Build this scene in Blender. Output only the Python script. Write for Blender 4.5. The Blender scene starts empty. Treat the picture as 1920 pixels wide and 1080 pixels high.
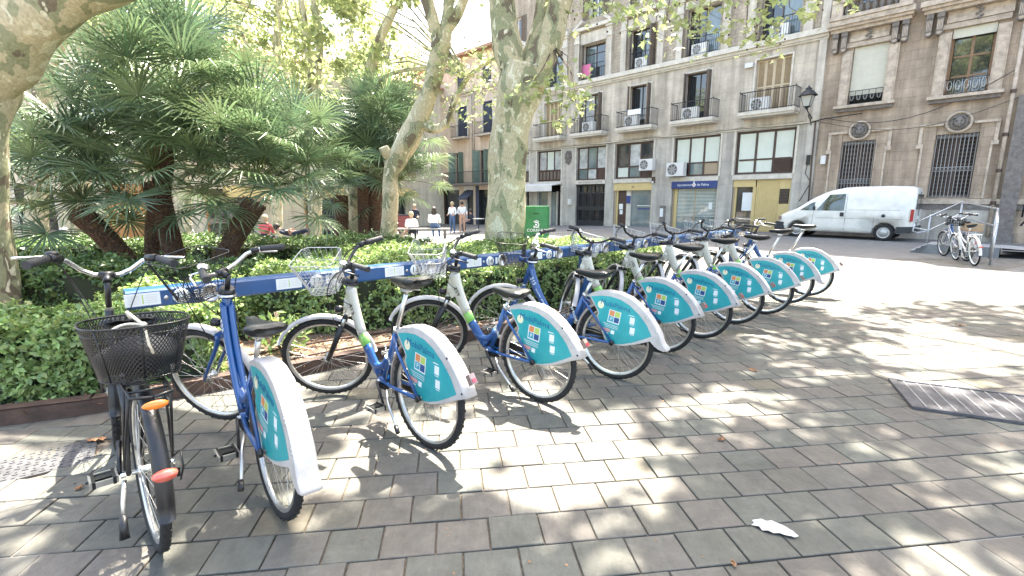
import bpy, math, random
import numpy as np
from mathutils import Vector, Matrix
PI = math.pi
R = math.radians
rng = random.Random(7)
nr = np.random.default_rng(11)
sc = bpy.context.scene
col = sc.collection

# ---------------------------------------------------------------- camera, sky, sun, exposure
cd = bpy.data.cameras.new("camera")
cam = bpy.data.objects.new("camera", cd)
col.objects.link(cam)
cam.location = (0, 0, 1.5)
cam.rotation_euler = (R(90 - 10.52), 0, 0)
cd.sensor_width = 36
cd.lens = 899 * 36 / 1920
cd.clip_start = 0.05
cd.clip_end = 600
sc.camera = cam

SUN_AZ, SUN_EL = 18.0, 64.0          # azimuth clockwise from +Y
wd = bpy.data.worlds.new("World")
sc.world = wd
wd.use_nodes = True
wn = wd.node_tree
bg = wn.nodes["Background"]
sky = wn.nodes.new("ShaderNodeTexSky")
sky.sky_type = 'NISHITA'
sky.sun_disc = False
sky.sun_elevation = R(SUN_EL)
sky.sun_rotation = R(SUN_AZ)
sky.air_density = 1.0
sky.dust_density = 4.0
sky.ozone_density = 1.0
wn.links.new(sky.outputs[0], bg.inputs[0])
bg.inputs[1].default_value = 0.15
ld = bpy.data.lights.new("sun", 'SUN')
ld.energy = 4.6
ld.angle = R(0.53)
ld.color = (1.0, 0.965, 0.92)
sun = bpy.data.objects.new("sun", ld)
col.objects.link(sun)
sv = Vector((math.sin(R(SUN_AZ)) * math.cos(R(SUN_EL)), math.cos(R(SUN_AZ)) * math.cos(R(SUN_EL)), math.sin(R(SUN_EL))))
sun.rotation_euler = sv.to_track_quat('Z', 'Y').to_euler()
sun.location = sv * 60
sc.view_settings.view_transform = 'Standard'
sc.view_settings.look = 'None'
sc.view_settings.gamma = 1
sc.view_settings.use_curve_mapping = False
sc.view_settings.exposure = 2.88
sc.view_settings.use_white_balance = True
sc.view_settings.white_balance_temperature = 7150
sc.view_settings.white_balance_tint = 8
sc.render.engine = 'CYCLES'
sc.cycles.max_bounces = 6
sc.cycles.diffuse_bounces = 3
sc.cycles.transparent_max_bounces = 6
sc.cycles.use_denoising = True

# ---------------------------------------------------------------- materials
MATS = {}
def pm(name, c, rough=0.6, metal=0.0, var=0.0, scale=6.0, c2=None, bump=0.0, bscale=40.0, coat=0.0, rand=0.0, trans=0.0, spec=0.5, detail=4):
    """plain principled colour with noise variation, bump and optional per-object/-island variation"""
    if name in MATS: return MATS[name]
    m = bpy.data.materials.new(name); m.use_nodes = True
    n = m.node_tree; b = n.nodes["Principled BSDF"]
    b.inputs["Roughness"].default_value = rough
    b.inputs["Metallic"].default_value = metal
    b.inputs["Coat Weight"].default_value = coat
    b.inputs["Specular IOR Level"].default_value = spec
    L = n.links.new
    c = tuple(c) + (1,)
    b.inputs["Base Color"].default_value = c
    src = None
    tc = n.nodes.new("ShaderNodeTexCoord")
    if var > 0 or c2:
        nz = n.nodes.new("ShaderNodeTexNoise"); nz.inputs["Scale"].default_value = scale; nz.inputs["Detail"].default_value = detail
        nz.inputs["Roughness"].default_value = 0.65
        L(tc.outputs["Object"], nz.inputs["Vector"])
        mr = n.nodes.new("ShaderNodeMapRange"); mr.inputs[1].default_value = 0.32; mr.inputs[2].default_value = 0.68
        L(nz.outputs["Fac"], mr.inputs[0])
        mx = n.nodes.new("ShaderNodeMix"); mx.data_type = 'RGBA'
        L(mr.outputs[0], mx.inputs[0])
        if c2: mx.inputs[6].default_value = c; mx.inputs[7].default_value = tuple(c2) + (1,)
        else:
            mx.inputs[6].default_value = tuple(x * (1 - var) for x in c[:3]) + (1,)
            mx.inputs[7].default_value = tuple(min(1, x * (1 + var)) for x in c[:3]) + (1,)
        src = mx.outputs[2]
    if rand > 0:
        ge = n.nodes.new("ShaderNodeNewGeometry"); oi = n.nodes.new("ShaderNodeObjectInfo")
        ad = n.nodes.new("ShaderNodeMath"); ad.operation = 'ADD'
        L(ge.outputs["Random Per Island"], ad.inputs[0]); L(oi.outputs["Random"], ad.inputs[1])
        fr = n.nodes.new("ShaderNodeMath"); fr.operation = 'FRACT'; L(ad.outputs[0], fr.inputs[0])
        hs = n.nodes.new("ShaderNodeHueSaturation")
        m1 = n.nodes.new("ShaderNodeMapRange"); m1.inputs[3].default_value = 1 - rand; m1.inputs[4].default_value = 1 + rand
        L(fr.outputs[0], m1.inputs[0]); L(m1.outputs[0], hs.inputs["Value"])
        m2 = n.nodes.new("ShaderNodeMapRange"); m2.inputs[3].default_value = 0.5 - rand * 0.06; m2.inputs[4].default_value = 0.5 + rand * 0.06
        L(ge.outputs["Random Per Island"], m2.inputs[0]); L(m2.outputs[0], hs.inputs["Hue"])
        if src: L(src, hs.inputs["Color"])
        else: hs.inputs["Color"].default_value = c
        src = hs.outputs[0]
    if src: L(src, b.inputs["Base Color"])
    if bump > 0:
        n2 = n.nodes.new("ShaderNodeTexNoise"); n2.inputs["Scale"].default_value = bscale; n2.inputs["Detail"].default_value = 5
        L(tc.outputs["Object"], n2.inputs["Vector"])
        bp = n.nodes.new("ShaderNodeBump"); bp.inputs["Strength"].default_value = bump; bp.inputs["Distance"].default_value = 0.02
        L(n2.outputs["Fac"], bp.inputs["Height"]); L(bp.outputs[0], b.inputs["Normal"])
    if trans > 0:      # thin leaf: part of the light goes through
        tr = n.nodes.new("ShaderNodeBsdfTranslucent"); ms = n.nodes.new("ShaderNodeMixShader"); ms.inputs[0].default_value = trans
        if src: L(src, tr.inputs[0])
        else: tr.inputs[0].default_value = c
        L(b.outputs[0], ms.inputs[1]); L(tr.outputs[0], ms.inputs[2]); L(ms.outputs[0], n.nodes["Material Output"].inputs[0])
    MATS[name] = m
    return m

def stone(name, c, c2, bw=0.55, bh=0.3, mortar=0.008, bump=0.35, stain=0.35, rough=0.9, jointc=0.6):
    """ashlar wall: coursed joints, stains running down, weathering"""
    m = bpy.data.materials.new(name); m.use_nodes = True
    n = m.node_tree; b = n.nodes["Principled BSDF"]; L = n.links.new
    b.inputs["Roughness"].default_value = rough; b.inputs["Specular IOR Level"].default_value = 0.2
    tc = n.nodes.new("ShaderNodeTexCoord"); sp = n.nodes.new("ShaderNodeSeparateXYZ"); cb = n.nodes.new("ShaderNodeCombineXYZ")
    L(tc.outputs["Object"], sp.inputs[0]); L(sp.outputs[0], cb.inputs[0]); L(sp.outputs[2], cb.inputs[1])
    br = n.nodes.new("ShaderNodeTexBrick"); L(cb.outputs[0], br.inputs["Vector"])
    br.inputs["Scale"].default_value = 1; br.inputs["Mortar Size"].default_value = mortar; br.inputs["Mortar Smooth"].default_value = 0.4
    br.inputs["Brick Width"].default_value = bw; br.inputs["Row Height"].default_value = bh; br.inputs["Bias"].default_value = 0.0
    br.inputs["Color1"].default_value = (*c, 1); br.inputs["Color2"].default_value = (*c2, 1)
    br.inputs["Mortar"].default_value = tuple(x * jointc for x in c) + (1,)
    n1 = n.nodes.new("ShaderNodeTexNoise"); n1.inputs["Scale"].default_value = 1.3; n1.inputs["Detail"].default_value = 8; n1.inputs["Roughness"].default_value = 0.7
    L(tc.outputs["Object"], n1.inputs["Vector"])
    mp = n.nodes.new("ShaderNodeMapping"); mp.inputs["Scale"].default_value = (3.5, 3.5, 0.35); L(tc.outputs["Object"], mp.inputs[0])
    n2 = n.nodes.new("ShaderNodeTexNoise"); n2.inputs["Scale"].default_value = 1.0; n2.inputs["Detail"].default_value = 6; L(mp.outputs[0], n2.inputs["Vector"])
    ad = n.nodes.new("ShaderNodeMath"); ad.operation = 'MULTIPLY'; L(n1.outputs[0], ad.inputs[0]); L(n2.outputs[0], ad.inputs[1])
    mr = n.nodes.new("ShaderNodeMapRange"); mr.inputs[1].default_value = 0.14; mr.inputs[2].default_value = 0.38
    mr.inputs[3].default_value = 1 - stain; mr.inputs[4].default_value = 1.12; L(ad.outputs[0], mr.inputs[0])
    mx = n.nodes.new("ShaderNodeMix"); mx.data_type = 'RGBA'; mx.blend_type = 'MULTIPLY'; mx.inputs[0].default_value = 1
    L(br.outputs[0], mx.inputs[6]); L(mr.outputs[0], mx.inputs[7]); L(mx.outputs[2], b.inputs["Base Color"])
    n3 = n.nodes.new("ShaderNodeTexNoise"); n3.inputs["Scale"].default_value = 22; n3.inputs["Detail"].default_value = 6; L(tc.outputs["Object"], n3.inputs["Vector"])
    sb = n.nodes.new("ShaderNodeMath"); sb.operation = 'SUBTRACT'; L(n3.outputs[0], sb.inputs[0]); L(br.outputs["Fac"], sb.inputs[1])
    bp = n.nodes.new("ShaderNodeBump"); bp.inputs["Strength"].default_value = bump; bp.inputs["Distance"].default_value = 0.03
    L(sb.outputs[0], bp.inputs["Height"]); L(bp.outputs[0], b.inputs["Normal"])
    MATS[name] = m
    return m

def bark_mat():
    """plane tree bark: flaking patches of cream, olive and grey-brown"""
    m = bpy.data.materials.new("plane_bark"); m.use_nodes = True
    n = m.node_tree; b = n.nodes["Principled BSDF"]; L = n.links.new
    b.inputs["Roughness"].default_value = 0.85; b.inputs["Specular IOR Level"].default_value = 0.2
    tc = n.nodes.new("ShaderNodeTexCoord")
    mp = n.nodes.new("ShaderNodeMapping"); mp.inputs["Scale"].default_value = (1, 1, 0.62); L(tc.outputs["Object"], mp.inputs[0])
    def rampnoise(scale, detail, dist, stops):
        nz = n.nodes.new("ShaderNodeTexNoise"); nz.inputs["Scale"].default_value = scale; nz.inputs["Detail"].default_value = detail
        nz.inputs["Distortion"].default_value = dist; L(mp.outputs[0], nz.inputs["Vector"])
        cr = n.nodes.new("ShaderNodeValToRGB"); cr.color_ramp.interpolation = 'LINEAR'
        while len(cr.color_ramp.elements) < len(stops): cr.color_ramp.elements.new(0.5)
        for e, (p, c) in zip(cr.color_ramp.elements, stops): e.position = p; e.color = (*c, 1)
        L(nz.outputs[0], cr.inputs[0]); return cr.outputs[0]
    cream, olive, brown, pale = (0.43, 0.38, 0.26), (0.25, 0.255, 0.16), (0.15, 0.125, 0.09), (0.56, 0.53, 0.40)
    base = rampnoise(3.2, 3, 0.5, [(0.0, brown), (0.38, brown), (0.395, olive), (0.485, olive), (0.50, cream), (0.63, cream), (0.645, pale)])
    sp = rampnoise(9.0, 2, 0.4, [(0.0, (0, 0, 0)), (0.63, (0, 0, 0)), (0.645, (1, 1, 1))])
    fine = rampnoise(40, 5, 0, [(0.3, (0.75, 0.75, 0.75)), (0.7, (1.15, 1.15, 1.15))])
    mx = n.nodes.new("ShaderNodeMix"); mx.data_type = 'RGBA'; L(sp, mx.inputs[0]); L(base, mx.inputs[6]); mx.inputs[7].default_value = (*pale, 1)
    m2 = n.nodes.new("ShaderNodeMix"); m2.data_type = 'RGBA'; m2.blend_type = 'MULTIPLY'; m2.inputs[0].default_value = 1
    L(mx.outputs[2], m2.inputs[6]); L(fine, m2.inputs[7]); L(m2.outputs[2], b.inputs["Base Color"])
    bp = n.nodes.new("ShaderNodeBump"); bp.inputs["Strength"].default_value = 0.5; bp.inputs["Distance"].default_value = 0.02
    L(m2.outputs[2], bp.inputs["Height"]); L(bp.outputs[0], b.inputs["Normal"])
    MATS["plane_bark"] = m
    return m

def paver_mat():
    m = bpy.data.materials.new("slate_paver"); m.use_nodes = True
    n = m.node_tree; b = n.nodes["Principled BSDF"]; L = n.links.new
    b.inputs["Roughness"].default_value = 0.62; b.inputs["Specular IOR Level"].default_value = 0.35
    ge = n.nodes.new("ShaderNodeNewGeometry"); oi = n.nodes.new("ShaderNodeObjectInfo")
    ad = n.nodes.new("ShaderNodeMath"); L(ge.outputs["Random Per Island"], ad.inputs[0]); L(oi.outputs["Random"], ad.inputs[1])
    fr = n.nodes.new("ShaderNodeMath"); fr.operation = 'FRACT'; L(ad.outputs[0], fr.inputs[0])
    cr = n.nodes.new("ShaderNodeValToRGB"); e = cr.color_ramp.elements
    cols = [(0.0, (0.094, 0.090, 0.076)), (0.16, (0.102, 0.093, 0.081)), (0.34, (0.089, 0.089, 0.076)), (0.5, (0.107, 0.097, 0.083)),
            (0.66, (0.097, 0.093, 0.081)), (0.8, (0.090, 0.092, 0.079)), (0.97, (0.116, 0.104, 0.077))]
    while len(e) < len(cols): e.new(0.5)
    for k, (p, c) in zip(e, cols): k.position = p; k.color = (*c, 1)
    cr.color_ramp.interpolation = 'CONSTANT'; L(fr.outputs[0], cr.inputs[0])
    tc = n.nodes.new("ShaderNodeNewGeometry")
    def nz(scale, detail, lo, hi, a, bb, mapping=None):
        x = n.nodes.new("ShaderNodeTexNoise"); x.inputs["Scale"].default_value = scale; x.inputs["Detail"].default_value = detail; x.inputs["Roughness"].default_value = 0.7
        x.inputs["Distortion"].default_value = 0.4
        if mapping:
            mp = n.nodes.new("ShaderNodeMapping"); mp.inputs["Scale"].default_value = mapping; mp.inputs["Rotation"].default_value = (0, 0, 0.5); L(tc.outputs["Position"], mp.inputs[0]); L(mp.outputs[0], x.inputs["Vector"])
        else: L(tc.outputs["Position"], x.inputs["Vector"])
        r = n.nodes.new("ShaderNodeMapRange"); r.inputs[1].default_value = lo; r.inputs[2].default_value = hi; r.inputs[3].default_value = a; r.inputs[4].default_value = bb
        L(x.outputs[0], r.inputs[0]); return r.outputs[0]
    def mul(a, bb):
        x = n.nodes.new("ShaderNodeMix"); x.data_type = 'RGBA'; x.blend_type = 'MULTIPLY'; x.inputs[0].default_value = 1
        L(a, x.inputs[6]); L(bb, x.inputs[7]); return x.outputs[2]
    c = mul(cr.outputs[0], nz(2.2, 5, 0.3, 0.7, 0.84, 1.18))
    c = mul(c, nz(14, 7, 0.3, 0.7, 0.82, 1.2))
    c = mul(c, nz(1, 6, 0.35, 0.75, 0.92, 1.14, (60, 9, 1)))
    c = mul(c, nz(0.7, 9, 0.30, 0.62, 0.80, 1.08))
    c = mul(c, nz(55, 3, 0.22, 0.34, 0.55, 1.0))
    L(c, b.inputs["Base Color"])
    x = n.nodes.new("ShaderNodeTexNoise"); x.inputs["Scale"].default_value = 30; x.inputs["Detail"].default_value = 8; L(tc.outputs["Position"], x.inputs["Vector"])
    bp = n.nodes.new("ShaderNodeBump"); bp.inputs["Strength"].default_value = 0.45; bp.inputs["Distance"].default_value = 0.012
    L(x.outputs[0], bp.inputs["Height"]); L(bp.outputs[0], b.inputs["Normal"])
    L(nz(5, 4, 0.3, 0.7, 0.5, 0.75), b.inputs["Roughness"])
    MATS["slate_paver"] = m
    return m

M = dict(
    paver=paver_mat(), bark=bark_mat(),
    joint=pm("joint_sand", (0.13, 0.105, 0.08), 0.95, var=0.5, scale=60, bump=0.6, bscale=200),
    soil=pm("soil", (0.11, 0.07, 0.045), 0.95, c2=(0.26, 0.19, 0.13), scale=14, bump=1.0, bscale=60),
    corten=pm("corten", (0.065, 0.036, 0.025), 0.75, var=0.35, scale=8, bump=0.2),
    street=pm("street_stone", (0.125, 0.125, 0.122), 0.8, var=0.22, scale=3, bump=0.2, bscale=20, detail=8),
    sunplaza=pm("plaza_stone", (0.17, 0.16, 0.145), 0.8, var=0.15, scale=2, bump=0.2, bscale=20),
    blue=pm("blue_paint", (0.004, 0.060, 0.205), 0.28, coat=0.5, var=0.12, scale=9),
    railblue=pm("rail_blue", (0.004, 0.058, 0.175), 0.4, coat=0.2, var=0.14, scale=3, bump=0.04),
    whitepaint=pm("cream_paint", (0.52, 0.49, 0.40), 0.35, coat=0.3, var=0.06, scale=12),
    greenpaint=pm("green_paint", (0.22, 0.50, 0.10), 0.35, coat=0.3),
    white=pm("white_plastic", (0.52, 0.49, 0.46), 0.4, var=0.08, scale=10),
    guard=pm("guard_plastic", (0.46, 0.425, 0.40), 0.42, var=0.20, scale=5, detail=9),
    teal=pm("teal_sticker", (0.006, 0.26, 0.275), 0.38, c2=(0.03, 0.36, 0.37), scale=4, detail=9),
    tealdark=pm("teal_text", (0.004, 0.10, 0.23), 0.4),
    cream=pm("sticker_cream", (0.72, 0.66, 0.45), 0.5),
    stickw=pm("sticker_white", (0.70, 0.72, 0.70), 0.5),
    pinks=pm("sticker_pink", (0.62, 0.28, 0.27), 0.5),
    orange_s=pm("sticker_orange", (0.62, 0.22, 0.08), 0.5),
    green_s=pm("sticker_green", (0.40, 0.50, 0.12), 0.5),
    navy_s=pm("sticker_navy", (0.02, 0.07, 0.20), 0.5),
    teal_s=pm("sticker_teal2", (0.03, 0.30, 0.38), 0.5),
    black=pm("black_metal", (0.008, 0.008, 0.009), 0.38, var=0.3, scale=15),
    rubber=pm("tyre_rubber", (0.014, 0.0135, 0.0135), 0.8, var=0.25, scale=20, bump=0.4, bscale=90),
    saddle=pm("saddle_vinyl", (0.011, 0.013, 0.013), 0.38, var=0.3, scale=12, bump=0.1),
    grip=pm("grip_rubber", (0.025, 0.026, 0.028), 0.7, bump=0.3, bscale=120),
    alu=pm("aluminium", (0.55, 0.54, 0.52), 0.32, 0.9, var=0.15, scale=20),
    chrome=pm("chrome", (0.75, 0.75, 0.75), 0.12, 1.0),
    spoke=pm("spoke_steel", (0.50, 0.48, 0.45), 0.3, 0.9),
    reflr=pm("reflector_red", (0.55, 0.10, 0.07), 0.2, coat=0.6),
    reflo=pm("reflector_orange", (0.75, 0.20, 0.02), 0.25, coat=0.6),
    lens=pm("lamp_lens", (0.22, 0.15, 0.13), 0.15, coat=0.8),
    blackcloth=pm("black_cloth", (0.014, 0.016, 0.021), 0.9, var=0.3, scale=8),
    rope=pm("rope", (0.55, 0.50, 0.40), 0.9, var=0.2, scale=80),
    leaf_lt=pm("plane_leaf", (0.32, 0.37, 0.17), 0.5, rand=0.35, trans=0.5, spec=0.4),
    leaf_md=pm("plane_leaf_mid", (0.13, 0.20, 0.045), 0.5, rand=0.35, trans=0.45, spec=0.4),
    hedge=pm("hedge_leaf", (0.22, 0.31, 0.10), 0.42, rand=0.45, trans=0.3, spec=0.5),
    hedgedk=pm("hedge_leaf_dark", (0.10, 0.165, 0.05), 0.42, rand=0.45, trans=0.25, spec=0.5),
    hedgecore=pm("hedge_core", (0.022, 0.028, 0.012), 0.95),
    twig=pm("twig", (0.09, 0.065, 0.045), 0.9),
    palm=pm("palm_leaf", (0.105, 0.165, 0.09), 0.28, rand=0.35, trans=0.2, spec=0.6),
    palmlt=pm("palm_leaf_light", (0.14, 0.205, 0.10), 0.30, rand=0.3, trans=0.25, spec=0.6),
    petiole=pm("palm_petiole", (0.13, 0.17, 0.06), 0.5),
    palmtrunk=pm("palm_trunk", (0.085, 0.050, 0.032), 0.95, var=0.5, scale=25, bump=1.0, bscale=50),
    palmfib=pm("palm_fibre", (0.20, 0.115, 0.065), 0.95, rand=0.4),
    paper=pm("paper", (0.46, 0.45, 0.43), 0.85, var=0.15, scale=30, bump=0.6, bscale=30),
    dryleaf=pm("dry_leaf", (0.28, 0.14, 0.07), 0.8, rand=0.3),
    iron=pm("dark_iron", (0.022, 0.024, 0.028), 0.5, var=0.2, scale=10),
    b1wall=stone("b1_wall", (0.51, 0.445, 0.355), (0.55, 0.48, 0.39), 0.8, 0.36, 0.006, 0.3, 0.40, jointc=0.78),
    b1rough=stone("b1_rough", (0.40, 0.335, 0.26), (0.46, 0.39, 0.305), 0.24, 0.17, 0.012, 0.6, 0.3, jointc=0.8),
    b1stone=stone("b1_stone", (0.53, 0.475, 0.395), (0.57, 0.51, 0.43), 1.2, 0.8, 0.004, 0.25, 0.35, jointc=0.8),
    trim=pm("pale_trim", (0.54, 0.495, 0.42), 0.85, var=0.16, scale=4, bump=0.2),
    greystone=stone("grey_pillar", (0.45, 0.415, 0.36), (0.49, 0.455, 0.395), 0.9, 1.1, 0.004, 0.2, 0.35, jointc=0.7),
    palwall=stone("palace_wall", (0.375, 0.295, 0.22), (0.425, 0.335, 0.255), 0.85, 0.33, 0.006, 0.45, 0.42, jointc=0.72),
    paltrim=pm("palace_trim", (0.43, 0.355, 0.28), 0.88, var=0.28, scale=5, bump=0.4, bscale=20),
    paldark=pm("palace_dark_stone", (0.17, 0.15, 0.135), 0.9, var=0.3, scale=9, bump=0.4, bscale=25),
    balu=pm("weathered_stone", (0.15, 0.135, 0.12), 0.9, var=0.3, scale=12, bump=0.3),
    pinkwall=stone("pink_wall", (0.62, 0.48, 0.37), (0.62, 0.48, 0.37), 3, 3, 0.0, 0.12, 0.22),
    creamwall=stone("cream_wall", (0.62, 0.54, 0.42), (0.62, 0.54, 0.42), 3, 3, 0.0, 0.12, 0.25),
    frame=pm("brown_frame", (0.060, 0.033, 0.024), 0.5, var=0.2, scale=8),
    shutter=pm("brown_shutter", (0.13, 0.10, 0.08), 0.65, var=0.15),
    shutterlt=pm("tan_shutter", (0.30, 0.225, 0.14), 0.65, var=0.15),
    shutterfr=pm("tan_shutter_frame", (0.50, 0.40, 0.27), 0.6),
    shutbl=pm("blue_grey_shutter", (0.055, 0.065, 0.10), 0.65, var=0.2),
    shutgr=pm("green_shutter", (0.15, 0.22, 0.18), 0.65, var=0.2),
    glass=pm("window_glass", (0.030, 0.034, 0.036), 0.04, spec=0.9, coat=0.6),
    glassgrey=pm("shop_glass", (0.14, 0.18, 0.18), 0.06, spec=0.9, coat=0.6, var=0.3, scale=1.2),
    blind=pm("white_blind", (0.56, 0.60, 0.53), 0.35, coat=0.4, var=0.05, scale=2),
    curtain=pm("net_curtain", (0.40, 0.41, 0.40), 0.3, coat=0.4, var=0.35, scale=3),
    rollblind=pm("roller_blind", (0.50, 0.48, 0.39), 0.7, var=0.05),
    dark=pm("dark_inside", (0.012, 0.012, 0.012), 0.9),
    yellow=pm("yellow_ochre", (0.55, 0.42, 0.19), 0.6, var=0.06, scale=3),
    navy=pm("sign_navy", (0.020, 0.045, 0.17), 0.45),
    tan=pm("tan_frame", (0.34, 0.26, 0.17), 0.6),
    awn=pm("white_awning", (0.60, 0.58, 0.55), 0.8, var=0.1, scale=2),
    acw=pm("ac_white", (0.60, 0.59, 0.56), 0.5, var=0.06),
    acgrey=pm("ac_grey", (0.32, 0.32, 0.31), 0.5),
    bingreen=pm("post_green", (0.016, 0.15, 0.045), 0.42, var=0.25, scale=3, detail=9),
    van=pm("van_white", (0.66, 0.65, 0.60), 0.38, coat=0.4, var=0.13, scale=2.2, detail=9),
    vanblk=pm("van_bumper", (0.028, 0.030, 0.034), 0.65),
    vanglass=pm("van_glass", (0.02, 0.035, 0.028), 0.05, coat=0.7, spec=0.9),
    hub=pm("wheel_cover", (0.45, 0.45, 0.43), 0.4, 0.3),
    tail=pm("tail_lamp", (0.35, 0.02, 0.03), 0.2, coat=0.8),
    galv=pm("galvanised", (0.42, 0.43, 0.44), 0.4, 0.7, var=0.15, scale=10),
    ramp=pm("ramp_plate", (0.20, 0.215, 0.23), 0.7, var=0.1, scale=6),
    wood=pm("door_wood", (0.42, 0.20, 0.07), 0.6, var=0.2, scale=5),
    bench=pm("bench_slats", (0.30, 0.28, 0.25), 0.7, var=0.15),
    lantern=pm("lantern_glass", (0.42, 0.43, 0.40), 0.15, coat=0.5),
    skin=pm("skin", (0.42, 0.24, 0.17), 0.6), hairdk=pm("dark_hair", (0.03, 0.02, 0.015), 0.6), hairbl=pm("blonde_hair", (0.40, 0.33, 0.20), 0.7),
    shirtw=pm("white_shirt", (0.72, 0.72, 0.74), 0.9), jeans=pm("blue_jeans", (0.08, 0.13, 0.24), 0.9), peach=pm("peach_trousers", (0.55, 0.32, 0.22), 0.9),
    pinkc=pm("coral_shirt", (0.60, 0.10, 0.12), 0.9), darkc=pm("dark_clothes", (0.02, 0.025, 0.04), 0.9),
    terr=pm("roof_tile", (0.34, 0.19, 0.12), 0.9, var=0.3, scale=6), stackred=pm("red_cabinet", (0.20, 0.045, 0.04), 0.6),
    manhole=pm("manhole_iron", (0.11, 0.11, 0.115), 0.45, 0.5, var=0.3, scale=9, bump=0.3),
    grate=pm("grate_steel", (0.12, 0.12, 0.13), 0.45, 0.6, var=0.3, scale=8, bump=0.25, bscale=60),
    pinktowel=pm("pink_cloth", (0.55, 0.15, 0.27), 0.9),
)

# ---------------------------------------------------------------- mesh builder
class MB:
    def __init__(s): s.v = []; s.f = []; s.m = []; s.sm = []; s.mats = []
    def mi(s, mat):
        if mat not in s.mats: s.mats.append(mat)
        return s.mats.index(mat)
    def add(s, vs, fs, mat, smooth=False):
        o = len(s.v); s.v.extend(map(tuple, vs)); k = s.mi(mat)
        for f in fs: s.f.append(tuple(i + o for i in f)); s.m.append(k); s.sm.append(smooth)
        return s
    def box(s, x0, x1, y0, y1, z0, z1, mat):
        if x0 > x1: x0, x1 = x1, x0
        if y0 > y1: y0, y1 = y1, y0
        if z0 > z1: z0, z1 = z1, z0
        v = [(x0, y0, z0), (x1, y0, z0), (x1, y1, z0), (x0, y1, z0), (x0, y0, z1), (x1, y0, z1), (x1, y1, z1), (x0, y1, z1)]
        return s.add(v, [(0, 3, 2, 1), (4, 5, 6, 7), (0, 1, 5, 4), (1, 2, 6, 5), (2, 3, 7, 6), (3, 0, 4, 7)], mat)
    def obox(s, c, ax, ay, az, mat):
        c, ax, ay, az = map(Vector, (c, ax, ay, az)); v = []
        for k in (-1, 1):
            for i, j in ((-1, -1), (1, -1), (1, 1), (-1, 1)): v.append(c + ax * i + ay * j + az * k)
        return s.add(v, [(0, 3, 2, 1), (4, 5, 6, 7), (0, 1, 5, 4), (1, 2, 6, 5), (2, 3, 7, 6), (3, 0, 4, 7)], mat)
    def tube(s, pts, r, mat, n=8, cap=True, smooth=True, flat=None, closed=False):
        """tube along points; r a number or one per point; flat=(a,b) squashes the section along b (a = up hint)"""
        pts = [Vector(p) for p in pts]; k = len(pts)
        rr = [r] * k if not hasattr(r, '__len__') else list(r)
        vs = []; up = None
        for i, p in enumerate(pts):
            if closed: t = pts[(i + 1) % k] - pts[i - 1]
            else: t = pts[min(i + 1, k - 1)] - pts[max(i - 1, 0)]
            if t.length < 1e-9: t = Vector((0, 0, 1))
            t.normalize()
            if up is None:
                a = Vector((0, 1, 0)) if abs(t.y) < 0.9 else Vector((1, 0, 0))
                if flat: a = Vector(flat[0])
                up = (a - t * a.dot(t)).normalized()
            else:
                up = up - t * up.dot(t)
                up = up.normalized() if up.length > 1e-6 else Vector((0, 0, 1))
            sd = t.cross(up)
            for j in range(n):
                an = 2 * PI * j / n
                fu = flat[1] if flat else 1
                vs.append(p + (up * math.cos(an) * fu + sd * math.sin(an)) * rr[i])
        fs = []
        for i in range(k if closed else k - 1):
            a = i * n; b = ((i + 1) % k) * n
            for j in range(n): fs.append((a + j, a + (j + 1) % n, b + (j + 1) % n, b + j))
        s.add(vs, fs, mat, smooth)
        if cap and not closed:
            o = len(s.v) - len(vs); q = s.mi(mat)
            s.f.append(tuple(o + j for j in reversed(range(n)))); s.m.append(q); s.sm.append(False)
            s.f.append(tuple(o + (k - 1) * n + j for j in range(n))); s.m.append(q); s.sm.append(False)
        return s
    def lathe(s, prof, mat, c=(0, 0, 0), ax='z', n=16, smooth=True):
        """profile (r, h) spun about an axis"""
        vs = []; c = Vector(c)
        for r, h in prof:
            for j in range(n):
                a = 2 * PI * j / n; x, y = r * math.cos(a), r * math.sin(a)
                vs.append(c + (Vector((x, y, h)) if ax == 'z' else Vector((x, h, y)) if ax == 'y' else Vector((h, x, y))))
        fs = []
        for i in range(len(prof) - 1):
            for j in range(n): fs.append((i * n + j, i * n + (j + 1) % n, (i + 1) * n + (j + 1) % n, (i + 1) * n + j))
        return s.add(vs, fs, mat, smooth)
    def prism(s, poly, d0, d1, mat, plane='xz'):
        """polygon in a plane, thickness from d0 to d1 along the third axis"""
        def P(a, b, d): return (a, d, b) if plane == 'xz' else (a, b, d) if plane == 'xy' else (d, a, b)
        n = len(poly); v = [P(a, b, d0) for a, b in poly] + [P(a, b, d1) for a, b in poly]
        return s.add(v, [tuple(range(n)), tuple(range(2 * n - 1, n - 1, -1))] + [(i, i + n, (i + 1) % n + n, (i + 1) % n) for i in range(n)], mat)
    def ball(s, c, r, mat, n=10, sc=(1, 1, 1)):
        pr = [(math.sin(PI * i / (n // 2 + 1)) + 1e-4, -math.cos(PI * i / (n // 2 + 1))) for i in range(n // 2 + 2)]
        vs = []; c = Vector(c)
        for rr, h in pr:
            for j in range(n):
                a = 2 * PI * j / n
                vs.append(c + Vector((rr * math.cos(a) * sc[0], rr * math.sin(a) * sc[1], h * sc[2])) * r)
        fs = [(i * n + j, i * n + (j + 1) % n, (i + 1) * n + (j + 1) % n, (i + 1) * n + j) for i in range(len(pr) - 1) for j in range(n)]
        return s.add(vs, fs, mat, True)
    def mesh(s, name):
        me = bpy.data.meshes.new(name)
        me.from_pydata(s.v, [], s.f)
        for m in s.mats: me.materials.append(m)
        me.polygons.foreach_set('material_index', s.m)
        me.polygons.foreach_set('use_smooth', s.sm)
        me.update()
        return me
    def build(s, name, parent=None, **kw): return link(name, s.mesh(name), parent, **kw)

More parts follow.
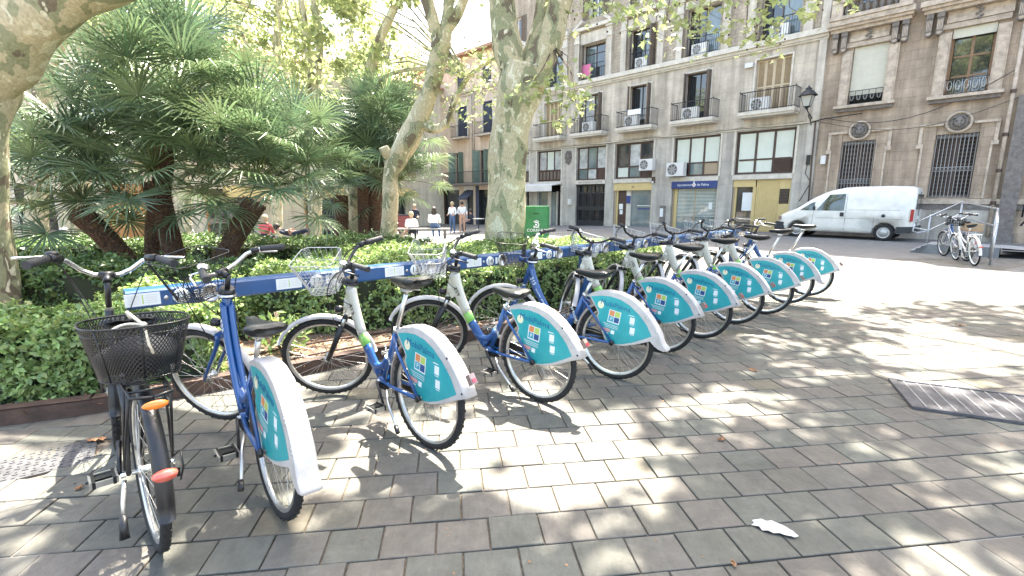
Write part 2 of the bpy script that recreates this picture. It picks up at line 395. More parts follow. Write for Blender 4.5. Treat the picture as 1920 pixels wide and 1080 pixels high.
def link(name, data, parent=None, loc=None, rot=None, mw=None):
    o = bpy.data.objects.new(name, data); col.objects.link(o)
    if parent: o.parent = parent
    if mw is not None: o.matrix_basis = mw
    if loc is not None: o.location = loc
    if rot is not None: o.rotation_euler = rot
    return o
def tag(o, label, cat, group=None, kind=None):
    o['label'] = label; o['category'] = cat
    if group: o['group'] = group
    if kind: o['kind'] = kind
    return o
def thing(name, label, cat, loc=(0, 0, 0), rz=0, group=None):
    o = link(name, None, None, loc, (0, 0, rz)); o.empty_display_size = 0.2
    return tag(o, label, cat, group)
def copy_tree(o, parent=None):
    c = o.copy(); col.objects.link(c)
    if parent: c.parent = parent
    for ch in list(o.children): copy_tree(ch, c)
    return c
def structure(name, mb, label=None):
    o = mb.build(name); o['kind'] = 'structure'
    if label: o['label'] = label
    return o
_TX = {}
def text_mesh(s, size, mat, depth=0.0, align='CENTER'):
    k = (s, size, mat.name, depth, align)
    if k in _TX: return _TX[k]
    c = bpy.data.curves.new("lettering", 'FONT'); c.body = s; c.size = size; c.extrude = depth; c.align_x = align; c.align_y = 'CENTER'; c.resolution_u = 2
    o = bpy.data.objects.new("lettering", c); col.objects.link(o)
    dg = bpy.context.evaluated_depsgraph_get(); dg.update()
    me = bpy.data.meshes.new_from_object(o.evaluated_get(dg)); me.name = "lettering"
    bpy.data.objects.remove(o); bpy.data.curves.remove(c)
    me.materials.clear(); me.materials.append(mat)
    _TX[k] = me
    return me
def np_mesh(name, verts, nper, mat, fverts=None):
    """mesh of many small faces straight from arrays: verts (F*nper,3), each face nper corners"""
    me = bpy.data.meshes.new(name); V = verts.reshape(-1, 3); F = len(V) // nper
    me.vertices.add(len(V)); me.vertices.foreach_set('co', V.astype(np.float32).ravel())
    me.loops.add(F * nper); me.loops.foreach_set('vertex_index', np.arange(F * nper, dtype=np.int32))
    me.polygons.add(F); me.polygons.foreach_set('loop_start', np.arange(0, F * nper, nper, dtype=np.int32))
    me.polygons.foreach_set('loop_total', np.full(F, nper, dtype=np.int32))
    me.materials.append(mat); me.update(calc_edges=True)
    return me
def leaf_quads(P, N, size, aspect=0.55, jit=0.9):
    """rhombic leaves at points P, facing roughly N"""
    n = len(P); D = N + nr.normal(0, jit, (n, 3)); D /= np.linalg.norm(D, axis=1)[:, None]
    A = nr.normal(0, 1, (n, 3)); A -= (A * D).sum(1)[:, None] * D; A /= np.linalg.norm(A, axis=1)[:, None]
    B = np.cross(D, A); s = (size * nr.uniform(0.6, 1.3, n))[:, None]
    w = s * aspect * 0.5
    return np.stack([P - A * s * 0.5, P + B * w + D * s * 0.06, P + A * s * 0.5, P - B * w + D * s * 0.06], 1)

# ground falls gently away to the far left of the square
UX, UY = -0.6896, 0.7242          # along the facades, leftwards
P0 = (13.0, 21.2)                 # corner between the flats and the palace
def gz(x, y):
    s = UX * (x - P0[0]) + UY * (y - P0[1]); d = 24.05 - (0.7242 * x + 0.6896 * y)
    return -0.03 * max(0, s - 8) * (1 + 0.1 * min(max(d, 0), 10))
# ---------------------------------------------------------------- ground
BETA = R(-7.24)
EN = (math.cos(BETA), -math.sin(BETA)); EE = (math.sin(BETA), math.cos(BETA))   # along a paver row / across the rows
EDGE = [(-9.0, 0.6), (-5.4, 2.15), (-3.47, 2.98), (-2.97, 3.17), (-1.84, 3.92), (-0.45, 4.95), (0.61, 5.87), (2.75, 8.05)]
BED = EDGE + [(3.0, 8.6), (2.6, 10.6), (-0.6, 12.6), (-4.5, 13.4), (-12, 13.4), (-14, 9)]
def inside(x, y, poly):
    c = False; j = len(poly) - 1
    for i in range(len(poly)):
        xi, yi = poly[i]; xj, yj = poly[j]
        if (yi > y) != (yj > y) and x < (xj - xi) * (y - yi) / (yj - yi) + xi: c = not c
        j = i
    return c

def ground_sheet():
    xs = [-220, -120, -70] + list(np.arange(-46, 46.1, 2)) + [70, 120, 220]
    ys = [-120, -60, -30] + list(np.arange(-14, 60.1, 2)) + [80, 120, 220]
    v = [(x, y, gz(x, y) - 0.012) for y in ys for x in xs]; w = len(xs)
    f = [(j * w + i, j * w + i + 1, (j + 1) * w + i + 1, (j + 1) * w + i) for j in range(len(ys) - 1) for i in range(w - 1)]
    b = MB(); b.add(v, f, M['joint'], True); return structure("ground", b)
ground = ground_sheet()

def strip(name, poly, z, mat, t=0.03):
    """paved area draped on the falling ground"""
    b = MB(); n = len(poly)
    return b
# street slabs beyond the square's pavers, built as a draped grid
def draped(name, fn, mat, x0, x1, y0, y1, st, dz, kind='structure'):
    b = MB(); idx = {}; vs = []; fs = []
    nx = int((x1 - x0) / st); ny = int((y1 - y0) / st)
    def V(i, j):
        if (i, j) not in idx:
            x, y = x0 + i * st, y0 + j * st; idx[(i, j)] = len(vs); vs.append((x, y, gz(x, y) + dz))
        return idx[(i, j)]
    for j in range(ny):
        for i in range(nx):
            if fn(x0 + (i + .5) * st, y0 + (j + .5) * st): fs.append((V(i, j), V(i + 1, j), V(i + 1, j + 1), V(i, j + 1)))
    b.add(vs, fs, mat, True); o = b.build(name); o['kind'] = kind; return o

def en(x, y): return x * EN[0] + y * EN[1], x * EE[0] + y * EE[1]
PL, PW = 0.2395, 0.2142
E0, N0 = 0.9375 * 1.738, 0.9375 * 2.319
def paver_mesh(l, w):
    g = 0.0036; c = 0.003; h = 0.04
    b = MB(); a0, a1 = g, l - g; b0, b1 = g * 1.1, w - g * 1.1
    lo = [(a0, b0, -h), (a1, b0, -h), (a1, b1, -h), (a0, b1, -h)]
    mi = [(a0, b0, -c), (a1, b0, -c), (a1, b1, -c), (a0, b1, -c)]
    hi = [(a0 + c, b0 + c, 0), (a1 - c, b0 + c, 0), (a1 - c, b1 - c, 0), (a0 + c, b1 - c, 0)]
    f = [(8, 9, 10, 11)] + [(i, (i + 1) % 4, (i + 1) % 4 + 4, i + 4) for i in range(4)] + [(i + 4, (i + 1) % 4 + 4, (i + 1) % 4 + 8, i + 8) for i in range(4)]
    b.add(lo + mi + hi, f, M['paver']); return b
pm_mesh = paver_mesh(PL, PW).mesh("paver")
MAN = (-2.72, 2.57)
def build_pavers():
    near = []; far = []
    c, s = math.cos(-BETA), math.sin(-BETA)
    for k in range(-16, 52):
        e0 = E0 + k * PW; off = (PL / 2 if k % 2 else 0) + rng.uniform(-.004, .004)
        for m in range(-46, 62):
            n0 = N0 + off + m * PL
            cx, cy = n0 + PL / 2, e0 + PW / 2
            x = cx * EN[0] + cy * EE[0]; y = cx * EN[1] + cy * EE[1]
            if y < 0.9 or y > 12.2 or abs(x) > 1.16 * y + 0.9: continue
            if inside(x, y, [(-9.0, 0.75), (-5.4, 2.28), (-3.47, 3.1), (-2.97, 3.3), (-1.84, 4.05), (-0.45, 5.08), (0.61, 6.0), (2.75, 8.15)] + BED[8:]): continue
            if abs((x - MAN[0]) * .8 + (y - MAN[1]) * .6) < .20 and abs(-(x - MAN[0]) * .6 + (y - MAN[1]) * .8) < .17: continue
            d = math.hypot(x, y) / (1 if abs(x) < y * 1.08 and y > 1.35 else 0.3)
            (near if True else far).append((d, n0, e0, x, y))
    near.sort()
    for i, (d, n0, e0, x, y) in enumerate(near):
        ox = n0 * EN[0] + e0 * EE[0]; oy = n0 * EN[1] + e0 * EE[1]
        dz = rng.uniform(-.0025, .0025)
        rot = Matrix.Rotation(BETA * -1 + PI * 0, 4, 'Z')
        mw = Matrix.Translation((ox, oy, dz)) @ Matrix(((EN[0], EE[0], 0, 0), (EN[1], EE[1], 0, 0), (0, 0, 1, 0), (0, 0, 0, 1))) @ Matrix.Rotation(rng.uniform(-.006, .006), 4, 'Z') @ Matrix.Rotation(rng.uniform(-.006, .006), 4, 'X')
        if i < 300:
            link("paver", pm_mesh, ground, mw=mw)
        else: far.append(mw)
    me = pm_mesh; co = np.array([v.co[:] for v in me.vertices]); fc = [tuple(p.vertices) for p in me.polygons]
    vs = np.concatenate([co @ np.array(mw.to_3x3()).T + np.array(mw.translation) for mw in far])
    fs = []
    for i in range(len(far)):
        o = i * 12; fs.extend([tuple(a + o for a in f) for f in fc])
    m2 = bpy.data.meshes.new("paving"); m2.from_pydata(vs.tolist(), [], fs); m2.materials.append(M['paver']); m2.update()
    o = link("paving", m2, ground); o['kind'] = 'stuff'
build_pavers()
def street_fn(x, y):
    n_, e_ = en(x, y)
    return y > 12.0 and not inside(x, y, BED)
def plaza_fn(x, y): return (y > 11.7 or abs(x) > 1.1 * abs(y) + 0.7 or y < 0.9) and not inside(x, y, BED) and (0.7242 * x + 0.6896 * y) < 24.0
draped("plaza", plaza_fn, M['sunplaza'], -46, 46, -14, 46, 1.0, -0.006)
# band of street slabs at the foot of the facades
def street_band():
    b = MB(); vs = []; fs = []
    ss = list(np.arange(-12, 42, 1.5))
    for s in ss:
        for d in (13.6, 11, 9.2, 6, 3, 0.2):
            x = P0[0] + UX * s - .7242 * d; y = P0[1] + UY * s - .6896 * d
            vs.append((x, y, gz(x, y) + 0.0))
    w = 6
    for i in range(len(ss) - 1):
        for j in range(w - 1): fs.append((i * w + j, (i + 1) * w + j, (i + 1) * w + j + 1, i * w + j + 1))
    b.add(vs, fs, M['street'], True); o = b.build("street"); o['kind'] = 'structure'; return o
street_band()

# planting bed: soil and corten edging
def soil():
    b = MB(); vs = []; fs = []; idx = {}
    st = 0.35
    def V(i, j):
        if (i, j) not in idx:
            x, y = -14 + i * st, 0.5 + j * st
            idx[(i, j)] = len(vs); vs.append((x, y, max(0.02, 0.05 + 0.03 * math.sin(x * 3.1) * math.cos(y * 2.3) + rng.uniform(-.015, .02))))
        return idx[(i, j)]
    def edge_in(x, y): return inside(x, y, [(x_ , y_ + 0.02) for x_, y_ in EDGE] + BED[8:])
    for j in range(37):
        for i in range(50):
            if all(edge_in(-14 + (i + a) * st, 0.5 + (j + c) * st) for a in (0, 1) for c in (0, 1)): fs.append((V(i, j), V(i + 1, j), V(i + 1, j + 1), V(i, j + 1)))
    b.add(vs, fs, M['soil'], True)
    # a ribbon that joins the grid to the edging
    for (x0, y0), (x1, y1) in zip(EDGE[:-1], EDGE[1:]):
        dx, dy = x1 - x0, y1 - y0; l = math.hypot(dx, dy); nx, ny = -dy / l, dx / l
        b.add([(x0, y0, 0.035), (x1, y1, 0.035), (x1 + nx * .8, y1 + ny * .8, 0.045), (x0 + nx * .8, y0 + ny * .8, 0.045)], [(0, 1, 2, 3)], M['soil'])
    o = b.build("planting_soil"); o['kind'] = 'structure'; return o
soil()
def edging():
    b = MB()
    for t, z0, z1 in ((0.0, -0.03, 0.115),):
        for (x0, y0), (x1, y1) in zip(EDGE[:-1], EDGE[1:]):
            dx, dy = x1 - x0, y1 - y0; l = math.hypot(dx, dy); nx, ny = -dy / l, dx / l; w = 0.012
            b.obox(((x0 + x1) / 2 + nx * w, (y0 + y1) / 2 + ny * w, (z0 + z1) / 2), (dx / 2, dy / 2, 0), (nx * w, ny * w, 0), (0, 0, (z1 - z0) / 2), M['corten'])
            b.obox(((x0 + x1) / 2 + nx * .05, (y0 + y1) / 2 + ny * .05, z1 - .004), (dx / 2, dy / 2, 0), (nx * .05, ny * .05, 0), (0, 0, .005), M['corten'])
    o = b.build("edging"); tag(o, "long rust brown steel edging strip along the front of the planting bed", "edging")
edging()
# mulch and litter on the soil
def mulch():
    P = []
    while len(P) < 5200:
        x, y = rng.uniform(-5.5, 2.6), rng.uniform(2.4, 8)
        if inside(x, y, BED): P.append((x, y, 0.055 + rng.uniform(0, .03)))
    P = np.array(P); N = np.tile([0, 0, 1.0], (len(P), 1))
    q = leaf_quads(P, N, 0.05, 0.5, 0.5)
    o = link("leaf_litter", np_mesh("leaf_litter", q, 4, M['dryleaf'])); tag(o, "dry brown leaf litter lying on the soil of the bed", "leaf litter", kind='stuff')
mulch()
def bed_crumbs():
    P = np.array([(rng.uniform(-3.5, 7), rng.uniform(1.3, 9), 0.004) for _ in range(260)]); N = np.tile([0, 0, 1.0], (len(P), 1))
    q = leaf_quads(P, N, 0.014, 0.7, 0.25); o = link("litter", np_mesh("litter", q, 4, M['dryleaf'])); tag(o, "tiny brown crumbs and leaf bits scattered over the paving", "litter", kind='stuff')
bed_crumbs()
# irrigation hoses on the soil
for k, (dy) in enumerate((0.30, 0.75)):
    b = MB(); b.tube([(x, 3.92 + (x + 1.84) * .74 + dy + .05 * math.sin(x * 3 + k), 0.085) for x in np.linspace(-2.6, 0.4, 16)], 0.011, M['corten'], 6)
    tag(b.build("irrigation_hose"), ["brown irrigation hose on the soil just behind the steel edging", "brown irrigation hose on the soil farther back, nearer the hedge"][k], "hose", "irrigation hoses on the soil")

# manhole cover, drain grate, paper
def manhole():
    t = thing("manhole_cover", "rectangular iron manhole cover with raised pattern in the paving beside the black bicycle", "manhole cover", (MAN[0], MAN[1], 0.0), math.atan2(.6, .8))
    b = MB(); b.box(-.22, .22, -.17, .17, -.03, .001, M['manhole']); b.build("plate", t)
    b = MB()
    for i in range(11):
        for j in range(9):
            x, y = -.19 + i * .038, -.145 + j * .036
            if (i + j) % 2: b.box(x - .012, x + .012, y - .005, y + .005, .001, .005, M['manhole'])
            else: b.box(x - .005, x + .005, y - .012, y + .012, .001, .005, M['manhole'])
    o = b.build("raised_pattern", t); o['kind'] = 'stuff'
manhole()
def grate():
    a = Vector((3.42, 3.93)); q = Vector((2.90, 3.28)); far = Vector((4.9, 2.86))
    d = Vector((3.45 - 2.88, 2.97 - 3.26)).normalized()
    t = thing("drain_grate", "long dark steel grate with pale crossbars lying on the paving at right", "grate", (2.90, 3.26, 0.0), math.atan2(-0.42, 0.91))
    L_, W_ = 1.9, 0.62
    b = MB(); b.box(0, L_, 0, W_, .004, .016, M['grate'])
    b.box(0, L_, 0, .03, .016, .024, M['grate']); b.box(0, L_, W_ - .03, W_, .016, .024, M['grate']); b.box(0, .05, .03, W_ - .03, .016, .024, M['grate'])
    b.build("plate", t)
    bar = MB(); bar.box(0, .009, .04, W_ - .04, .016, .022, M['galv']); me = bar.mesh("crossbar")
    for i in range(21): link("crossbar", me, t, (0.09 + i * .085, 0, 0))
grate()
def crumple(name, label, cx, cy, size, mat, seed, n=9, h=.02):
    r = random.Random(seed); b = MB(); vs = []; k = 6
    for j in range(k):
        for i in range(n):
            x = (i / (n - 1) - .5) * size * (1 + .15 * r.uniform(-1, 1)); y = (j / (k - 1) - .5) * size * .62 * (1 - abs(i / (n - 1) - .4) * .9) + r.uniform(-.006, .006)
            vs.append((x, y, .004 + abs(math.sin(i * 1.7 + seed) * math.cos(j * 2.1)) * h * r.uniform(.6, 1)))
    fs = [(j * n + i, j * n + i + 1, (j + 1) * n + i + 1, (j + 1) * n + i) for j in range(k - 1) for i in range(n - 1)]
    b.add(vs, fs, mat); o = b.build(name); o.location = (cx, cy, 0); o.rotation_euler = (0, 0, -.6 + seed); return o
tag(crumple("paper_scrap", "", 1.21, 1.97, .17, M['paper'], 0, 9, .018), "torn white paper scrap lying flat on the paving in the right foreground", "paper")
for (x, y, s, sd, lb) in ((-2.62, 2.80, .10, 1, "crumpled tan dry leaf lying on the manhole cover"), (-2.27, 2.28, .045, 2, "small curled dry leaf on the paving left of the black rear wheel"),
                          (2.14, 4.05, .07, 3, "dark curled dry leaf on the paving among the sun patches"), (1.32, 2.80, .05, 4, "pale brown dry leaf on the paving between bicycles and grate"), (.92, 1.75, .028, 5, "small reddish dry leaf on the paving at the bottom centre"), (5.4, 5.6, .09, 6, "lone dark dry leaf on the paving far right")):
    tag(crumple("dry_leaf", "", x, y, s, M['dryleaf'], sd, 7, .025), lb, "leaf", "dry leaves on the paving")

# ---------------------------------------------------------------- hedges
def hedge(name, label, poly, h, dens, mat, z0=0.03, leaf=0.055, rim=0.09, seed=0, extra=None):
    """clipped hedge: dark twiggy core inside a thick coat of leaves; poly in plan"""
    t = thing(name, label, "hedge", (poly[0][0], poly[0][1], 0), 0, "clipped hedges in the planting bed")
    ox, oy = poly[0]
    cx = sum(p[0] for p in poly) / len(poly); cy = sum(p[1] for p in poly) / len(poly)
    ins = []
    for x, y in poly:
        dx, dy = x - cx, y - cy; l = math.hypot(dx, dy); ins.append((x - dx / l * rim * 1.3 - ox, y - dy / l * rim * 1.3 - oy))
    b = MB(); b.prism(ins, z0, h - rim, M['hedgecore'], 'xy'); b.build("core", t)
    # sample points on sides and top
    pts = []; nrm = []
    per = [(poly[i], poly[(i + 1) % len(poly)]) for i in range(len(poly))]
    area = abs(sum(a[0] * c[1] - c[0] * a[1] for a, c in per)) / 2
    sgn = 1 if sum(a[0] * c[1] - c[0] * a[1] for a, c in per) > 0 else -1
    for a, c in per:
        l = math.hypot(c[0] - a[0], c[1] - a[1]); k = int(l * h * dens); nx, ny = (c[1] - a[1]) / l * sgn, -(c[0] - a[0]) / l * sgn
        u = nr.random(k); z = z0 + (h - z0) * nr.random(k) ** 0.8
        w = 0.045 * np.sin(u * l * 5.3 + seed) + 0.035 * np.sin(u * l * 11 + z * 6 + seed)
        dep = -nr.random(k) ** 1.6 * rim * 1.4 + w + nr.normal(0, .012, k)
        rnd = np.clip((z - (h - .16)) / .16, 0, 1) ** 2 * 0.07
        dep = dep - rnd
        pts.append(np.stack([a[0] + (c[0] - a[0]) * u + nx * dep, a[1] + (c[1] - a[1]) * u + ny * dep, z], 1)); nrm.append(np.tile([nx, ny, .45], (k, 1)))
    k = int(area * dens * 1.0); xs = [p[0] for p in poly]; ys = [p[1] for p in poly]
    got = []
    K = int(k * (max(xs) - min(xs)) * (max(ys) - min(ys)) / area)
    X = nr.uniform(min(xs), max(xs), K); Y = nr.uniform(min(ys), max(ys), K)
    ok = np.zeros(K, bool); j = len(poly) - 1
    for i in range(len(poly)):
        xi, yi = poly[i]; xj, yj = poly[j]
        if yi != yj: ok ^= ((yi > Y) != (yj > Y)) & (X < (xj - xi) * (Y - yi) / (yj - yi) + xi)
        j = i
    X, Y = X[ok], Y[ok]
    Z = h + 0.05 * np.sin(X * 2.3 + seed) * np.cos(Y * 1.9) + 0.045 * np.sin(X * 6 + seed) * np.cos(Y * 5) + 0.03 * np.sin(X * 13 + Y * 9) - nr.random(len(X)) ** 1.6 * rim + nr.exponential(.016, len(X))
    pts.append(np.stack([X, Y, Z], 1)); nrm.append(np.tile([0, 0, 1.0], (len(X), 1)))
    P = np.concatenate(pts); N = np.concatenate(nrm)
    # rosettes: a few leaves round each point
    nl = 5; A = np.repeat(P, nl, 0); NN = np.repeat(N, nl, 0) + nr.normal(0, .75, (len(A), 3)); 
    D = NN / np.linalg.norm(NN, axis=1)[:, None]
    T = nr.normal(0, 1, (len(A), 3)); T += D * .3; T -= (T * D).sum(1)[:, None] * D; T /= np.linalg.norm(T, axis=1)[:, None]
    B = np.cross(D, T); s = leaf * nr.uniform(.6, 1.25, len(A))[:, None]; A = A - np.array([ox, oy, 0])
    q = np.stack([A, A + T * s * .55 + B * s * .24 + D * s * .10, A + T * s * 1.05 - D * s * .03, A + T * s * .55 - B * s * .24 + D * s * .10], 1)
    o = link("foliage", np_mesh("foliage", q, 4, mat), t); o['kind'] = 'stuff'
    return t
hedge("hedge", "bright green hedge at the front left beside the black bicycle's basket", [(-5.6, 2.55), (-3.35, 3.25), (-2.42, 3.75), (-2.75, 4.2), (-3.4, 4.05), (-5.6, 3.4)], 0.62, 1300, M['hedge'], leaf=.055, seed=1)
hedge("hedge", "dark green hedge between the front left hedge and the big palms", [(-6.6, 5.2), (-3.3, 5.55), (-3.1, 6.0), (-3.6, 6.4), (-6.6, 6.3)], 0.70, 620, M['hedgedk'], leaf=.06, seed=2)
hedge("hedge", "low light green hedge behind the near end of the blue rail", [(-3.9, 4.35), (-3.15, 4.45), (-2.75, 4.9), (-3.1, 5.35), (-3.9, 5.1)], 0.58, 620, M['hedge'], leaf=.06, seed=7)
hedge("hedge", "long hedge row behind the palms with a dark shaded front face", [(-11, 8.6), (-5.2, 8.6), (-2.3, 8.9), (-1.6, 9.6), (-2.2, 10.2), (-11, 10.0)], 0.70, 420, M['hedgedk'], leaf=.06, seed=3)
hedge("hedge", "broad sunlit pale green hedge behind the blue rail, the widest of all", [(-2.75, 5.0), (-1.9, 5.05), (-0.6, 5.45), (.75, 6.25), (2.45, 7.85), (2.65, 8.7), (1.2, 9.9), (-1.2, 8.9), (-3.0, 7.3), (-3.1, 5.8)], 0.70, 520, M['hedge'], leaf=.055, seed=4)
# small silvery plant standing beside the first docked bicycle
def little_plant(x, y, label, r, h, n, mat, leaf=.09):
    t = thing("shrub", label, "shrub", (x, y, 0.03))
    b = MB()
    for i in range(9):
        a = rng.uniform(0, 2 * PI); b.tube([(0, 0, 0), (math.cos(a) * r * .4, math.sin(a) * r * .4, h * .5), (math.cos(a) * r * .8, math.sin(a) * r * .8, h * .95)], .005, M['twig'], 4)
    b.build("stems", t)
    P = nr.normal(0, 1, (n, 3)); P /= np.linalg.norm(P, axis=1)[:, None]; P *= nr.random((n, 1)) ** .4; P = P * [r, r, h * .5] + [0, 0, h * .55]
    link("foliage", np_mesh("foliage", leaf_quads(P, P * [1, 1, 1] + [0, 0, .3], leaf, .35), 4, mat), t)
little_plant(-2.15, 4.35, "small glossy shrub on the soil under the blue rail by the first saddle", .26, .42, 260, M['hedge'])
little_plant(-2.45, 5.35, "silvery leafed little shrub behind the left end of the blue rail", .28, .55, 260, M['palmlt'])
little_plant(-3.0, 11.0, "grey leafed shrub at the foot of the forked plane tree", .8, .8, 700, M['palmlt'])
# ---------------------------------------------------------------- docking rail
RA_, RB_ = Vector((-2.22, 2.70, 0)), R(42.5)
SLOTS = [0.42, 1.24, 2.06, 2.88, 3.70, 4.53, 5.40, 6.22, 7.05, 7.88]
def docking_rail():
    t = thing("docking_rail", "long blue steel bicycle docking rail with numbered white discs above the hedge front", "bicycle rack", RA_, RB_)
    Lr = 8.42
    b = MB(); z0, z1, c = .865, .975, .012
    sec = [(0, z0 + c), (c, z0), (.14 - c, z0), (.14, z0 + c), (.14, z1 - c), (.14 - c, z1), (c, z1), (0, z1 - c)]
    n = 8; v = [(0, y, z) for y, z in sec] + [(Lr, y, z) for y, z in sec]
    b.add(v, [tuple(range(n)), tuple(range(2 * n - 1, n - 1, -1))] + [(i, i + n, (i + 1) % n + n, (i + 1) % n) for i in range(n)], M['railblue'])
    for s in (4.18,): b.box(s - .003, s + .003, -.003, .143, z0 - .003, z1 + .003, M['navy_s'])
    b.build("beam", t)
    for s in (4.25, 8.34):
        b = MB(); b.box(s - .075, s + .075, .03, .11, -.02, z0 + .001, M['railblue']); b.box(s - .12, s + .12, -.03, .17, -.02, .012, M['railblue']); b.build("post", t)
    ringm = MB(); ringm.lathe([(.058, 0), (.058, -.012), (.045, -.014), (.042, -.004), (.001, -.004)], M['alu'], (0, 0, 0), 'y', 20); rm = ringm.mesh("dock_ring")
    disc = MB(); disc.lathe([(.0455, 0), (.0455, -.003), (.001, -.0032)], M['stickw'], (0, 0, 0), 'y', 24); dm = disc.mesh("number_disc")
    dot = MB(); dot.lathe([(.012, 0), (.012, -.004), (.001, -.006)], M['alu'], (0, 0, 0), 'y', 12); dtm = dot.mesh("button")
    card = MB(); card.box(-.085, .085, -.002, 0, -.037, .037, M['stickw'])
    for i in range(5):
        card.box(-.07, -.012, -.0025, -.002, .022 - i * .011, .0245 - i * .011, M['alu']); card.box(.012, .07, -.0025, -.002, .022 - i * .011, .0245 - i * .011, M['alu'])
    card.box(-.003, .003, -.0025, -.002, -.026, .028, M['green_s'])
    cm = card.mesh("instruction_label")
    for i, s in enumerate(SLOTS):
        link("dock_ring", rm, t, (s, -.001, .915)); d = link("number_disc", dm, t, (s - .155, -.001, .917))
        link("button", dtm, t, (s - .232, -.001, .917)); link("instruction_label", cm, t, (s - .345, -.001, .920))
        link("lettering", text_mesh(str(11 + i), .068, M['black'], .0006), d, (0, -.0045, 0), (PI / 2, 0, 0))
        if i < 6: link("dock_slot", MB().box(-.012, .012, -.004, 0, -.03, .03, M['stickw']).mesh("dock_slot"), t, (s - .075, -.001, .917))
    return t
docking_rail()

# ---------------------------------------------------------------- hire bicycles (local: x ahead, y left, z up, origin under the rear axle)
WR = .33
def wheel_parts(r=WR, tw=.021, rimc=None, spokes=32, silver=True):
    ty = MB(); n, k = 56, 8; vs = []
    prof = []
    for j in range(k):
        a = 2 * PI * j / k; prof.append((r - tw + math.cos(a) * tw, math.sin(a) * tw * .95))
    ty.lathe([(p[0], p[1]) for p in prof] + [prof[0]], M['rubber'], (0, 0, 0), 'y', n)
    # tread blocks
    for i in range(84):
        a = 2 * PI * i / 84; c, s = math.cos(a), math.sin(a); y = .009 if i % 2 else -.009
        ty.obox((c * (r - .0015), y, s * (r - .0015)), (c * .0018, 0, s * .0018), (0, .005, 0), (-s * .007, 0, c * .007), M['rubber'])
    rm = MB(); ri = r - 2 * tw - .004
    rm.lathe([(ri + .008, .013), (ri - .008, .011), (ri - .012, 0), (ri - .008, -.011), (ri + .008, -.013), (ri + .008, .013)], rimc or M['alu'], (0, 0, 0), 'y', n)
    sp = MB()
    for i in range(spokes):
        a = 2 * PI * (i + .5) / spokes; s = 1 if i % 2 else -1; a0 = a + (.9 if (i // 2) % 2 else -.9)
        sp.tube([(.022 * math.cos(a0), s * .03, .022 * math.sin(a0)), ((ri - .008) * math.cos(a), s * .004, (ri - .008) * math.sin(a))], .0013, M['spoke'], 3, False)
    hb = MB(); hb.lathe([(.001, -.055), (.009, -.055), (.009, -.036), (.026, -.034), (.026, -.028), (.017, -.02), (.017, .02), (.026, .028), (.026, .034), (.009, .036), (.009, .055), (.001, .055)], M['alu'], (0, 0, 0), 'y', 14)
    return ty.mesh("tyre"), rm.mesh("rim"), sp.mesh("spokes"), hb.mesh("hub")
WP = wheel_parts(); WPW = wheel_parts(rimc=M['stickw'], spokes=36)
def put_wheel(parent, loc, mw=None, W=WP, rotv=0):
    base = Matrix.Translation(loc) @ Matrix.Rotation(rotv, 4, 'Y')
    if mw is not None: base = mw @ base
    w = link("wheel", W[1], parent, mw=base)
    link("tyre", W[0], w); link("spokes", W[2], w); link("hub", W[3], w)
    return w
HP = Vector((.84, 0, .90)); HA = Vector((-.342, 0, .94)).normalized()
def steer(a): return Matrix.Translation(HP) @ Matrix.Rotation(R(a), 4, HA) @ Matrix.Translation(-HP)
def arc(cx, cz, r, a0, a1, n): return [(cx + r * math.cos(R(a0 + (a1 - a0) * i / n)), 0, cz + r * math.sin(R(a0 + (a1 - a0) * i / n))) for i in range(n + 1)]
def mudguard(cx, cz, r, a0, a1, w, mat, name, n=18):
    b = MB(); pts = arc(cx, cz, r, a0, a1, n); vs = []; fs = []
    prof = [(-w, -.018), (-w * .8, -.002), (0, .006), (w * .8, -.002), (w, -.018)]
    for p in pts:
        d = Vector((p[0] - cx, 0, p[2] - cz)).normalized()
        for y, h in prof: vs.append((p[0] + d.x * h, y, p[2] + d.z * h))
        for y, h in reversed(prof): vs.append((p[0] + d.x * (h - .003), y * .97, p[2] + d.z * (h - .003)))
    m = 10
    for i in range(len(pts) - 1):
        for j in range(m): fs.append((i * m + j, i * m + (j + 1) % m, (i + 1) * m + (j + 1) % m, (i + 1) * m + j))
    fs += [tuple(range(m)), tuple(len(vs) - 1 - j for j in range(m))]
    b.add(vs, fs, mat, True); return b.mesh(name)
def bez(p0, p1, p2, p3, n):
    r = []
    for i in range(n + 1):
        t = i / n; r.append(tuple((1 - t) ** 3 * a + 3 * t * (1 - t) ** 2 * b + 3 * t * t * (1 - t) * c + t ** 3 * d for a, b, c, d in zip(p0, p1, p2, p3)))
    return r
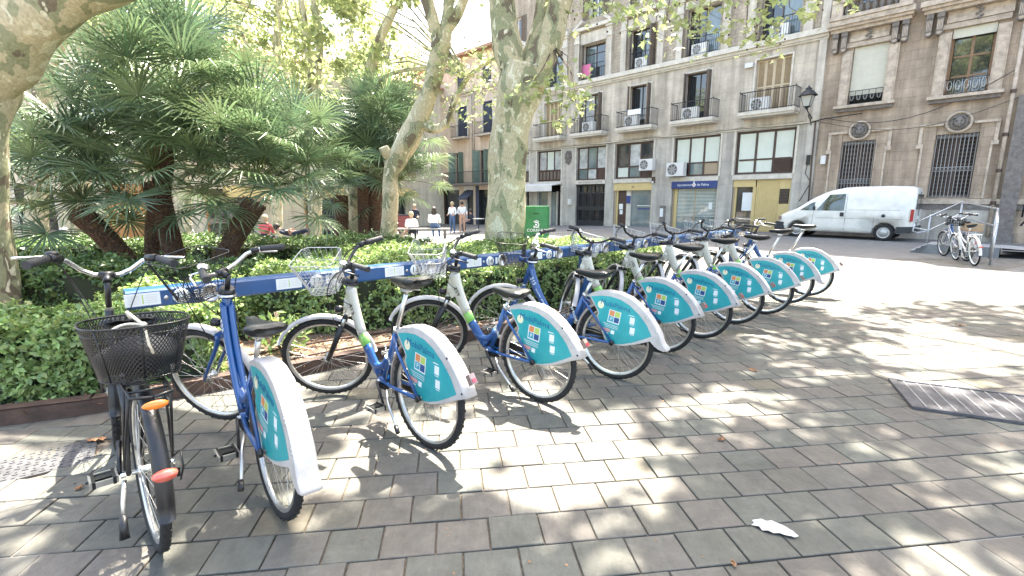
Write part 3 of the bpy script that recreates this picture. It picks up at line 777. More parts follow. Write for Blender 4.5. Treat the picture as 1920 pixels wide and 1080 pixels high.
def frame_mesh(kind):
    b = MB()
    if kind == 'white':
        path = bez((.845, 0, .87), (.80, 0, .70), (.70, 0, .50), (.50, 0, .33), 16)
        cut = [(0, 9, M['whitepaint'], .060, .047), (9, 11, M['greenpaint'], .047, .045), (11, 16, M['blue'], .045, .040)]
        for a, c, mt, r0, r1 in cut:
            k = c - a; b.tube(path[a:c + 1], [r0 + (r1 - r0) * i / k for i in range(k + 1)], mt, 12, flat=((0, 1, 0), .52))
        b.tube([(.87, 0, .79), (.905, 0, .70)], [.034, .03], M['whitepaint'], 12)          # lug to the lower head
        b.prism([(.87, .80), (.905, .70), (.86, .67), (.80, .70), (.83, .80)], -.02, .02, M['whitepaint'])
    else:
        for y in (-.019, .019):
            b.tube(bez((.85, y, .86), (.80, y, .68), (.70, y, .50), (.50, y, .33), 14), .019, M['blue'], 10)
        b.tube(bez((.87, 0, .78), (.80, 0, .62), (.66, 0, .44), (.50, 0, .34), 10), .016, M['blue'], 10)
    b.tube(bez((.62, 0, .42), (.54, 0, .36), (.44, 0, .38), (.40, 0, .48), 8), .026, M['blue'], 10)      # curved gusset up the seat tube
    b.tube([(.46, 0, .30), (.30, 0, .68)], .019, M['blue'], 12)
    b.tube([(.46, -.04, .31), (.46, .04, .31)], .026, M['blue'], 12)
    for s in (-1, 1):
        b.tube([(.45, s * .03, .31), (.30, s * .05, .315), (.0, s * .068, .33)], .012, M['blue'], 8)
        b.tube([(.31, s * .012, .645), (.22, s * .06, .58), (.0, s * .070, .335)], .0095, M['blue'], 8)
        b.lathe([(.001, -.01), (.022, -.008), (.022, .008), (.001, .01)], M['black'], (0, s * .07, .33), 'y', 10)
    hb = HP - HA * .22
    b.tube([HP + HA * .015, hb], .026, M['whitepaint'] if kind == 'white' else M['blue'], 14)
    b.tube([HP + HA * .01, HP + HA * .055], [.046, .036], M['black'], 16)             # dock collar
    b.lathe([(.05, 0), (.05, .012), (.04, .016)], M['alu'] if kind != 'white' else M['black'], tuple(HP + Vector((.0, .0, .0))), 'z', 16)
    b.tube([HP + Vector((.03, 0, .01)), HP + Vector((.13, 0, .012))], .028, M['black'] if kind == 'white' else M['blue'], 12)  # coupling that enters the rail
    return b.mesh("frame")
GOUT = [(.25, .70), (.18, .735), (.08, .755), (-.02, .752), (-.12, .722), (-.21, .665), (-.29, .59), (-.35, .515), (-.395, .44), (-.30, .40), (-.20, .35), (-.10, .315), (0, .30), (.05, .305), (.078, .34), (.12, .44), (.15, .50), (.163, .525), (.152, .555), (.168, .585), (.21, .645)]
GTAIL = GOUT[:8] + [(-.384, .46), (-.398, .42), (-.415, .385), (-.445, .36), (-.452, .345), (-.425, .335), (-.385, .345), (-.345, .37), (-.312, .40)] + GOUT[10:]
TEAL = [(.222, .685), (.14, .705), (.05, .712), (-.04, .698), (-.12, .662), (-.20, .602), (-.27, .528), (-.318, .445), (-.25, .405), (-.16, .358), (-.07, .326), (0, .314), (.04, .322), (.064, .352), (.105, .44), (.137, .505), (.148, .527), (.137, .556), (.155, .592), (.195, .65)]
def guard_mesh(out, tail):
    b = MB(); n = len(out); cx = sum(p[0] for p in out) / n; cz = sum(p[1] for p in out) / n
    def ring(k, y): return [(cx + (x - cx) * k, y, cz + (z - cz) * k) for x, z in out]
    lv = [ring(.97, -.046), ring(.99, -.043), ring(1.0, -.032), ring(1.0, .032), ring(.99, .043), ring(.97, .046)]
    v = [p for r_ in lv for p in r_]
    f = [tuple(range(n)), tuple(range(6 * n - 1, 5 * n - 1, -1))]
    for k in range(5):
        for i in range(n): f.append((k * n + i, k * n + n + i, k * n + n + (i + 1) % n, k * n + (i + 1) % n))
    b.add(v, f[2:], M['guard'], True); b.add(v, f[:2], M['guard'])
    for (x, z) in ([(-.25, .60), (-.268, .585), (-.335, .50), (-.35, .485)] if tail else [(-.235, .632), (-.36, .46)]):
        for s in (-1, 1): b.lathe([(.001, .004 * s), (.007, .003 * s), (.008, 0)], M['alu'] if tail else M['black'], (x, s * .045, z), 'y', 8)
    return b.mesh("wheel_guard")
GM = {0: guard_mesh(GOUT, 0), 1: guard_mesh(GTAIL, 1)}
def side_rect(b, x, z, w, h, y, mat, a=0.0, n=0):
    """little printed patch on the guard side; x,z centre"""
    ca, sa = math.cos(a), math.sin(a); q = []
    if n: q = [(x + w * math.cos(2 * PI * i / n), z + h * math.sin(2 * PI * i / n)) for i in range(n)]
    else: q = [(x + (dx * w * ca - dz * h * sa), z + (dx * w * sa + dz * h * ca)) for dx, dz in ((-1, -1), (1, -1), (1, 1), (-1, 1))]
    b.add([(p[0], y, p[1]) for p in q], [tuple(range(len(q))) if y < 0 else tuple(reversed(range(len(q))))], mat)
def sticker_mesh(s):
    b = MB(); y = s * .0468
    b.add([(x, y, z) for x, z in TEAL], [tuple(range(len(TEAL))) if s > 0 else tuple(reversed(range(len(TEAL))))], M['teal'])
    y2 = s * .0474; y3 = s * .0480
    a = .13 * 1
    side_rect(b, .128, .630, .028, .032, y2, M['cream'], n=20)
    side_rect(b, .003, .545, .052, .054, y2, M['stickw'], a)
    for dx, dz, mt in ((.026, .026, 'orange_s'), (-.022, .026, 'green_s'), (.026, -.023, 'teal_s'), (-.022, -.023, 'navy_s')):
        ca, sa = math.cos(a), math.sin(a); side_rect(b, .001 + dx * ca - dz * sa, .545 + dx * sa + dz * ca, .0215, .0225, y3, M[mt], a)
    for i in range(3): side_rect(b, .03 - i * .004, .476 - i * .013, .068 - i * .006, .0017, y2, M['stickw'], a)
    side_rect(b, .068, .428, .036, .013, y2, M['pinks'], a); side_rect(b, .008, .414, .016, .016, y2, M['stickw'], a); side_rect(b, .075, .402, .028, .004, y2, M['stickw'], a)
    for z in (.540, .458): side_rect(b, -.150 + (z - .54) * .08, z, .020, .026, y2, M['stickw'], a * .4); side_rect(b, -.150 + (z - .54) * .08, z - .034, .016, .0025, y2, M['stickw'], a * .4)
    side_rect(b, -.142, .580, .024, .0028, y2, M['stickw'], a * .6)
    return b.mesh("sticker")
SM = {1: sticker_mesh(1), -1: sticker_mesh(-1)}
def fork_mesh(kind):
    b = MB(); hb = HP - HA * .22; ax = Vector((1.13, 0, .33))
    c = hb - HA * .03
    b.tube([hb, c], .022, M['alu'], 12)
    mt = M['black'] if kind == 'white' else M['blue']
    b.obox(c - HA * .01, (.022, 0, 0), (0, .055, 0), HA * .016, mt)
    for s in (-1, 1):
        y = s * .05
        if kind == 'white':
            b.tube([c + Vector((0, y, 0)), c - HA * .08 + Vector((.01, y, 0))], .013, M['alu'], 10)
            b.tube([c - HA * .06 + Vector((.012, y, 0)), c - HA * .25 + Vector((.05, y, 0)), ax + Vector((-.012, y, .01))], [.022, .020, .015], mt, 10)
        else:
            b.tube(bez(c + Vector((0, y, 0)), c - HA * .12 + Vector((0, y, 0)), ax + Vector((-.10, y, .16)), ax + Vector((0, y, 0)), 8), [.014] * 5 + [.012, .011, .010, .009], mt, 10)
    return b.mesh("fork")
def bars_mesh(mat):
    b = MB(); st = HP + HA * .14
    pts = []
    for s in (-1, 1):
        p = [(st.x + .045, 0, 1.045), (st.x + .047, s * .045, 1.047), (st.x + .035, s * .11, 1.065), (st.x + .0, s * .16, 1.105), (st.x - .05, s * .20, 1.125), (st.x - .13, s * .265, 1.125), (st.x - .16, s * .29, 1.12)]
        b.tube(p, .0115, mat, 10)
        b.tube([(st.x - .03, s * .185, 1.118), (st.x + .02, s * .205, 1.105), (st.x + .0, s * .235, 1.095), (st.x - .10, s * .30, 1.085)], .006, M['alu'] if mat is M['alu'] else M['black'], 6)   # brake lever
        b.tube([(st.x - .025, s * .175, 1.12), (st.x - .055, s * .205, 1.125)], .019, M['black'], 10)
    b.tube([HP + HA * .03, st], .0145, M['black'], 10); b.tube([st - HA * .01, Vector((st.x + .045, 0, 1.045))], .020, M['black'], 10)
    b.tube([(st.x + .045, -.035, 1.046), (st.x + .045, .035, 1.046)], .019, M['black'], 10)
    return b.mesh("handlebar")
def grip_mesh(s):
    st = HP + HA * .14; b = MB(); p = [Vector((st.x - .06, s * .21, 1.126)), Vector((st.x - .165, s * .293, 1.119))]
    b.tube([p[0].lerp(p[1], i / 6) for i in range(7)], [.0175, .0165, .0175, .018, .0175, .0185, .019], M['grip'], 12); return b.mesh("grip")
GRIP = {s: grip_mesh(s) for s in (-1, 1)}
def basket_mesh(mat):
    b = MB(); x0, x1, w0, w1, z0, z1 = .90, 1.14, .125, .175, .90, 1.12; r = .0022
    def ring(t, k=1): 
        w = w0 + (w1 - w0) * t; xa, xb = x0 + .01 - .02 * t, x1 - .05 + .07 * t; z = z0 + (z1 - z0) * t
        c = .035
        return [(xa, -w + c, z), (xa, w - c, z), (xa + c, w, z), (xb - c, w, z + (.02 * t)), (xb, w - c, z + .02 * t), (xb, -w + c, z + .02 * t), (xb - c, -w, z + .02 * t), (xa + c, -w, z)]
    for t, rr in ((0, .003), (.12, r), (.24, r), (.62, r), (1, .0035)): b.tube(ring(t), rr, mat, 4, closed=True)
    def pt(t, u):
        q = ring(t); n = len(q); k = int(u * n) % n; f = u * n - int(u * n); a, c = Vector(q[k]), Vector(q[(k + 1) % n]); return a.lerp(c, f)
    for i in range(40): b.tube([pt(0, i / 40), pt(.5, i / 40), pt(1, i / 40)], r * .8, mat, 3, False)
    for i in range(9):
        y = -w0 + .03 + i * (2 * w0 - .06) / 8; b.tube([(x0 + .01, y, z0), (x1 - .05, y, z0)], r, mat, 3, False)
    for i in range(7): x = x0 + .02 + i * .028; b.tube([(x, -w0, z0), (x, w0, z0)], r, mat, 3, False)
    return b.mesh("basket")
def saddle_mesh():
    b = MB(); secs = []
    for x, w, h, z in ((.150, .010, .008, .002), (.145, .018, .016, .004), (.11, .026, .024, .008), (.04, .034, .030, .010), (-.02, .052, .034, .014), (-.07, .082, .036, .024), (-.11, .098, .034, .034), (-.145, .095, .028, .040), (-.162, .070, .016, .038)):
        ring = []
        for j in range(14):
            a = 2 * PI * j / 14; yy = math.cos(a) * w; zz = math.sin(a)
            zz = zz * h * .75 if zz > 0 else zz * h * 1.55
            ring.append((x, yy, z + zz + (-.006 if abs(yy) < w * .25 and zz > 0 else 0)))
        secs.append(ring)
    n = 14; v = [p for s in secs for p in s]; f = [(k * n + i, k * n + (i + 1) % n, k * n + n + (i + 1) % n, k * n + n + i) for k in range(len(secs) - 1) for i in range(n)]
    f += [tuple(range(n)), tuple(len(v) - 1 - i for i in range(n))]
    b.add(v, f, M['saddle'], True)
    for s in (-1, 1): b.tube([(.10, s * .012, -.02), (.0, s * .02, -.045), (-.10, s * .03, -.03)], .0035, M['alu'], 5)
    b.box(-.03, .03, -.022, .022, -.055, -.035, M['alu'])
    return b.mesh("saddle")
SAD = saddle_mesh()
def crank_mesh(s):
    b = MB(); c = Vector((.46, s * .055, .31)); d = Vector((-.62, 0, -.78)) if s > 0 else Vector((.62, 0, .78))
    e = c + d * .165 + Vector((0, s * .02, 0)); b.tube([c, e], [.012, .010], M['black'], 8, flat=((0, 1, 0), .7)); b.tube([(.46, 0, .31), c], .012, M['alu'], 8)
    return b.mesh("crank"), e
def pedal_mesh():
    b = MB()
    for x in (-.045, .045): b.box(x - .006, x + .006, -.045, .045, -.012, .012, M['alu'])
    for y in (-.045, .045): b.box(-.05, .05, y - .004, y + .004, -.012, .012, M['alu'])
    b.box(-.018, .018, -.045, .045, -.011, .011, M['black']); b.tube([(0, -.06, 0), (0, .06, 0)], .006, M['black'], 6)
    for y in (-.035, .035): b.box(-.052, .052, y - .006, y + .006, -.015, .015, M['black'])
    return b.mesh("pedal")
PED = pedal_mesh()
def chain_mesh():
    b = MB(); b.lathe([(.001, -.004), (.075, -.004), (.078, 0), (.075, .004), (.001, .004)], M['black'], (.46, -.055, .31), 'y', 24)
    b.prism([(.52, .35), (.42, .395), (.05, .372), (-.02, .33), (.05, .292), (.42, .235), (.53, .26), (.55, .31)], -.066, -.048, M['black']); return b.mesh("chain_case")
CHAIN = chain_mesh()
def stand_mesh():
    b = MB(); b.tube([(.40, .03, .28), (.30, .075, .20), (.16, .115, .11)], .009, M['alu'], 8); b.tube([(.17, .113, .115), (.13, .125, .085)], .014, M['black'], 8); b.box(.38, .46, .01, .05, .27, .30, M['black']); return b.mesh("kickstand")
STAND = stand_mesh()
def cables_mesh(seed):
    r = random.Random(seed); b = MB(); st = HP + HA * .14
    for s, e in ((1, (.80, .04, .74)), (-1, (.86, -.05, .70)), (1, (1.0, .05, .62)), (-1, (.78, .02, .66))):
        a = Vector((st.x + .01, s * .20, 1.10)); m = Vector((st.x + .10 + r.uniform(0, .08), s * (.15 + r.uniform(-.03, .06)), .98 + r.uniform(-.05, .04)))
        b.tube(bez(a, m + Vector((.02, s * .05, .06)), m - Vector((.0, s * .02, .12)), Vector(e), 12), .003, M['black'], 5)
    return b.mesh("cables")
FR = {k: frame_mesh(k) for k in ('white', 'blue')}; FK = {k: fork_mesh(k) for k in ('white', 'blue')}
BAR = {'white': bars_mesh(M['black']), 'blue': bars_mesh(M['alu'])}
BSK = {'white': basket_mesh(pm('basket_wire', (.40, .40, .38), .4)), 'blue': basket_mesh(M['black'])}
FG = mudguard(1.13, .33, .362, 28, 178, .026, M['guard'], "mudguard"); RG = mudguard(0, .33, .358, -14, 62, .026, M['pinks'] if False else pm("old_guard", (.30, .25, .22), .5, var=.2), "mudguard")
CR1, PE1 = crank_mesh(1); CR2, PE2 = crank_mesh(-1)
def small_meshes():
    b = MB(); b.lathe([(.001, .0), (.030, .0), (.030, .012), (.022, .022), (.001, .026)], M['chrome'], (0, 0, 0), 'z', 16); bell = b.mesh("bell")
    b = MB(); b.tube([(0, 0, 0), (.03, 0, 0), (.055, 0, 0)], [.018, .027, .029], M['black'], 14); b.lathe([(.026, .0), (.02, .006), (.001, .009)], M['lens'], (.055, 0, 0), 'x', 14); fl = b.mesh("front_lamp")
    b = MB(); b.box(-.032, 0, -.02, .02, -.03, .03, M['lens']); b.box(-.036, -.032, -.014, .014, -.024, .0, M['tail']); tl = b.mesh("tail_lamp")
    b = MB(); b.box(-.012, .012, -.05, .05, -.01, .01, M['chrome']); lg = b.mesh("frame_lug")
    return bell, fl, tl
BELL, FLAMP, TLAMP = small_meshes()
TX = Matrix(((-1, 0, 0, 0), (0, 0, 1, 0), (0, 1, 0, 0), (0, 0, 0, 1)))     # lettering read from the left side of the bicycle
TXR = Matrix(((1, 0, 0, 0), (0, 0, -1, 0), (0, 1, 0, 0), (0, 0, 0, 1)))    # from the right side

def hire_bike(kind, number, sa, seat, tail, rc, yaw, lean, raise_, label, front_basket=True):
    t = thing("bicycle", label, "bicycle", (0, 0, 0), 0, "hire bicycles docked at the blue rail")
    f = Vector((math.sin(R(yaw)), math.cos(R(yaw)), 0)); l = Vector((-f.y, f.x, 0))
    rot = Matrix(((f.x, l.x, 0, 0), (f.y, l.y, 0, 0), (0, 0, 1, 0), (0, 0, 0, 1)))
    t.matrix_basis = Matrix.Translation((rc[0], rc[1], 0.001)) @ rot @ Matrix.Rotation(R(-lean), 4, 'X') @ Matrix.Rotation(R(-raise_), 4, 'Y')
    fr = link("frame", FR[kind], t)
    if number: 
        ang = R(58); mwn = Matrix.Translation((.788 if kind == 'white' else .80, .0325 if kind == 'white' else .0395, .735)) @ TX @ Matrix.Rotation(-ang, 4, 'Z')
        link("lettering", text_mesh(number, .052, M['black'] if kind == 'white' else M['stickw'], .0006), fr, mw=mwn)
        mwn = Matrix.Translation((.715, .0305 if kind == 'white' else .0395, .60)) @ TX @ Matrix.Rotation(-R(52), 4, 'Z')
        link("lettering", text_mesh("Ajuntament   de Palma", .019, M['alu'] if kind == 'white' else M['stickw'], .0005), fr, mw=mwn)
        mwn = Matrix.Translation((.385, .0205, .50)) @ TX @ Matrix.Rotation(R(113 - 180 + 180), 4, 'Z')
        link("lettering", text_mesh("palma.es", .04, M['stickw'], .0006), fr, mw=mwn)
    put_wheel(t, (0, 0, .33), rotv=rng.uniform(0, 6)); S = steer(sa)
    put_wheel(t, (1.13, 0, .33), S, rotv=rng.uniform(0, 6))
    link("fork", FK[kind], t, mw=S); link("mudguard", FG, t, mw=S); link("mudguard", RG, t)
    hb = link("handlebar", BAR[kind], t, mw=S)
    for s in (-1, 1): link("grip", GRIP[s], hb)
    link("bell", BELL, hb, (HP.x - .03, .15 if kind == 'white' else .13, 1.115), (0, -.4, 0))
    if front_basket: link("basket", BSK[kind], t, mw=S)
    link("cables", cables_mesh(hash(number or 'x') % 9 if False else len(label)), t, mw=S)
    link("front_lamp", FLAMP, t, mw=S @ Matrix.Translation((.93, 0, .72)))
    g = link("wheel_guard", GM[tail], t)
    for s in (1, -1):
        st = link("sticker", SM[s], g)
    for s, T in ((1, TX), (-1, TXR)):
        link("lettering", text_mesh("MobiPalma", .060, M['tealdark'], .0005), g, mw=Matrix.Translation((.0, s * .0477, .640)) @ T @ Matrix.Rotation(-.13 * s, 4, 'Z'))
        link("lettering", text_mesh("P", .04, M['stickw'], .0003), g, mw=Matrix.Translation((.028, s * .0486, .524)) @ T @ Matrix.Rotation(-.13 * s, 4, 'Z'))
    sl = Vector((.30, 0, .68)); sd = Vector((-.388, 0, .922))
    b = MB(); b.tube([sl - sd * .05, sl + sd * (seat + .03)], .0135, M['alu'], 12); b.tube([sl - sd * .012, sl + sd * .012], .023, M['alu'], 12); b.obox(sl + Vector((-.03, .01, 0)), (.02, 0, 0), (0, .004, 0), (0, 0, .006), M['alu'])
    link("seat_post", b.mesh("seat_post"), t); e = sl + sd * (seat + .055)
    link("saddle", SAD, t, tuple(e + Vector((.01, 0, .045))), (0, R(-3 + rng.uniform(-4, 3)), 0))
    link("crank", CR1, t); link("crank", CR2, t); link("pedal", PED, t, tuple(PE1 + Vector((0, .055, 0)))); link("pedal", PED, t, tuple(PE2 + Vector((0, -.055, 0))))
    link("chain_case", CHAIN, t); link("kickstand", STAND, t)
    link("tail_lamp", TLAMP, t, (-.375, 0, .53) if not tail else (.235, 0, .62), (0, R(35), 0))
    return t
# kind, number, steering, seat height, tail, rear contact, yaw, lean, raised front, label
BIKES = [
    ('blue', '502', 36, .10, 1, (-1.15, 2.11), -43, -3, 3.5, "all blue hire bicycle nearest the camera, with black wire basket and long tailed guard"),
    ('white', '413', 50, .24, 0, (-.52, 2.73), -48, -1, .8, "white and blue hire bicycle with raised saddle, right beside the nearest all blue one"),
    ('white', '259', 42, .02, 0, (.19, 3.41), -52, 2, 1.6, "white and blue hire bicycle between the raised saddle one and the second all blue one"),
    ('blue', '515', 34, .10, 1, (.85, 3.88), -56, 0, 2.4, "all blue hire bicycle with long tailed guard and low black saddle, in mid row"),
    ('white', '121', -52, .18, 0, (1.47, 4.59), -53, 2.5, 1.4, "white framed hire bicycle just left of the blue post under the middle of the rail"),
    ('white', '195', -48, .22, 0, (2.04, 5.09), -53, 3, 2.4, "white framed hire bicycle first to the right of the rail's middle post"),
    ('white', None, -40, .24, 0, (2.69, 5.70), -54, 2, 2, "white framed hire bicycle with raised saddle, fourth from the far end of the rail"),
    ('white', None, -36, .24, 0, (3.32, 6.20), -56, 0, 2.6, "white framed hire bicycle, third from the far end of the rail"),
    ('white', None, -30, .28, 1, (3.99, 6.85), -57, -1, 1.6, "white framed hire bicycle with long tailed guard, last but one on the rail"),
    ('blue', None, 20, .32, 0, (4.64, 7.42), -60, -1, 1.8, "last hire bicycle at the far end of the rail, saddle on a tall post"),
]
for k, nmb, sa, seat, tail, rc, yaw, lean, rz_, lb in BIKES: hire_bike(k, nmb, sa, seat, tail, rc, yaw, lean, rz_, lb)
# ---------------------------------------------------------------- private bicycles
def city_bike(label, loc, yaw, lean=0, framem='black', bars='chrome', sa=0, rack=True, basket=None, group=None, detail=True, basem=0, tyrew=False, saddle=True, sc_=1.0):
    t = thing("bicycle", label, "bicycle", (0, 0, 0), 0, group)
    f = Vector((math.sin(R(yaw)), math.cos(R(yaw)), 0)); l = Vector((-f.y, f.x, 0))
    rot = Matrix(((f.x, l.x, 0, 0), (f.y, l.y, 0, 0), (0, 0, 1, 0), (0, 0, 0, 1)))
    t.matrix_basis = Matrix.Translation((loc[0], loc[1], gz(*loc) + .001)) @ rot @ Matrix.Rotation(R(-lean), 4, 'X') @ Matrix.Scale(sc_, 4)
    fm = M[framem]
    HP2 = Vector((.86, 0, .86)); HA2 = HA
    S = Matrix.Translation(HP2) @ Matrix.Rotation(R(sa), 4, HA2) @ Matrix.Translation(-HP2)
    b = MB()
    b.tube([(.865, 0, .845), (.93, 0, .66)], .018, fm, 10)
    b.tube(bez((.90, 0, .72), (.78, 0, .50), (.62, 0, .38), (.46, 0, .29), 10), .017, fm, 10)
    b.tube(bez((.88, 0, .80), (.74, 0, .60), (.58, 0, .50), (.38, 0, .49), 10), .013, fm, 8)
    b.tube([(.46, 0, .29), (.28, 0, .74)], .015, fm, 10)
    for s in (-1, 1):
        b.tube([(.45, s * .03, .29), (0, s * .065, .33)], .009, fm, 8); b.tube([(.31, s * .014, .67), (0, s * .065, .335)], .008, fm, 8)
        b.lathe([(.001, .012), (.010, .012), (.010, -.004)] if s > 0 else [(.010, .004), (.010, -.012), (.001, -.012)], M['chrome'], (0, s * .078, .33), 'y', 8)
    b.tube([(.46, -.04, .29), (.46, .04, .29)], .022, fm, 10)
    b.build("frame", t)
    put_wheel(t, (0, 0, .33), rotv=1.1, W=WPW if tyrew else WP); put_wheel(t, (1.13, 0, .33), S, rotv=.4, W=WPW if tyrew else WP)
    b = MB(); hb = HP2 - HA2 * .2; b.tube([hb, hb - HA2 * .04], .02, fm, 10)
    for s in (-1, 1): b.tube(bez(hb - HA2 * .03 + Vector((0, s * .045, 0)), hb - HA2 * .16 + Vector((0, s * .047, 0)), (1.04, s * .05, .47), (1.13, s * .05, .33), 8), .011, fm, 8)
    b.obox(hb - HA2 * .035, (.015, 0, 0), (0, .05, 0), HA2 * .012, fm); link("fork", b.mesh("fork"), t, mw=S)
    link("mudguard", mudguard(1.13, .33, .355, 20, 185, .026, fm, "mudguard"), t, mw=S); link("mudguard", mudguard(0, .33, .355, 0, 190, .028, fm, "mudguard"), t)
    b = MB(); st = HP2 + HA2 * .14; bm = M[bars]
    b.tube([HP2, st], .013, M['black'], 10); b.tube([st, (st.x + .07, 0, 1.02)], .017, M['black'], 10); b.tube([(st.x + .07, -.03, 1.02), (st.x + .07, .03, 1.02)], .02, M['black'], 10)
    for s in (-1, 1):
        b.tube([(st.x + .07, 0, 1.02), (st.x + .075, s * .05, 1.022), (st.x + .06, s * .10, 1.05), (st.x + .02, s * .15, 1.10), (st.x - .04, s * .20, 1.115), (st.x - .16, s * .26, 1.10)], .0115, bm, 10)
        b.tube([(st.x - .03, s * .18, 1.125), (st.x + .03, s * .21, 1.12), (st.x + .0, s * .255, 1.118), (st.x - .07, s * .32, 1.12)], .0065, bm, 6)
        b.tube([(st.x - .0, s * .165, 1.112), (st.x - .05, s * .205, 1.118)], .021, M['black'], 10)
    h = link("handlebar", b.mesh("handlebar"), t, mw=S)
    for s in (-1, 1):
        g = MB(); p0, p1 = Vector((st.x - .05, s * .207, 1.115)), Vector((st.x - .17, s * .265, 1.098)); g.tube([p0.lerp(p1, i / 5) for i in range(6)], [.019, .017, .018, .018, .019, .020], M['grip'], 12); link("grip", g.mesh("grip"), h)
    if detail:
        b = MB(); b.ball((st.x - .02, .19, 1.135), .026, M['black'], 12, (1, 1, .6)); link("bell", b.mesh("bell"), h)
        b = MB()
        for s, e in ((1, (.88, .02, .62)), (-1, (.90, -.03, .66)), (1, (.84, 0, .72))):
            b.tube(bez((st.x, s * .22, 1.12), (st.x + .16, s * .17, 1.12), (st.x + .14, s * .10, .86), e, 12), .0028, M['black'], 5)
        link("cables", b.mesh("cables"), t, mw=S)
    if saddle:
        b = MB(); b.tube([(.285, 0, .72), (.235, 0, .84)], .0135, M['alu'], 10); b.build("seat_post", t); link("saddle", SAD, t, (.24, 0, .885))
    if rack:
        b = MB()
        for s in (-1, 1): b.tube([(.25, s * .06, .70), (.0, s * .065, .72), (-.26, s * .06, .72), (-.29, 0, .72)], .006, fm, 6); b.tube([(-.10, s * .062, .715), (-.02, s * .078, .36)], .005, fm, 6); b.tube([(-.22, s * .062, .715), (-.02, s * .078, .36)], .005, fm, 6)
        for x in (.1, 0, -.1, -.2): b.tube([(x, -.062, .722), (x, .062, .722)], .005, fm, 6)
        b.build("carrier_rack", t)
        b = MB(); b.lathe([(.001, -.012), (.03, -.010), (.034, 0)], M['reflo'], (0, 0, 0), 'x', 18)
        for i, v in enumerate(b.v): b.v[i] = (v[0], v[1] * 1.15, v[2] * .46)
        if detail: link("reflector", b.mesh("reflector"), t, (-.315, 0, .70))
        b = MB(); b.lathe([(.001, -.022), (.034, -.018), (.040, 0), (.001, .004)], M['reflr'], (0, 0, 0), 'x', 18)
        for i, v in enumerate(b.v): b.v[i] = (v[0], v[1] * 1.0, v[2] * .52)
        link("tail_lamp", b.mesh("tail_lamp"), t, (-.368, 0, .46))
    for s in (1, -1):
        b = MB(); c = Vector((.46, s * .05, .29)); d = Vector((.8, 0, .6)) * (1 if s < 0 else -1); e = c + d * .165 + Vector((0, s * .02, 0)); b.tube([c, e], [.011, .009], M['black'], 8); b.build("crank", t)
        link("pedal", PED, t, tuple(e + Vector((0, s * .055, 0))))
    link("chain_case", CHAIN, t)
    if detail:
        b = MB(); b.tube([(.0, .08, .31), (-.04, .095, .24), (-.07, .10, .19)], .008, M['alu'], 8); b.tube([(-.065, .10, .20), (-.10, .105, .12)], [.012, .017], M['black'], 8); b.build("kickstand", t)
        b = MB(); b.tube([(-.02, -.078, .36), (-.06, -.10, .40), (-.10, -.098, .34), (-.06, -.092, .27)], .004, M['black'], 6); b.box(-.03, .03, -.098, -.085, .27, .31, M['black']); b.build("derailleur", t)
    return t
cb = city_bike("black city bicycle in the left foreground with chrome bars and an orange rear reflector", (-1.58, 1.89), -45, -2, sa=-6, sc_=1.07)
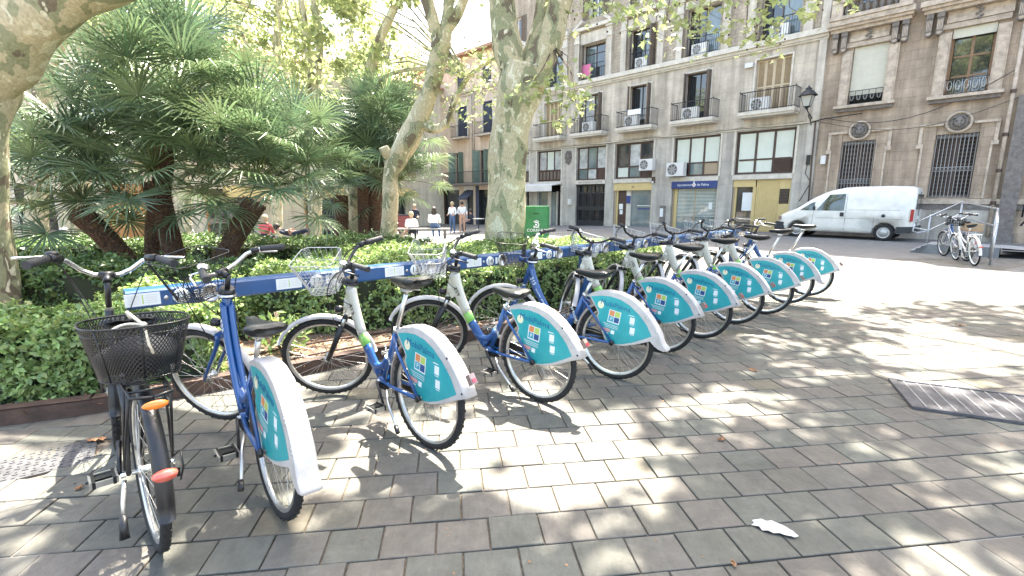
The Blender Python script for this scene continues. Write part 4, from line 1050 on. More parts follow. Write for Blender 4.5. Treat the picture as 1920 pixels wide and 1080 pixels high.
def rear_basket():
    t = thing("basket", "large black wire mesh basket on the rear rack of the nearest black bicycle", "basket", (0, 0, 0))
    t.matrix_basis = cb.matrix_basis @ Matrix.Translation((-.04, 0, .745)) @ Matrix.Scale(.82, 4)
    def oval(z, k, n=40, dx=0):
        return [(dx + .165 * k * (abs(math.cos(a)) ** .75) * (1 if math.cos(a) > 0 else -1), .205 * k * (abs(math.sin(a)) ** .75) * (1 if math.sin(a) > 0 else -1), z) for a in [2 * PI * i / n for i in range(n)]]
    H = .25
    b = MB(); b.tube(oval(H, 1), .0045, M['black'], 6, closed=True); b.tube(oval(0, .74), .004, M['black'], 5, closed=True); b.tube(oval(H * .86, .97), .0025, M['black'], 4, closed=True)
    for i in range(0, 40, 5): b.tube([oval(0, .74)[i], oval(H, 1)[i]], .003, M['black'], 4)
    b.build("rim_wire", t)
    # diamond mesh of expanded metal
    b = MB(); n = 84; L_ = 22
    def P(u, v): 
        q = oval(.0, 1, 4)  # unused placeholder ring
        a = 2 * PI * u / n; k = .74 + .26 * v / L_
        return Vector((.165 * k * (abs(math.cos(a)) ** .75) * (1 if math.cos(a) > 0 else -1), .205 * k * (abs(math.sin(a)) ** .75) * (1 if math.sin(a) > 0 else -1), H * v / L_))
    def ribbon(p, q, w=.0023):
        d = (q - p).normalized(); nrm = Vector((p.x, p.y, 0)).normalized(); s = d.cross(nrm) * w
        b.add([p - s, p + s, q + s, q - s], [(0, 1, 2, 3)], M['black'])
    for v in range(L_):
        for u in range(n):
            o = v % 2 * .5
            ribbon(P(u + o, v), P(u + o + .5, v + 1)); ribbon(P(u + o, v), P(u + o - .5, v + 1))
    for i in range(-7, 8):
        for j in (-1, 1):
            x = i * .018
            if abs(x) < .12: ribbon(Vector((x, -.15, .002)), Vector((x + .05 * j, .15, .002)), .0018)
    o = b.build("wire_mesh", t); o['kind'] = 'stuff'
    c = thing("seat_cover", "dark folded cloth bag stuffed inside the black wire basket", "bag"); c.matrix_basis = t.matrix_basis.copy()
    b = MB(); b.ball((.0, -.02, .085), .12, M['blackcloth'], 20, (.95, 1.25, .72)); b.ball((.03, .07, .07), .09, M['blackcloth'], 16, (1.1, 1.0, .7))
    b.v = [(x + .006 * math.sin(y * 60 + z * 40), y + .006 * math.sin(x * 70), z + .008 * math.sin(x * 50 + y * 35)) for x, y, z in b.v]; b.build("cloth", c)
    r = thing("rope", "knotted pale rope tied over the rim of the black wire basket", "rope"); r.matrix_basis = t.matrix_basis.copy()
    b = MB(); b.tube(bez((-.12, .10, H - .01), (-.10, .05, H + .02), (-.14, .02, H + .01), (-.145, -.01, H + .005), 8), .006, M['rope'], 6)
    b.tube([(-.145, -.01, H + .005), (-.16, -.015, H - .03), (-.155, -.02, H - .08), (-.15, -.035, H - .13)], .0055, M['rope'], 6)
    b.tube(bez((-.145, -.01, H + .005), (-.13, .03, H + .05), (-.02, .05, H + .08), (-.05, .02, H + .02), 10), .007, M['rope'], 6)
    b.ball((-.145, -.01, H + .004), .015, M['rope'], 8); b.build("cord", r)
rear_basket()
city_bike("pale bicycle parked in front of the arched wooden door behind the palms", (-14.6, 20.5), 75, 3, framem='acw', detail=False, rack=False)
city_bike("small blue bicycle with black front basket locked to the ramp railing", (11.55, 12.15), 22, 4, framem='blue', detail=False, rack=True, group="bicycles locked to the ramp railing")
city_bike("grey bicycle carrying a brown wicker crate, middle one of three at the railing", (11.15, 11.7), 20, 6, framem='galv', detail=False, rack=True, group="bicycles locked to the ramp railing")
city_bike("pale silver bicycle nearest the camera at the ramp railing, chrome bars raised", (10.55, 10.85), 26, 8, framem='acw', bars='chrome', detail=False, rack=True, group="bicycles locked to the ramp railing", tyrew=True)
def crate(x, y, z, rz):
    t = thing("crate", "brown wicker crate strapped on the grey bicycle at the ramp railing", "crate", (x, y, z), rz); b = MB()
    b.box(-.2, .2, -.14, .14, 0, .015, M['wood'])
    for k in range(5): 
        z0 = .02 + k * .032; b.box(-.2, .2, -.145, -.135, z0, z0 + .024, M['tan']); b.box(-.2, .2, .135, .145, z0, z0 + .024, M['tan']); b.box(-.205, -.195, -.14, .14, z0, z0 + .024, M['tan']); b.box(.195, .205, -.14, .14, z0, z0 + .024, M['tan'])
    b.build("basketwork", t)
crate(11.2, 11.75, .74, R(68))
def fbasket():
    t = thing("basket", "black box shaped front basket of the small blue bicycle at the railing", "basket", (11.98, 13.05, .80), R(68)); b = MB()
    for z in (0, .06, .12, .18): b.tube([(-.13, -.17, z), (.13, -.17, z), (.13, .17, z), (-.13, .17, z)], .006, M['black'], 4, closed=True)
    for i in range(9):
        for x in (-.13, .13): b.tube([(x, -.17 + i * .0425, 0), (x, -.17 + i * .0425, .18)], .004, M['black'], 3)
        for y in (-.17, .17): b.tube([(-.13 + i * .0325, y, 0), (-.13 + i * .0325, y, .18)], .004, M['black'], 3)
    b.box(-.13, .13, -.17, .17, 0, .006, M['black']); b.build("wire", t)
fbasket()

# ---------------------------------------------------------------- van
def van():
    # x ahead; stations of the body: x, half width, sill z, roof z
    t = thing("van", "white delivery van with dusty side panels parked along the palace wall", "van", (13.0, 17.45, 0), 0)
    f = Vector((UX, UY, 0)); l = Vector((-f.y, f.x, 0))
    t.matrix_basis = Matrix(((f.x, l.x, 0, 13.50), (f.y, l.y, 0, 17.50), (0, 0, 1, 0), (0, 0, 0, 1)))
    # origin under the near (left) rear wheel; body spans y from 0.10 outside the wheel to -1.8
    W2 = .91
    st = [(-.80, .80, .34, 1.70), (-.76, .86, .30, 1.86), (-.62, .89, .27, 1.93), (0, .905, .25, 1.96), (.9, .905, .25, 1.95), (1.35, .90, .25, 1.925), (1.75, .895, .25, 1.84), (2.05, .89, .25, 1.72), (2.40, .885, .25, 1.52), (2.75, .88, .25, 1.27), (3.0, .875, .25, 1.10), (3.25, .85, .25, 1.0), (3.45, .80, .26, .90), (3.57, .70, .28, .76), (3.62, .58, .32, .60)]
    belt = 1.02
    def sec(x, w, z0, z1):
        bz = min(belt, z0 + (z1 - z0) * .62); pts = []
        tw = w - max(0, (z1 - bz)) * .13
        pr = [(w * .90, z0), (w * .985, z0 + .07), (w, z0 + .22), (w, bz - .1), (w * .995, bz), (tw + (w - tw) * .45, bz + (z1 - bz) * .5), (tw, z1 - min(.16, (z1 - bz) * .35)), (tw - .05, z1 - min(.05, (z1 - bz) * .12)), (tw - .16, z1 - .008), (tw * .4, z1 + .012)]
        return [(x, y, z) for y, z in pr] + [(x, -y, z) for y, z in reversed(pr)]
    b = MB(); ss = [sec(*q) for q in st]; n = len(ss[0]); v = [(p[0], p[1] - .80, p[2]) for s in ss for p in s]
    fs = [(k * n + i, (k + 1) * n + i, (k + 1) * n + (i + 1) % n, k * n + (i + 1) % n) for k in range(len(ss) - 1) for i in range(n)]
    b.add(v, fs, M['van'], True); b.add([v[i] for i in range(n)], [tuple(range(n))], M['van']); b.add([v[-n + i] for i in range(n)], [tuple(reversed(range(n)))], M['van'])
    me = b.mesh("body")
    import bmesh
    bm = bmesh.new(); bm.from_mesh(me); bmesh.ops.remove_doubles(bm, verts=bm.verts, dist=1e-5); bmesh.ops.recalc_face_normals(bm, faces=bm.faces); bm.to_mesh(me); bm.free()
    body = link("body", me, t)
    cut = MB()
    for x in (0, 2.82): cut.lathe([(.001, .2), (.365, .2), (.365, -.22), (.001, -.22)], M['vanblk'], (x, -.02, .30), 'y', 28); cut.lathe([(.001, .25), (.365, .25), (.365, -.22), (.001, -.22)], M['vanblk'], (x, -1.60, .30), 'y', 28)
    cme = cut.mesh("cut"); bm = bmesh.new(); bm.from_mesh(cme); bmesh.ops.remove_doubles(bm, verts=bm.verts, dist=1e-4); bmesh.ops.recalc_face_normals(bm, faces=bm.faces); bm.to_mesh(cme); bm.free()
    co = link("cut", cme, t); md = body.modifiers.new("b", 'BOOLEAN'); md.object = co; md.operation = 'DIFFERENCE'; md.solver = 'EXACT'
    bpy.context.view_layer.update()
    dg = bpy.context.evaluated_depsgraph_get(); nm = bpy.data.meshes.new_from_object(body.evaluated_get(dg)); body.modifiers.clear(); body.data = nm; nm.name = "body"
    bpy.data.objects.remove(co)
    # tyres and rims
    ty = MB(); ty.lathe([(.20, .10), (.27, .105), (.30, .09), (.30, -.09), (.27, -.105), (.20, -.10), (.20, .10)], M['rubber'], (0, 0, 0), 'y', 36)
    rm = MB(); rm.lathe([(.205, .09), (.195, .075), (.17, .06), (.155, .075), (.10, .078), (.09, .095), (.001, .10)], M['hub'], (0, 0, 0), 'y', 36)
    for i in range(14):
        a = 2 * PI * i / 14; rm.lathe([(.014, 0), (.001, .001)], M['dark'], (.128 * math.cos(a), .0775, .128 * math.sin(a)), 'y', 6)
    tm, rmm = ty.mesh("tyre"), rm.mesh("rim")
    for x in (0, 2.82):
        for y, rz in ((-.02, 0), (-1.58, PI)):
            w = link("wheel", tm, t, (x, y, .30), (0, 0, rz)); link("rim", rmm, w)
    # surface point helper on the left side
    def side(x, z, off=.006):
        for k in range(len(st) - 1):
            if st[k][0] <= x <= st[k + 1][0]: break
        u = (x - st[k][0]) / (st[k + 1][0] - st[k][0]); A, B = ss[k], ss[k + 1]
        pr = [Vector(A[i]).lerp(Vector(B[i]), u) for i in range(10)]
        for i in range(9):
            if pr[i].z <= z <= pr[i + 1].z + 1e-6: q = (z - pr[i].z) / max(1e-6, pr[i + 1].z - pr[i].z); return Vector((x, pr[i].y + (pr[i + 1].y - pr[i].y) * q - .80 + off, z))
        return Vector((x, pr[-1].y - .80 + off, z))
    def patch(name, poly, mat, off=.006, nx=6):
        """panel lying on the body's side, from a 4 cornered outline"""
        b = MB(); a, c, d, e = poly; vs = []
        for i in range(nx + 1):
            for j in range(nx + 1):
                u, w = i / nx, j / nx; p = (Vector(a).lerp(Vector(c), u)).lerp(Vector(e).lerp(Vector(d), u), w); vs.append(side(p.x, p.y, off))
        fs = [(i * (nx + 1) + j, i * (nx + 1) + j + 1, (i + 1) * (nx + 1) + j + 1, (i + 1) * (nx + 1) + j) for i in range(nx) for j in range(nx)]
        b.add(vs, fs, mat, True); return b.build(name, t)
    patch("door_window", [(1.28, 1.06), (1.28, 1.68), (1.75, 1.66), (2.22, 1.06)][0:1] + [(1.28, 1.69), (1.80, 1.66), (2.20, 1.06)], M['vanglass'])
    patch("quarter_window", [(2.27, 1.06), (2.27, 1.40), (2.42, 1.33), (2.78, 1.06)], M['vanglass'])
    def line(name, pts, w=.006, mat=M['vanblk']):
        b = MB(); q = [side(x, z, .002) for x, z in pts]; b.tube(q, w, mat, 5); return b.build(name, t)
    line("door_gap", [(1.22, .34), (1.22, .7), (1.22, 1.06), (1.22, 1.4), (1.23, 1.70)], .005); line("door_gap", [(2.32, .40), (2.30, .7), (2.28, 1.04)], .005)
    line("panel_crease", [(-.5, .78), (0.4, .78), (1.1, .78), (2.2, .78)], .004); line("panel_crease", [(-.4, 1.10), (0.4, 1.10), (1.1, 1.10)], .004); line("door_gap", [(.33, .34), (.33, .7), (.33, 1.08)], .004)
    b = MB(); p = side(1.33, .92, 0); b.box(p.x - .06, p.x + .06, p.y - .01, p.y + .025, .85, 1.0, M['vanblk']); b.build("door_handle", t)
    b = MB(); p = side(.12, .90, 0); b.lathe([(.001, .03), (.05, .028), (.062, 0)], M['vanblk'], (.06, p.y, .90), 'y', 20); b.build("fuel_cap", t)
    b = MB(); p = side(2.25, 1.12, 0); b.ball((2.26, p.y + .10, 1.16), .085, M['vanblk'], 12, (.55, .8, 1.1)); b.tube([(2.24, p.y, 1.08), (2.26, p.y + .08, 1.12)], .02, M['vanblk'], 6); b.build("wing_mirror", t)
    # bumpers, lamps
    b = MB(); b.prism([(-.72, .30), (-.30, .30), (-.36, .52), (-.80, .54), (-.84, .50), (-.84, .34)], .115, -1.715, M['vanblk']); b.build("rear_bumper", t)
    b = MB(); b.prism([(3.20, .22), (3.66, .26), (3.70, .50), (3.62, .60), (3.20, .56)], .03, -1.63, M['vanblk']); b.build("front_bumper", t)
    b = MB(); b.box(-.79, -.70, .06, .108, .72, 1.14, M['tail']); b.build("tail_lamp", t); b = MB(); b.box(-.79, -.70, -1.708, -1.66, .72, 1.14, M['tail']); b.build("tail_lamp", t)
    b = MB(); b.box(3.44, 3.56, -.18, .0, .66, .80, M['lens']); b.build("headlamp", t)
    for y0, y1 in ((-.10, -.76), (-.84, -1.50)):
        b = MB(); b.prism([(y0, 1.14), (y1, 1.14), (y1, 1.66), (y0 - .06, 1.66)], -.815, -.792, M['vanglass'], 'yz'); b.build("rear_window", t)
    b = MB(); b.box(-.815, -.80, -.802, -.796, .40, 1.75, M['vanblk']); b.box(-.82, -.80, -.65, -.95, .78, .90, M['stickw']); b.build("number_plate", t)
    b = MB(); b.prism([(2.02, 1.735), (2.98, 1.135), (2.96, 1.115), (2.0, 1.715)], -.14, -1.46, M['vanglass']); b.build("windscreen", t)
van()

# ---------------------------------------------------------------- ramp, railing, lamps
def rp(s, d): return (P0[0] + UX * s - .7242 * d, P0[1] + UY * s - .6896 * d)
def railing():
    t = thing("ramp_railing", "white steel handrail rising over the access ramp beside the van", "railing", (12.49, 14.42, 0), 0)
    o = Vector((12.49, 14.42, 0)); b = MB()
    A = Vector((12.49, 14.42, .0)); B = Vector((11.36, 11.3, .0))   # feet of the near rail
    back = Vector((13.4, 13.9, 0))
    def pst(p, z): b.tube([p - o, p - o + Vector((0, 0, z))], .022, M['galv'], 8)
    A = Vector((12.35, 14.30, 0)); C = Vector((12.9, 13.95, 0)); D = Vector((12.2, 12.2, 0)); E_ = Vector((11.0, 10.95, 0))
    pst(A, 1.05); pst(C, 1.42); pst(D, 1.28); pst(E_, .95)
    for dz in (0, -.42):
        b.tube([A - o + Vector((-.28, .18, .78 + dz * .3)), A - o + Vector((0, 0, 1.0 + dz)), C - o + Vector((0, 0, 1.42 + dz)), D - o + Vector((0, 0, 1.25 + dz)), E_ - o + Vector((0, 0, .95 + dz))], .024, M['galv'], 8)
    b.tube([A - o + Vector((-.28, .18, .78)), A - o + Vector((-.30, .19, .55)), A - o + Vector((-.2, .1, .5)), A - o + Vector((0, 0, .58))], .024, M['galv'], 8)
    b.build("handrail", t)
    r = thing("access_ramp", "grey ribbed access ramp with steps beside the white railing", "ramp", (12.6, 13.6, 0), math.atan2(UY, UX))
    b = MB()
    b.add([(.9, -.3, 0), (.9, .9, 0), (-.9, .9, 0), (-.9, -.3, 0), (-.9, -.3, .26), (-.9, .9, .26), (.55, .9, .26), (.55, -.3, .26), (.9, -.3, .0), (.9, .9, .0)], [(4, 5, 6, 7), (7, 6, 1, 0), (0, 3, 4, 7), (1, 6, 5, 2), (3, 2, 5, 4)], M['ramp'])
    b.build("platform", r)
    for k in range(3): MB().box(.55 + k * .11, .66 + k * .11, -.3, .9, .0, .21 - k * .07, M['ramp']).build("step", r)
    MB().add([(-.9, -.3, .26), (-.9, .9, .26), (-4.8, .9, .02), (-4.8, -1.6, .02), (-.9, -1.6, .03)], [(0, 1, 2, 3), (0, 3, 4)], M['ramp']).build("slope", r)
railing()
def wall_lantern():
    x, y = rp(.28, 0); t = thing("wall_lantern", "old black iron lantern on a scrolled bracket at the corner of the flats", "lantern", (x, y, 0), R(-46.4))
    # local: x right along the wall, y into the wall; the lamp hangs 0.95 m out
    b = MB(); b.tube([(0, -.02, 4.85), (0, -.35, 4.95), (0, -.70, 5.05), (0, -.92, 5.16)], .025, M['iron'], 8)
    b.tube([(0, -.03, 4.55), (0, -.2, 4.66), (0, -.34, 4.82), (0, -.55, 4.86), (0, -.62, 4.98)], .018, M['iron'], 6)
    for c, r_ in (((-.0, -.28, 4.80), .07), ((0, -.48, 4.93), .05)): b.tube([(c[0], c[1] + r_ * math.cos(a), c[2] + r_ * math.sin(a)) for a in [i * .6 for i in range(11)]], .010, M['iron'], 5)
    b.build("bracket", t)
    cz = 5.24; b = MB()
    def ring(z, r): return [(r * math.cos(R(45 + 90 * i)), -.92 + r * math.sin(R(45 + 90 * i)), z) for i in range(4)]
    lo, hi = ring(cz, .15), ring(cz + .42, .29)
    for i in range(4): b.tube([lo[i], hi[i]], .012, M['iron'], 5)
    b.tube(lo, .015, M['iron'], 5, closed=True); b.tube(hi, .018, M['iron'], 5, closed=True)
    b.lathe([(.36, cz + .42), (.34, cz + .44), (.20, cz + .60), (.12, cz + .64), (.10, cz + .68), (.13, cz + .70), (.05, cz + .76), (.02, cz + .82)], M['iron'], (0, -.92, 0), 'z', 12)
    b.lathe([(.14, cz), (.06, cz - .06), (.03, cz - .12)], M['iron'], (0, -.92, 0), 'z', 12); b.build("lantern_body", t)
    for i in range(4):
        j = (i + 1) % 4; b = MB(); b.add([lo[i], lo[j], hi[j], hi[i]], [(0, 1, 2, 3)], M['lantern']); b.build("pane", t)
wall_lantern()

# post box
def post_bin():
    x, y = .78, 16.0
    t = thing("post_container", "green post container with a white horn emblem, right of the big plane tree", "post box", (x, y, gz(x, y)), 0)
    b = MB(); p = [(-.44, -.20), (-.34, -.34), (0, -.40), (.34, -.34), (.44, -.20), (.44, .35), (-.44, .35)]
    b.prism([(a, c) for a, c in p], 0, 1.20, M['bingreen'], 'xy'); b.prism([(a * .97, c * .97) for a, c in p], 1.20, 1.27, M['bingreen'], 'xy'); b.build("body", t)
    b = MB(); b.box(-.10, .10, -.412, -.402, 1.02, 1.05, M['black']); b.build("slot", t)
    l = link("lettering", text_mesh("CORREOS", .135, M['stickw'], .003), t, (0, -.404, .50), (PI / 2, 0, 0))
    b = MB(); b.tube([(.085 * math.cos(a), -.41, .68 + .075 * math.sin(a)) for a in [R(200) + i * R(280) / 14 for i in range(15)]], .018, M['stickw'], 6); b.tube([(-.10, -.41, .60), (.10, -.41, .60)], .012, M['stickw'], 5)
    b.ball((0, -.41, .68), .035, M['stickw'], 8)
    for i in range(5): b.ball((-.07 + i * .035, -.41, .79 + .015 * (2 - abs(i - 2))), .016, M['stickw'], 6)
    b.tube([(-.075, -.41, .77), (.075, -.41, .77)], .012, M['stickw'], 5); b.build("emblem", t)
post_bin()
# ---------------------------------------------------------------- facades (local: x to the right along the wall, y into the house)
FRZ = R(-46.4)
def wall(b, x0, x1, z0, z1, holes, mat, y=0.0, depth=.3, reveal=None):
    xs = sorted({x0, x1, *[h[0] for h in holes], *[h[1] for h in holes]}); zs = sorted({z0, z1, *[h[2] for h in holes], *[h[3] for h in holes]})
    for i in range(len(xs) - 1):
        run = None
        for j in range(len(zs) - 1):
            cx, cz = (xs[i] + xs[i + 1]) / 2, (zs[j] + zs[j + 1]) / 2
            hole = any(h[0] < cx < h[1] and h[2] < cz < h[3] for h in holes)
            if not hole:
                if run is None: run = zs[j]
            if (hole or j == len(zs) - 2) and run is not None:
                e = zs[j] if hole else zs[j + 1]
                b.add([(xs[i], y, run), (xs[i + 1], y, run), (xs[i + 1], y, e), (xs[i], y, e)], [(0, 1, 2, 3)], mat); run = None
    for h in holes:
        a, c, d, e = h[:4]; v = [(a, y, d), (c, y, d), (c, y, e), (a, y, e)]; w = [(p[0], y + depth, p[2]) for p in v]
        b.add(v + w, [(0, 4, 5, 1), (1, 5, 6, 2), (2, 6, 7, 3), (3, 7, 4, 0)], reveal or mat)
def pane(parent, x0, x1, z0, z1, y, mat, name="pane"):
    return MB().box(x0, x1, y, y + .02, z0, z1, mat).build(name, parent)
def window(parent, x0, x1, z0, z1, y=.22, fm=None, gm=None, nv=2, nh=(), fw=.06, gms=None):
    """timber window: outer frame, nv lights, crossbars nh (fractions); panes as sub-parts"""
    fm = fm or M['frame']; b = MB(); g = .002
    b.box(x0 + g, x0 + fw, y, y + .07, z0 + g, z1 - g, fm); b.box(x1 - fw, x1 - g, y, y + .07, z0 + g, z1 - g, fm)
    b.box(x0 + fw, x1 - fw, y + .001, y + .069, z0 + g, z0 + fw, fm); b.box(x0 + fw, x1 - fw, y + .001, y + .069, z1 - fw, z1 - g, fm)
    xs = [x0 + fw + (x1 - x0 - 2 * fw) * i / nv for i in range(nv + 1)]
    for i in range(1, nv): b.box(xs[i] - fw * .5, xs[i] + fw * .5, y + .003, y + .067, z0 + fw, z1 - fw, fm)
    zs = [z0 + fw] + [z0 + (z1 - z0) * h for h in nh] + [z1 - fw]
    for z in zs[1:-1]:
        for i in range(nv): b.box(xs[i] + fw * .5, xs[i + 1] - fw * .5, y + .005, y + .065, z - fw * .4, z + fw * .4, fm)
    w = b.build("window", parent); k = 0
    for j in range(len(zs) - 1):
        for i in range(nv):
            mt = (gms[k % len(gms)] if gms else gm) or M['glass']; k += 1
            pane(w, xs[i] + fw * .2, xs[i + 1] - fw * .2, zs[j], zs[j + 1], y + .03, mt)
    return w
def shutter_leaf(parent, x0, x1, z0, z1, y, mat, frm=None, ang=0, hinge=None):
    """louvred leaf; hinged about x0 (or x1) by ang"""
    b = MB(); w = x1 - x0; fr = frm or mat
    b.box(0, .05, 0, .04, 0, z1 - z0, fr); b.box(w - .05, w, 0, .04, 0, z1 - z0, fr)
    for z in (0, (z1 - z0) * .48, z1 - z0 - .06): b.box(.05, w - .05, .001, .039, z, z + .06, fr)
    H = z1 - z0; n = int(H / .075)
    for i in range(n):
        z = .05 + i * .075; 
        if z < H - .1: b.add([(.05, .030, z), (w - .05, .030, z), (w - .05, .006, z + .07), (.05, .006, z + .07)], [(0, 1, 2, 3)], mat)
    o = b.build("shutter", parent)
    if hinge == 'R': o.matrix_basis = Matrix.Translation((x1, y, z0)) @ Matrix.Rotation(ang, 4, 'Z') @ Matrix.Translation((-w, 0, 0))
    else: o.matrix_basis = Matrix.Translation((x0, y, z0)) @ Matrix.Rotation(ang, 4, 'Z')
    return o
def railing_mesh(w, h, d, sp=.105, mat=None, feet=True, finial=True):
    """balcony railing: front and two returns; local x from 0..w, y from -d..0"""
    mat = mat or M['iron']; b = MB(); r = .009
    path = [(0, 0), (0, -d), (w, -d), (w, 0)] if d > .12 else [(0, -d), (w, -d)]
    for z, rr in ((.06, .012), (h, .020)): b.tube([(x, y, z) for x, y in path], rr, mat, 4)
    for (x0, y0), (x1, y1) in zip(path[:-1], path[1:]):
        l = math.hypot(x1 - x0, y1 - y0); n = max(1, int(l / sp))
        for i in range(n + 1): x, y = x0 + (x1 - x0) * i / n, y0 + (y1 - y0) * i / n; b.tube([(x, y, .0), (x, y, h)], r, mat, 4, False)
    if finial:
        for x in (0, w): b.ball((x, -d, h + .04), .028, mat, 6)
    return b.mesh("railing")
def ac_unit(parent_root, x, y, z, label, w=.80, h=.56, d=.30, rot=0):
    t = thing("air_conditioner", label, "air conditioner", (0, 0, 0), 0, "air conditioning units on the facade")
    t.matrix_basis = parent_root.matrix_basis @ Matrix.Translation((x, y, z)) @ Matrix.Rotation(rot, 4, 'Z')
    b = MB(); b.box(0, w, 0, d, 0, h, M['acw']); b.build("casing", t)
    b = MB(); cx = w * .36; b.lathe([(h * .40, -.004), (h * .40, -.012), (h * .37, -.012), (h * .37, -.003), (.001, -.003)], M['paldark'], (cx, 0, h * .5), 'y', 24)
    for i in range(7): 
        a = 2 * PI * i / 7; b.obox((cx + math.cos(a) * h * .2, -.006, h * .5 + math.sin(a) * h * .2), (math.cos(a) * h * .17, 0, math.sin(a) * h * .17), (0, .001, 0), (-math.sin(a) * .03, 0, math.cos(a) * .03), M['acgrey'])
    for rr in (.13, .22, .31): b.tube([(cx + h * rr * 1.2 * math.cos(a), -.014, h * .5 + h * rr * 1.2 * math.sin(a)) for a in [2 * PI * i / 20 for i in range(20)]], .004, M['acgrey'], 4, closed=True)
    b.build("fan_grille", t); return t

# ---------- block of flats
flats = thing("apartment_building", "grey stone block of flats with black balconies and shops, left of the brown palace", "building", (P0[0], P0[1], 0), FRZ)
B1 = [(-3.40, -.84), (-6.57, -4.15), (-10.22, -7.76), (-13.05, -10.85), (-16.4, -14.3), (-19.6, -17.15)]
MEZ = [(a, c, 2.64, 4.60) for a, c in B1]; SHOP = [(a, c, -.6, 2.38) for a, c in B1]
F1 = [(-2.78, -1.30, 5.37, 7.66), (-6.16, -4.82, 5.37, 7.66), (-9.42, -8.08, 5.37, 7.58), (-12.70, -11.24, 5.37, 7.58), (-15.80, -14.40, 5.37, 7.55), (-19.1, -17.8, 5.37, 7.55)]
F2 = [(-2.75, -1.12, 8.43, 10.6), (-6.22, -4.58, 8.43, 10.6), (-9.50, -7.95, 8.43, 10.45), (-12.75, -11.15, 8.43, 10.35), (-15.85, -14.35, 8.43, 10.35), (-19.1, -17.7, 8.43, 10.35)]
F3 = [(c - .0 + dx, c + 1.0 + dx, 11.75, 13.3) for c, dx in ((-2.4, 0), (-5.9, 0), (-9.2, 0), (-12.4, 0), (-15.6, 0), (-18.9, 0))]
def flats_shell():
    b = MB()
    wall(b, -20.2, 0, -1, 4.72, MEZ + SHOP, M['greystone'], depth=.45)
    wall(b, -20.2, 0, 4.72, 8.05, F1, M['b1wall'], depth=.32, reveal=M['trim']); wall(b, -20.2, 0, 8.40, 14.5, F2 + F3, M['b1rough'], depth=.32, reveal=M['trim'])
    b.add([(-20.2, 0, 14.5), (0, 0, 14.5), (0, 0, 21), (-20.2, 0, 21)], [(0, 1, 2, 3)], M['b1rough'])
    b.add([(-20.2, 0, -1), (-20.2, 14, -1), (-20.2, 14, 21), (-20.2, 0, 21), (0, 14, -1), (0, 14, 21)], [(0, 3, 2, 1), (1, 2, 5, 4), (3, 5, 2)], M['b1wall'])
    b.add([(-20.2, 0, 21), (0, 0, 21), (0, 14, 21), (-20.2, 14, 21)], [(0, 1, 2, 3)], M['terr'])
    b.build("wall", flats)
    b = MB(); b.box(-20.2, -.02, .9, 1.0, -.9, 14.4, M['dark']); b.build("interior", flats)
    b = MB()
    b.box(-20.2, .05, -.24, -.002, 8.18, 8.40, M['trim']); b.box(-20.2, .03, -.14, -.003, 8.06, 8.178, M['trim']); b.box(-20.2, .02, -.07, -.002, 7.98, 8.058, M['trim']); b.build("cornice", flats)
    b = MB(); b.box(-20.2, .0, -.06, -.002, 4.66, 4.75, M['trim']); b.build("ledge", flats)
    for a, c in B1:
        MB().box(a - .03, c + .03, -.055, -.002, 2.40, 2.60, M['trim']).build("lintel_band", flats)
        for k, (xa, xb) in enumerate(((a - .10, a - .005), (c + .005, c + .10))): MB().box(xa, xb, -.04, -.002, 2.61, 4.655, M['trim']).build("window_surround", flats)
    # blank panels in the frieze under the balconies
    for a, c, _, _ in F1: MB().box(a - .75, c + .75, -.03, -.002, 4.80, 5.06, M['b1stone']).build("frieze_panel", flats)
    # corner pilaster
    MB().box(-.42, .0, -.10, -.003, -.9, 4.65, M['greystone']).build("pilaster", flats); MB().box(-.30, -.02, -.09, -.003, 4.76, 7.97, M['b1stone']).build("pilaster", flats); MB().box(-.30, -.02, -.10, -.003, 8.41, 14, M['b1stone']).build("pilaster", flats)
    # blue-ish carved coat of arms on the wide pillar
    b = MB(); b.prism([(-13.85, 4.45), (-13.5, 4.45), (-13.42, 4.1), (-13.5, 3.8), (-13.68, 3.62), (-13.86, 3.8), (-13.93, 4.1)], -.07, -.002, M['paldark'])
    for i in range(16): b.ball((-13.68 + .2 * math.cos(i * .8), -.08, 4.06 + .34 * math.sin(i * .8)), .05 + .015 * (i % 3), M['paldark'], 6)
    b.ball((-13.68, -.09, 4.08), .13, M['paldark'], 8, (1, .5, 1.2)); b.build("coat_of_arms", flats)
flats_shell()
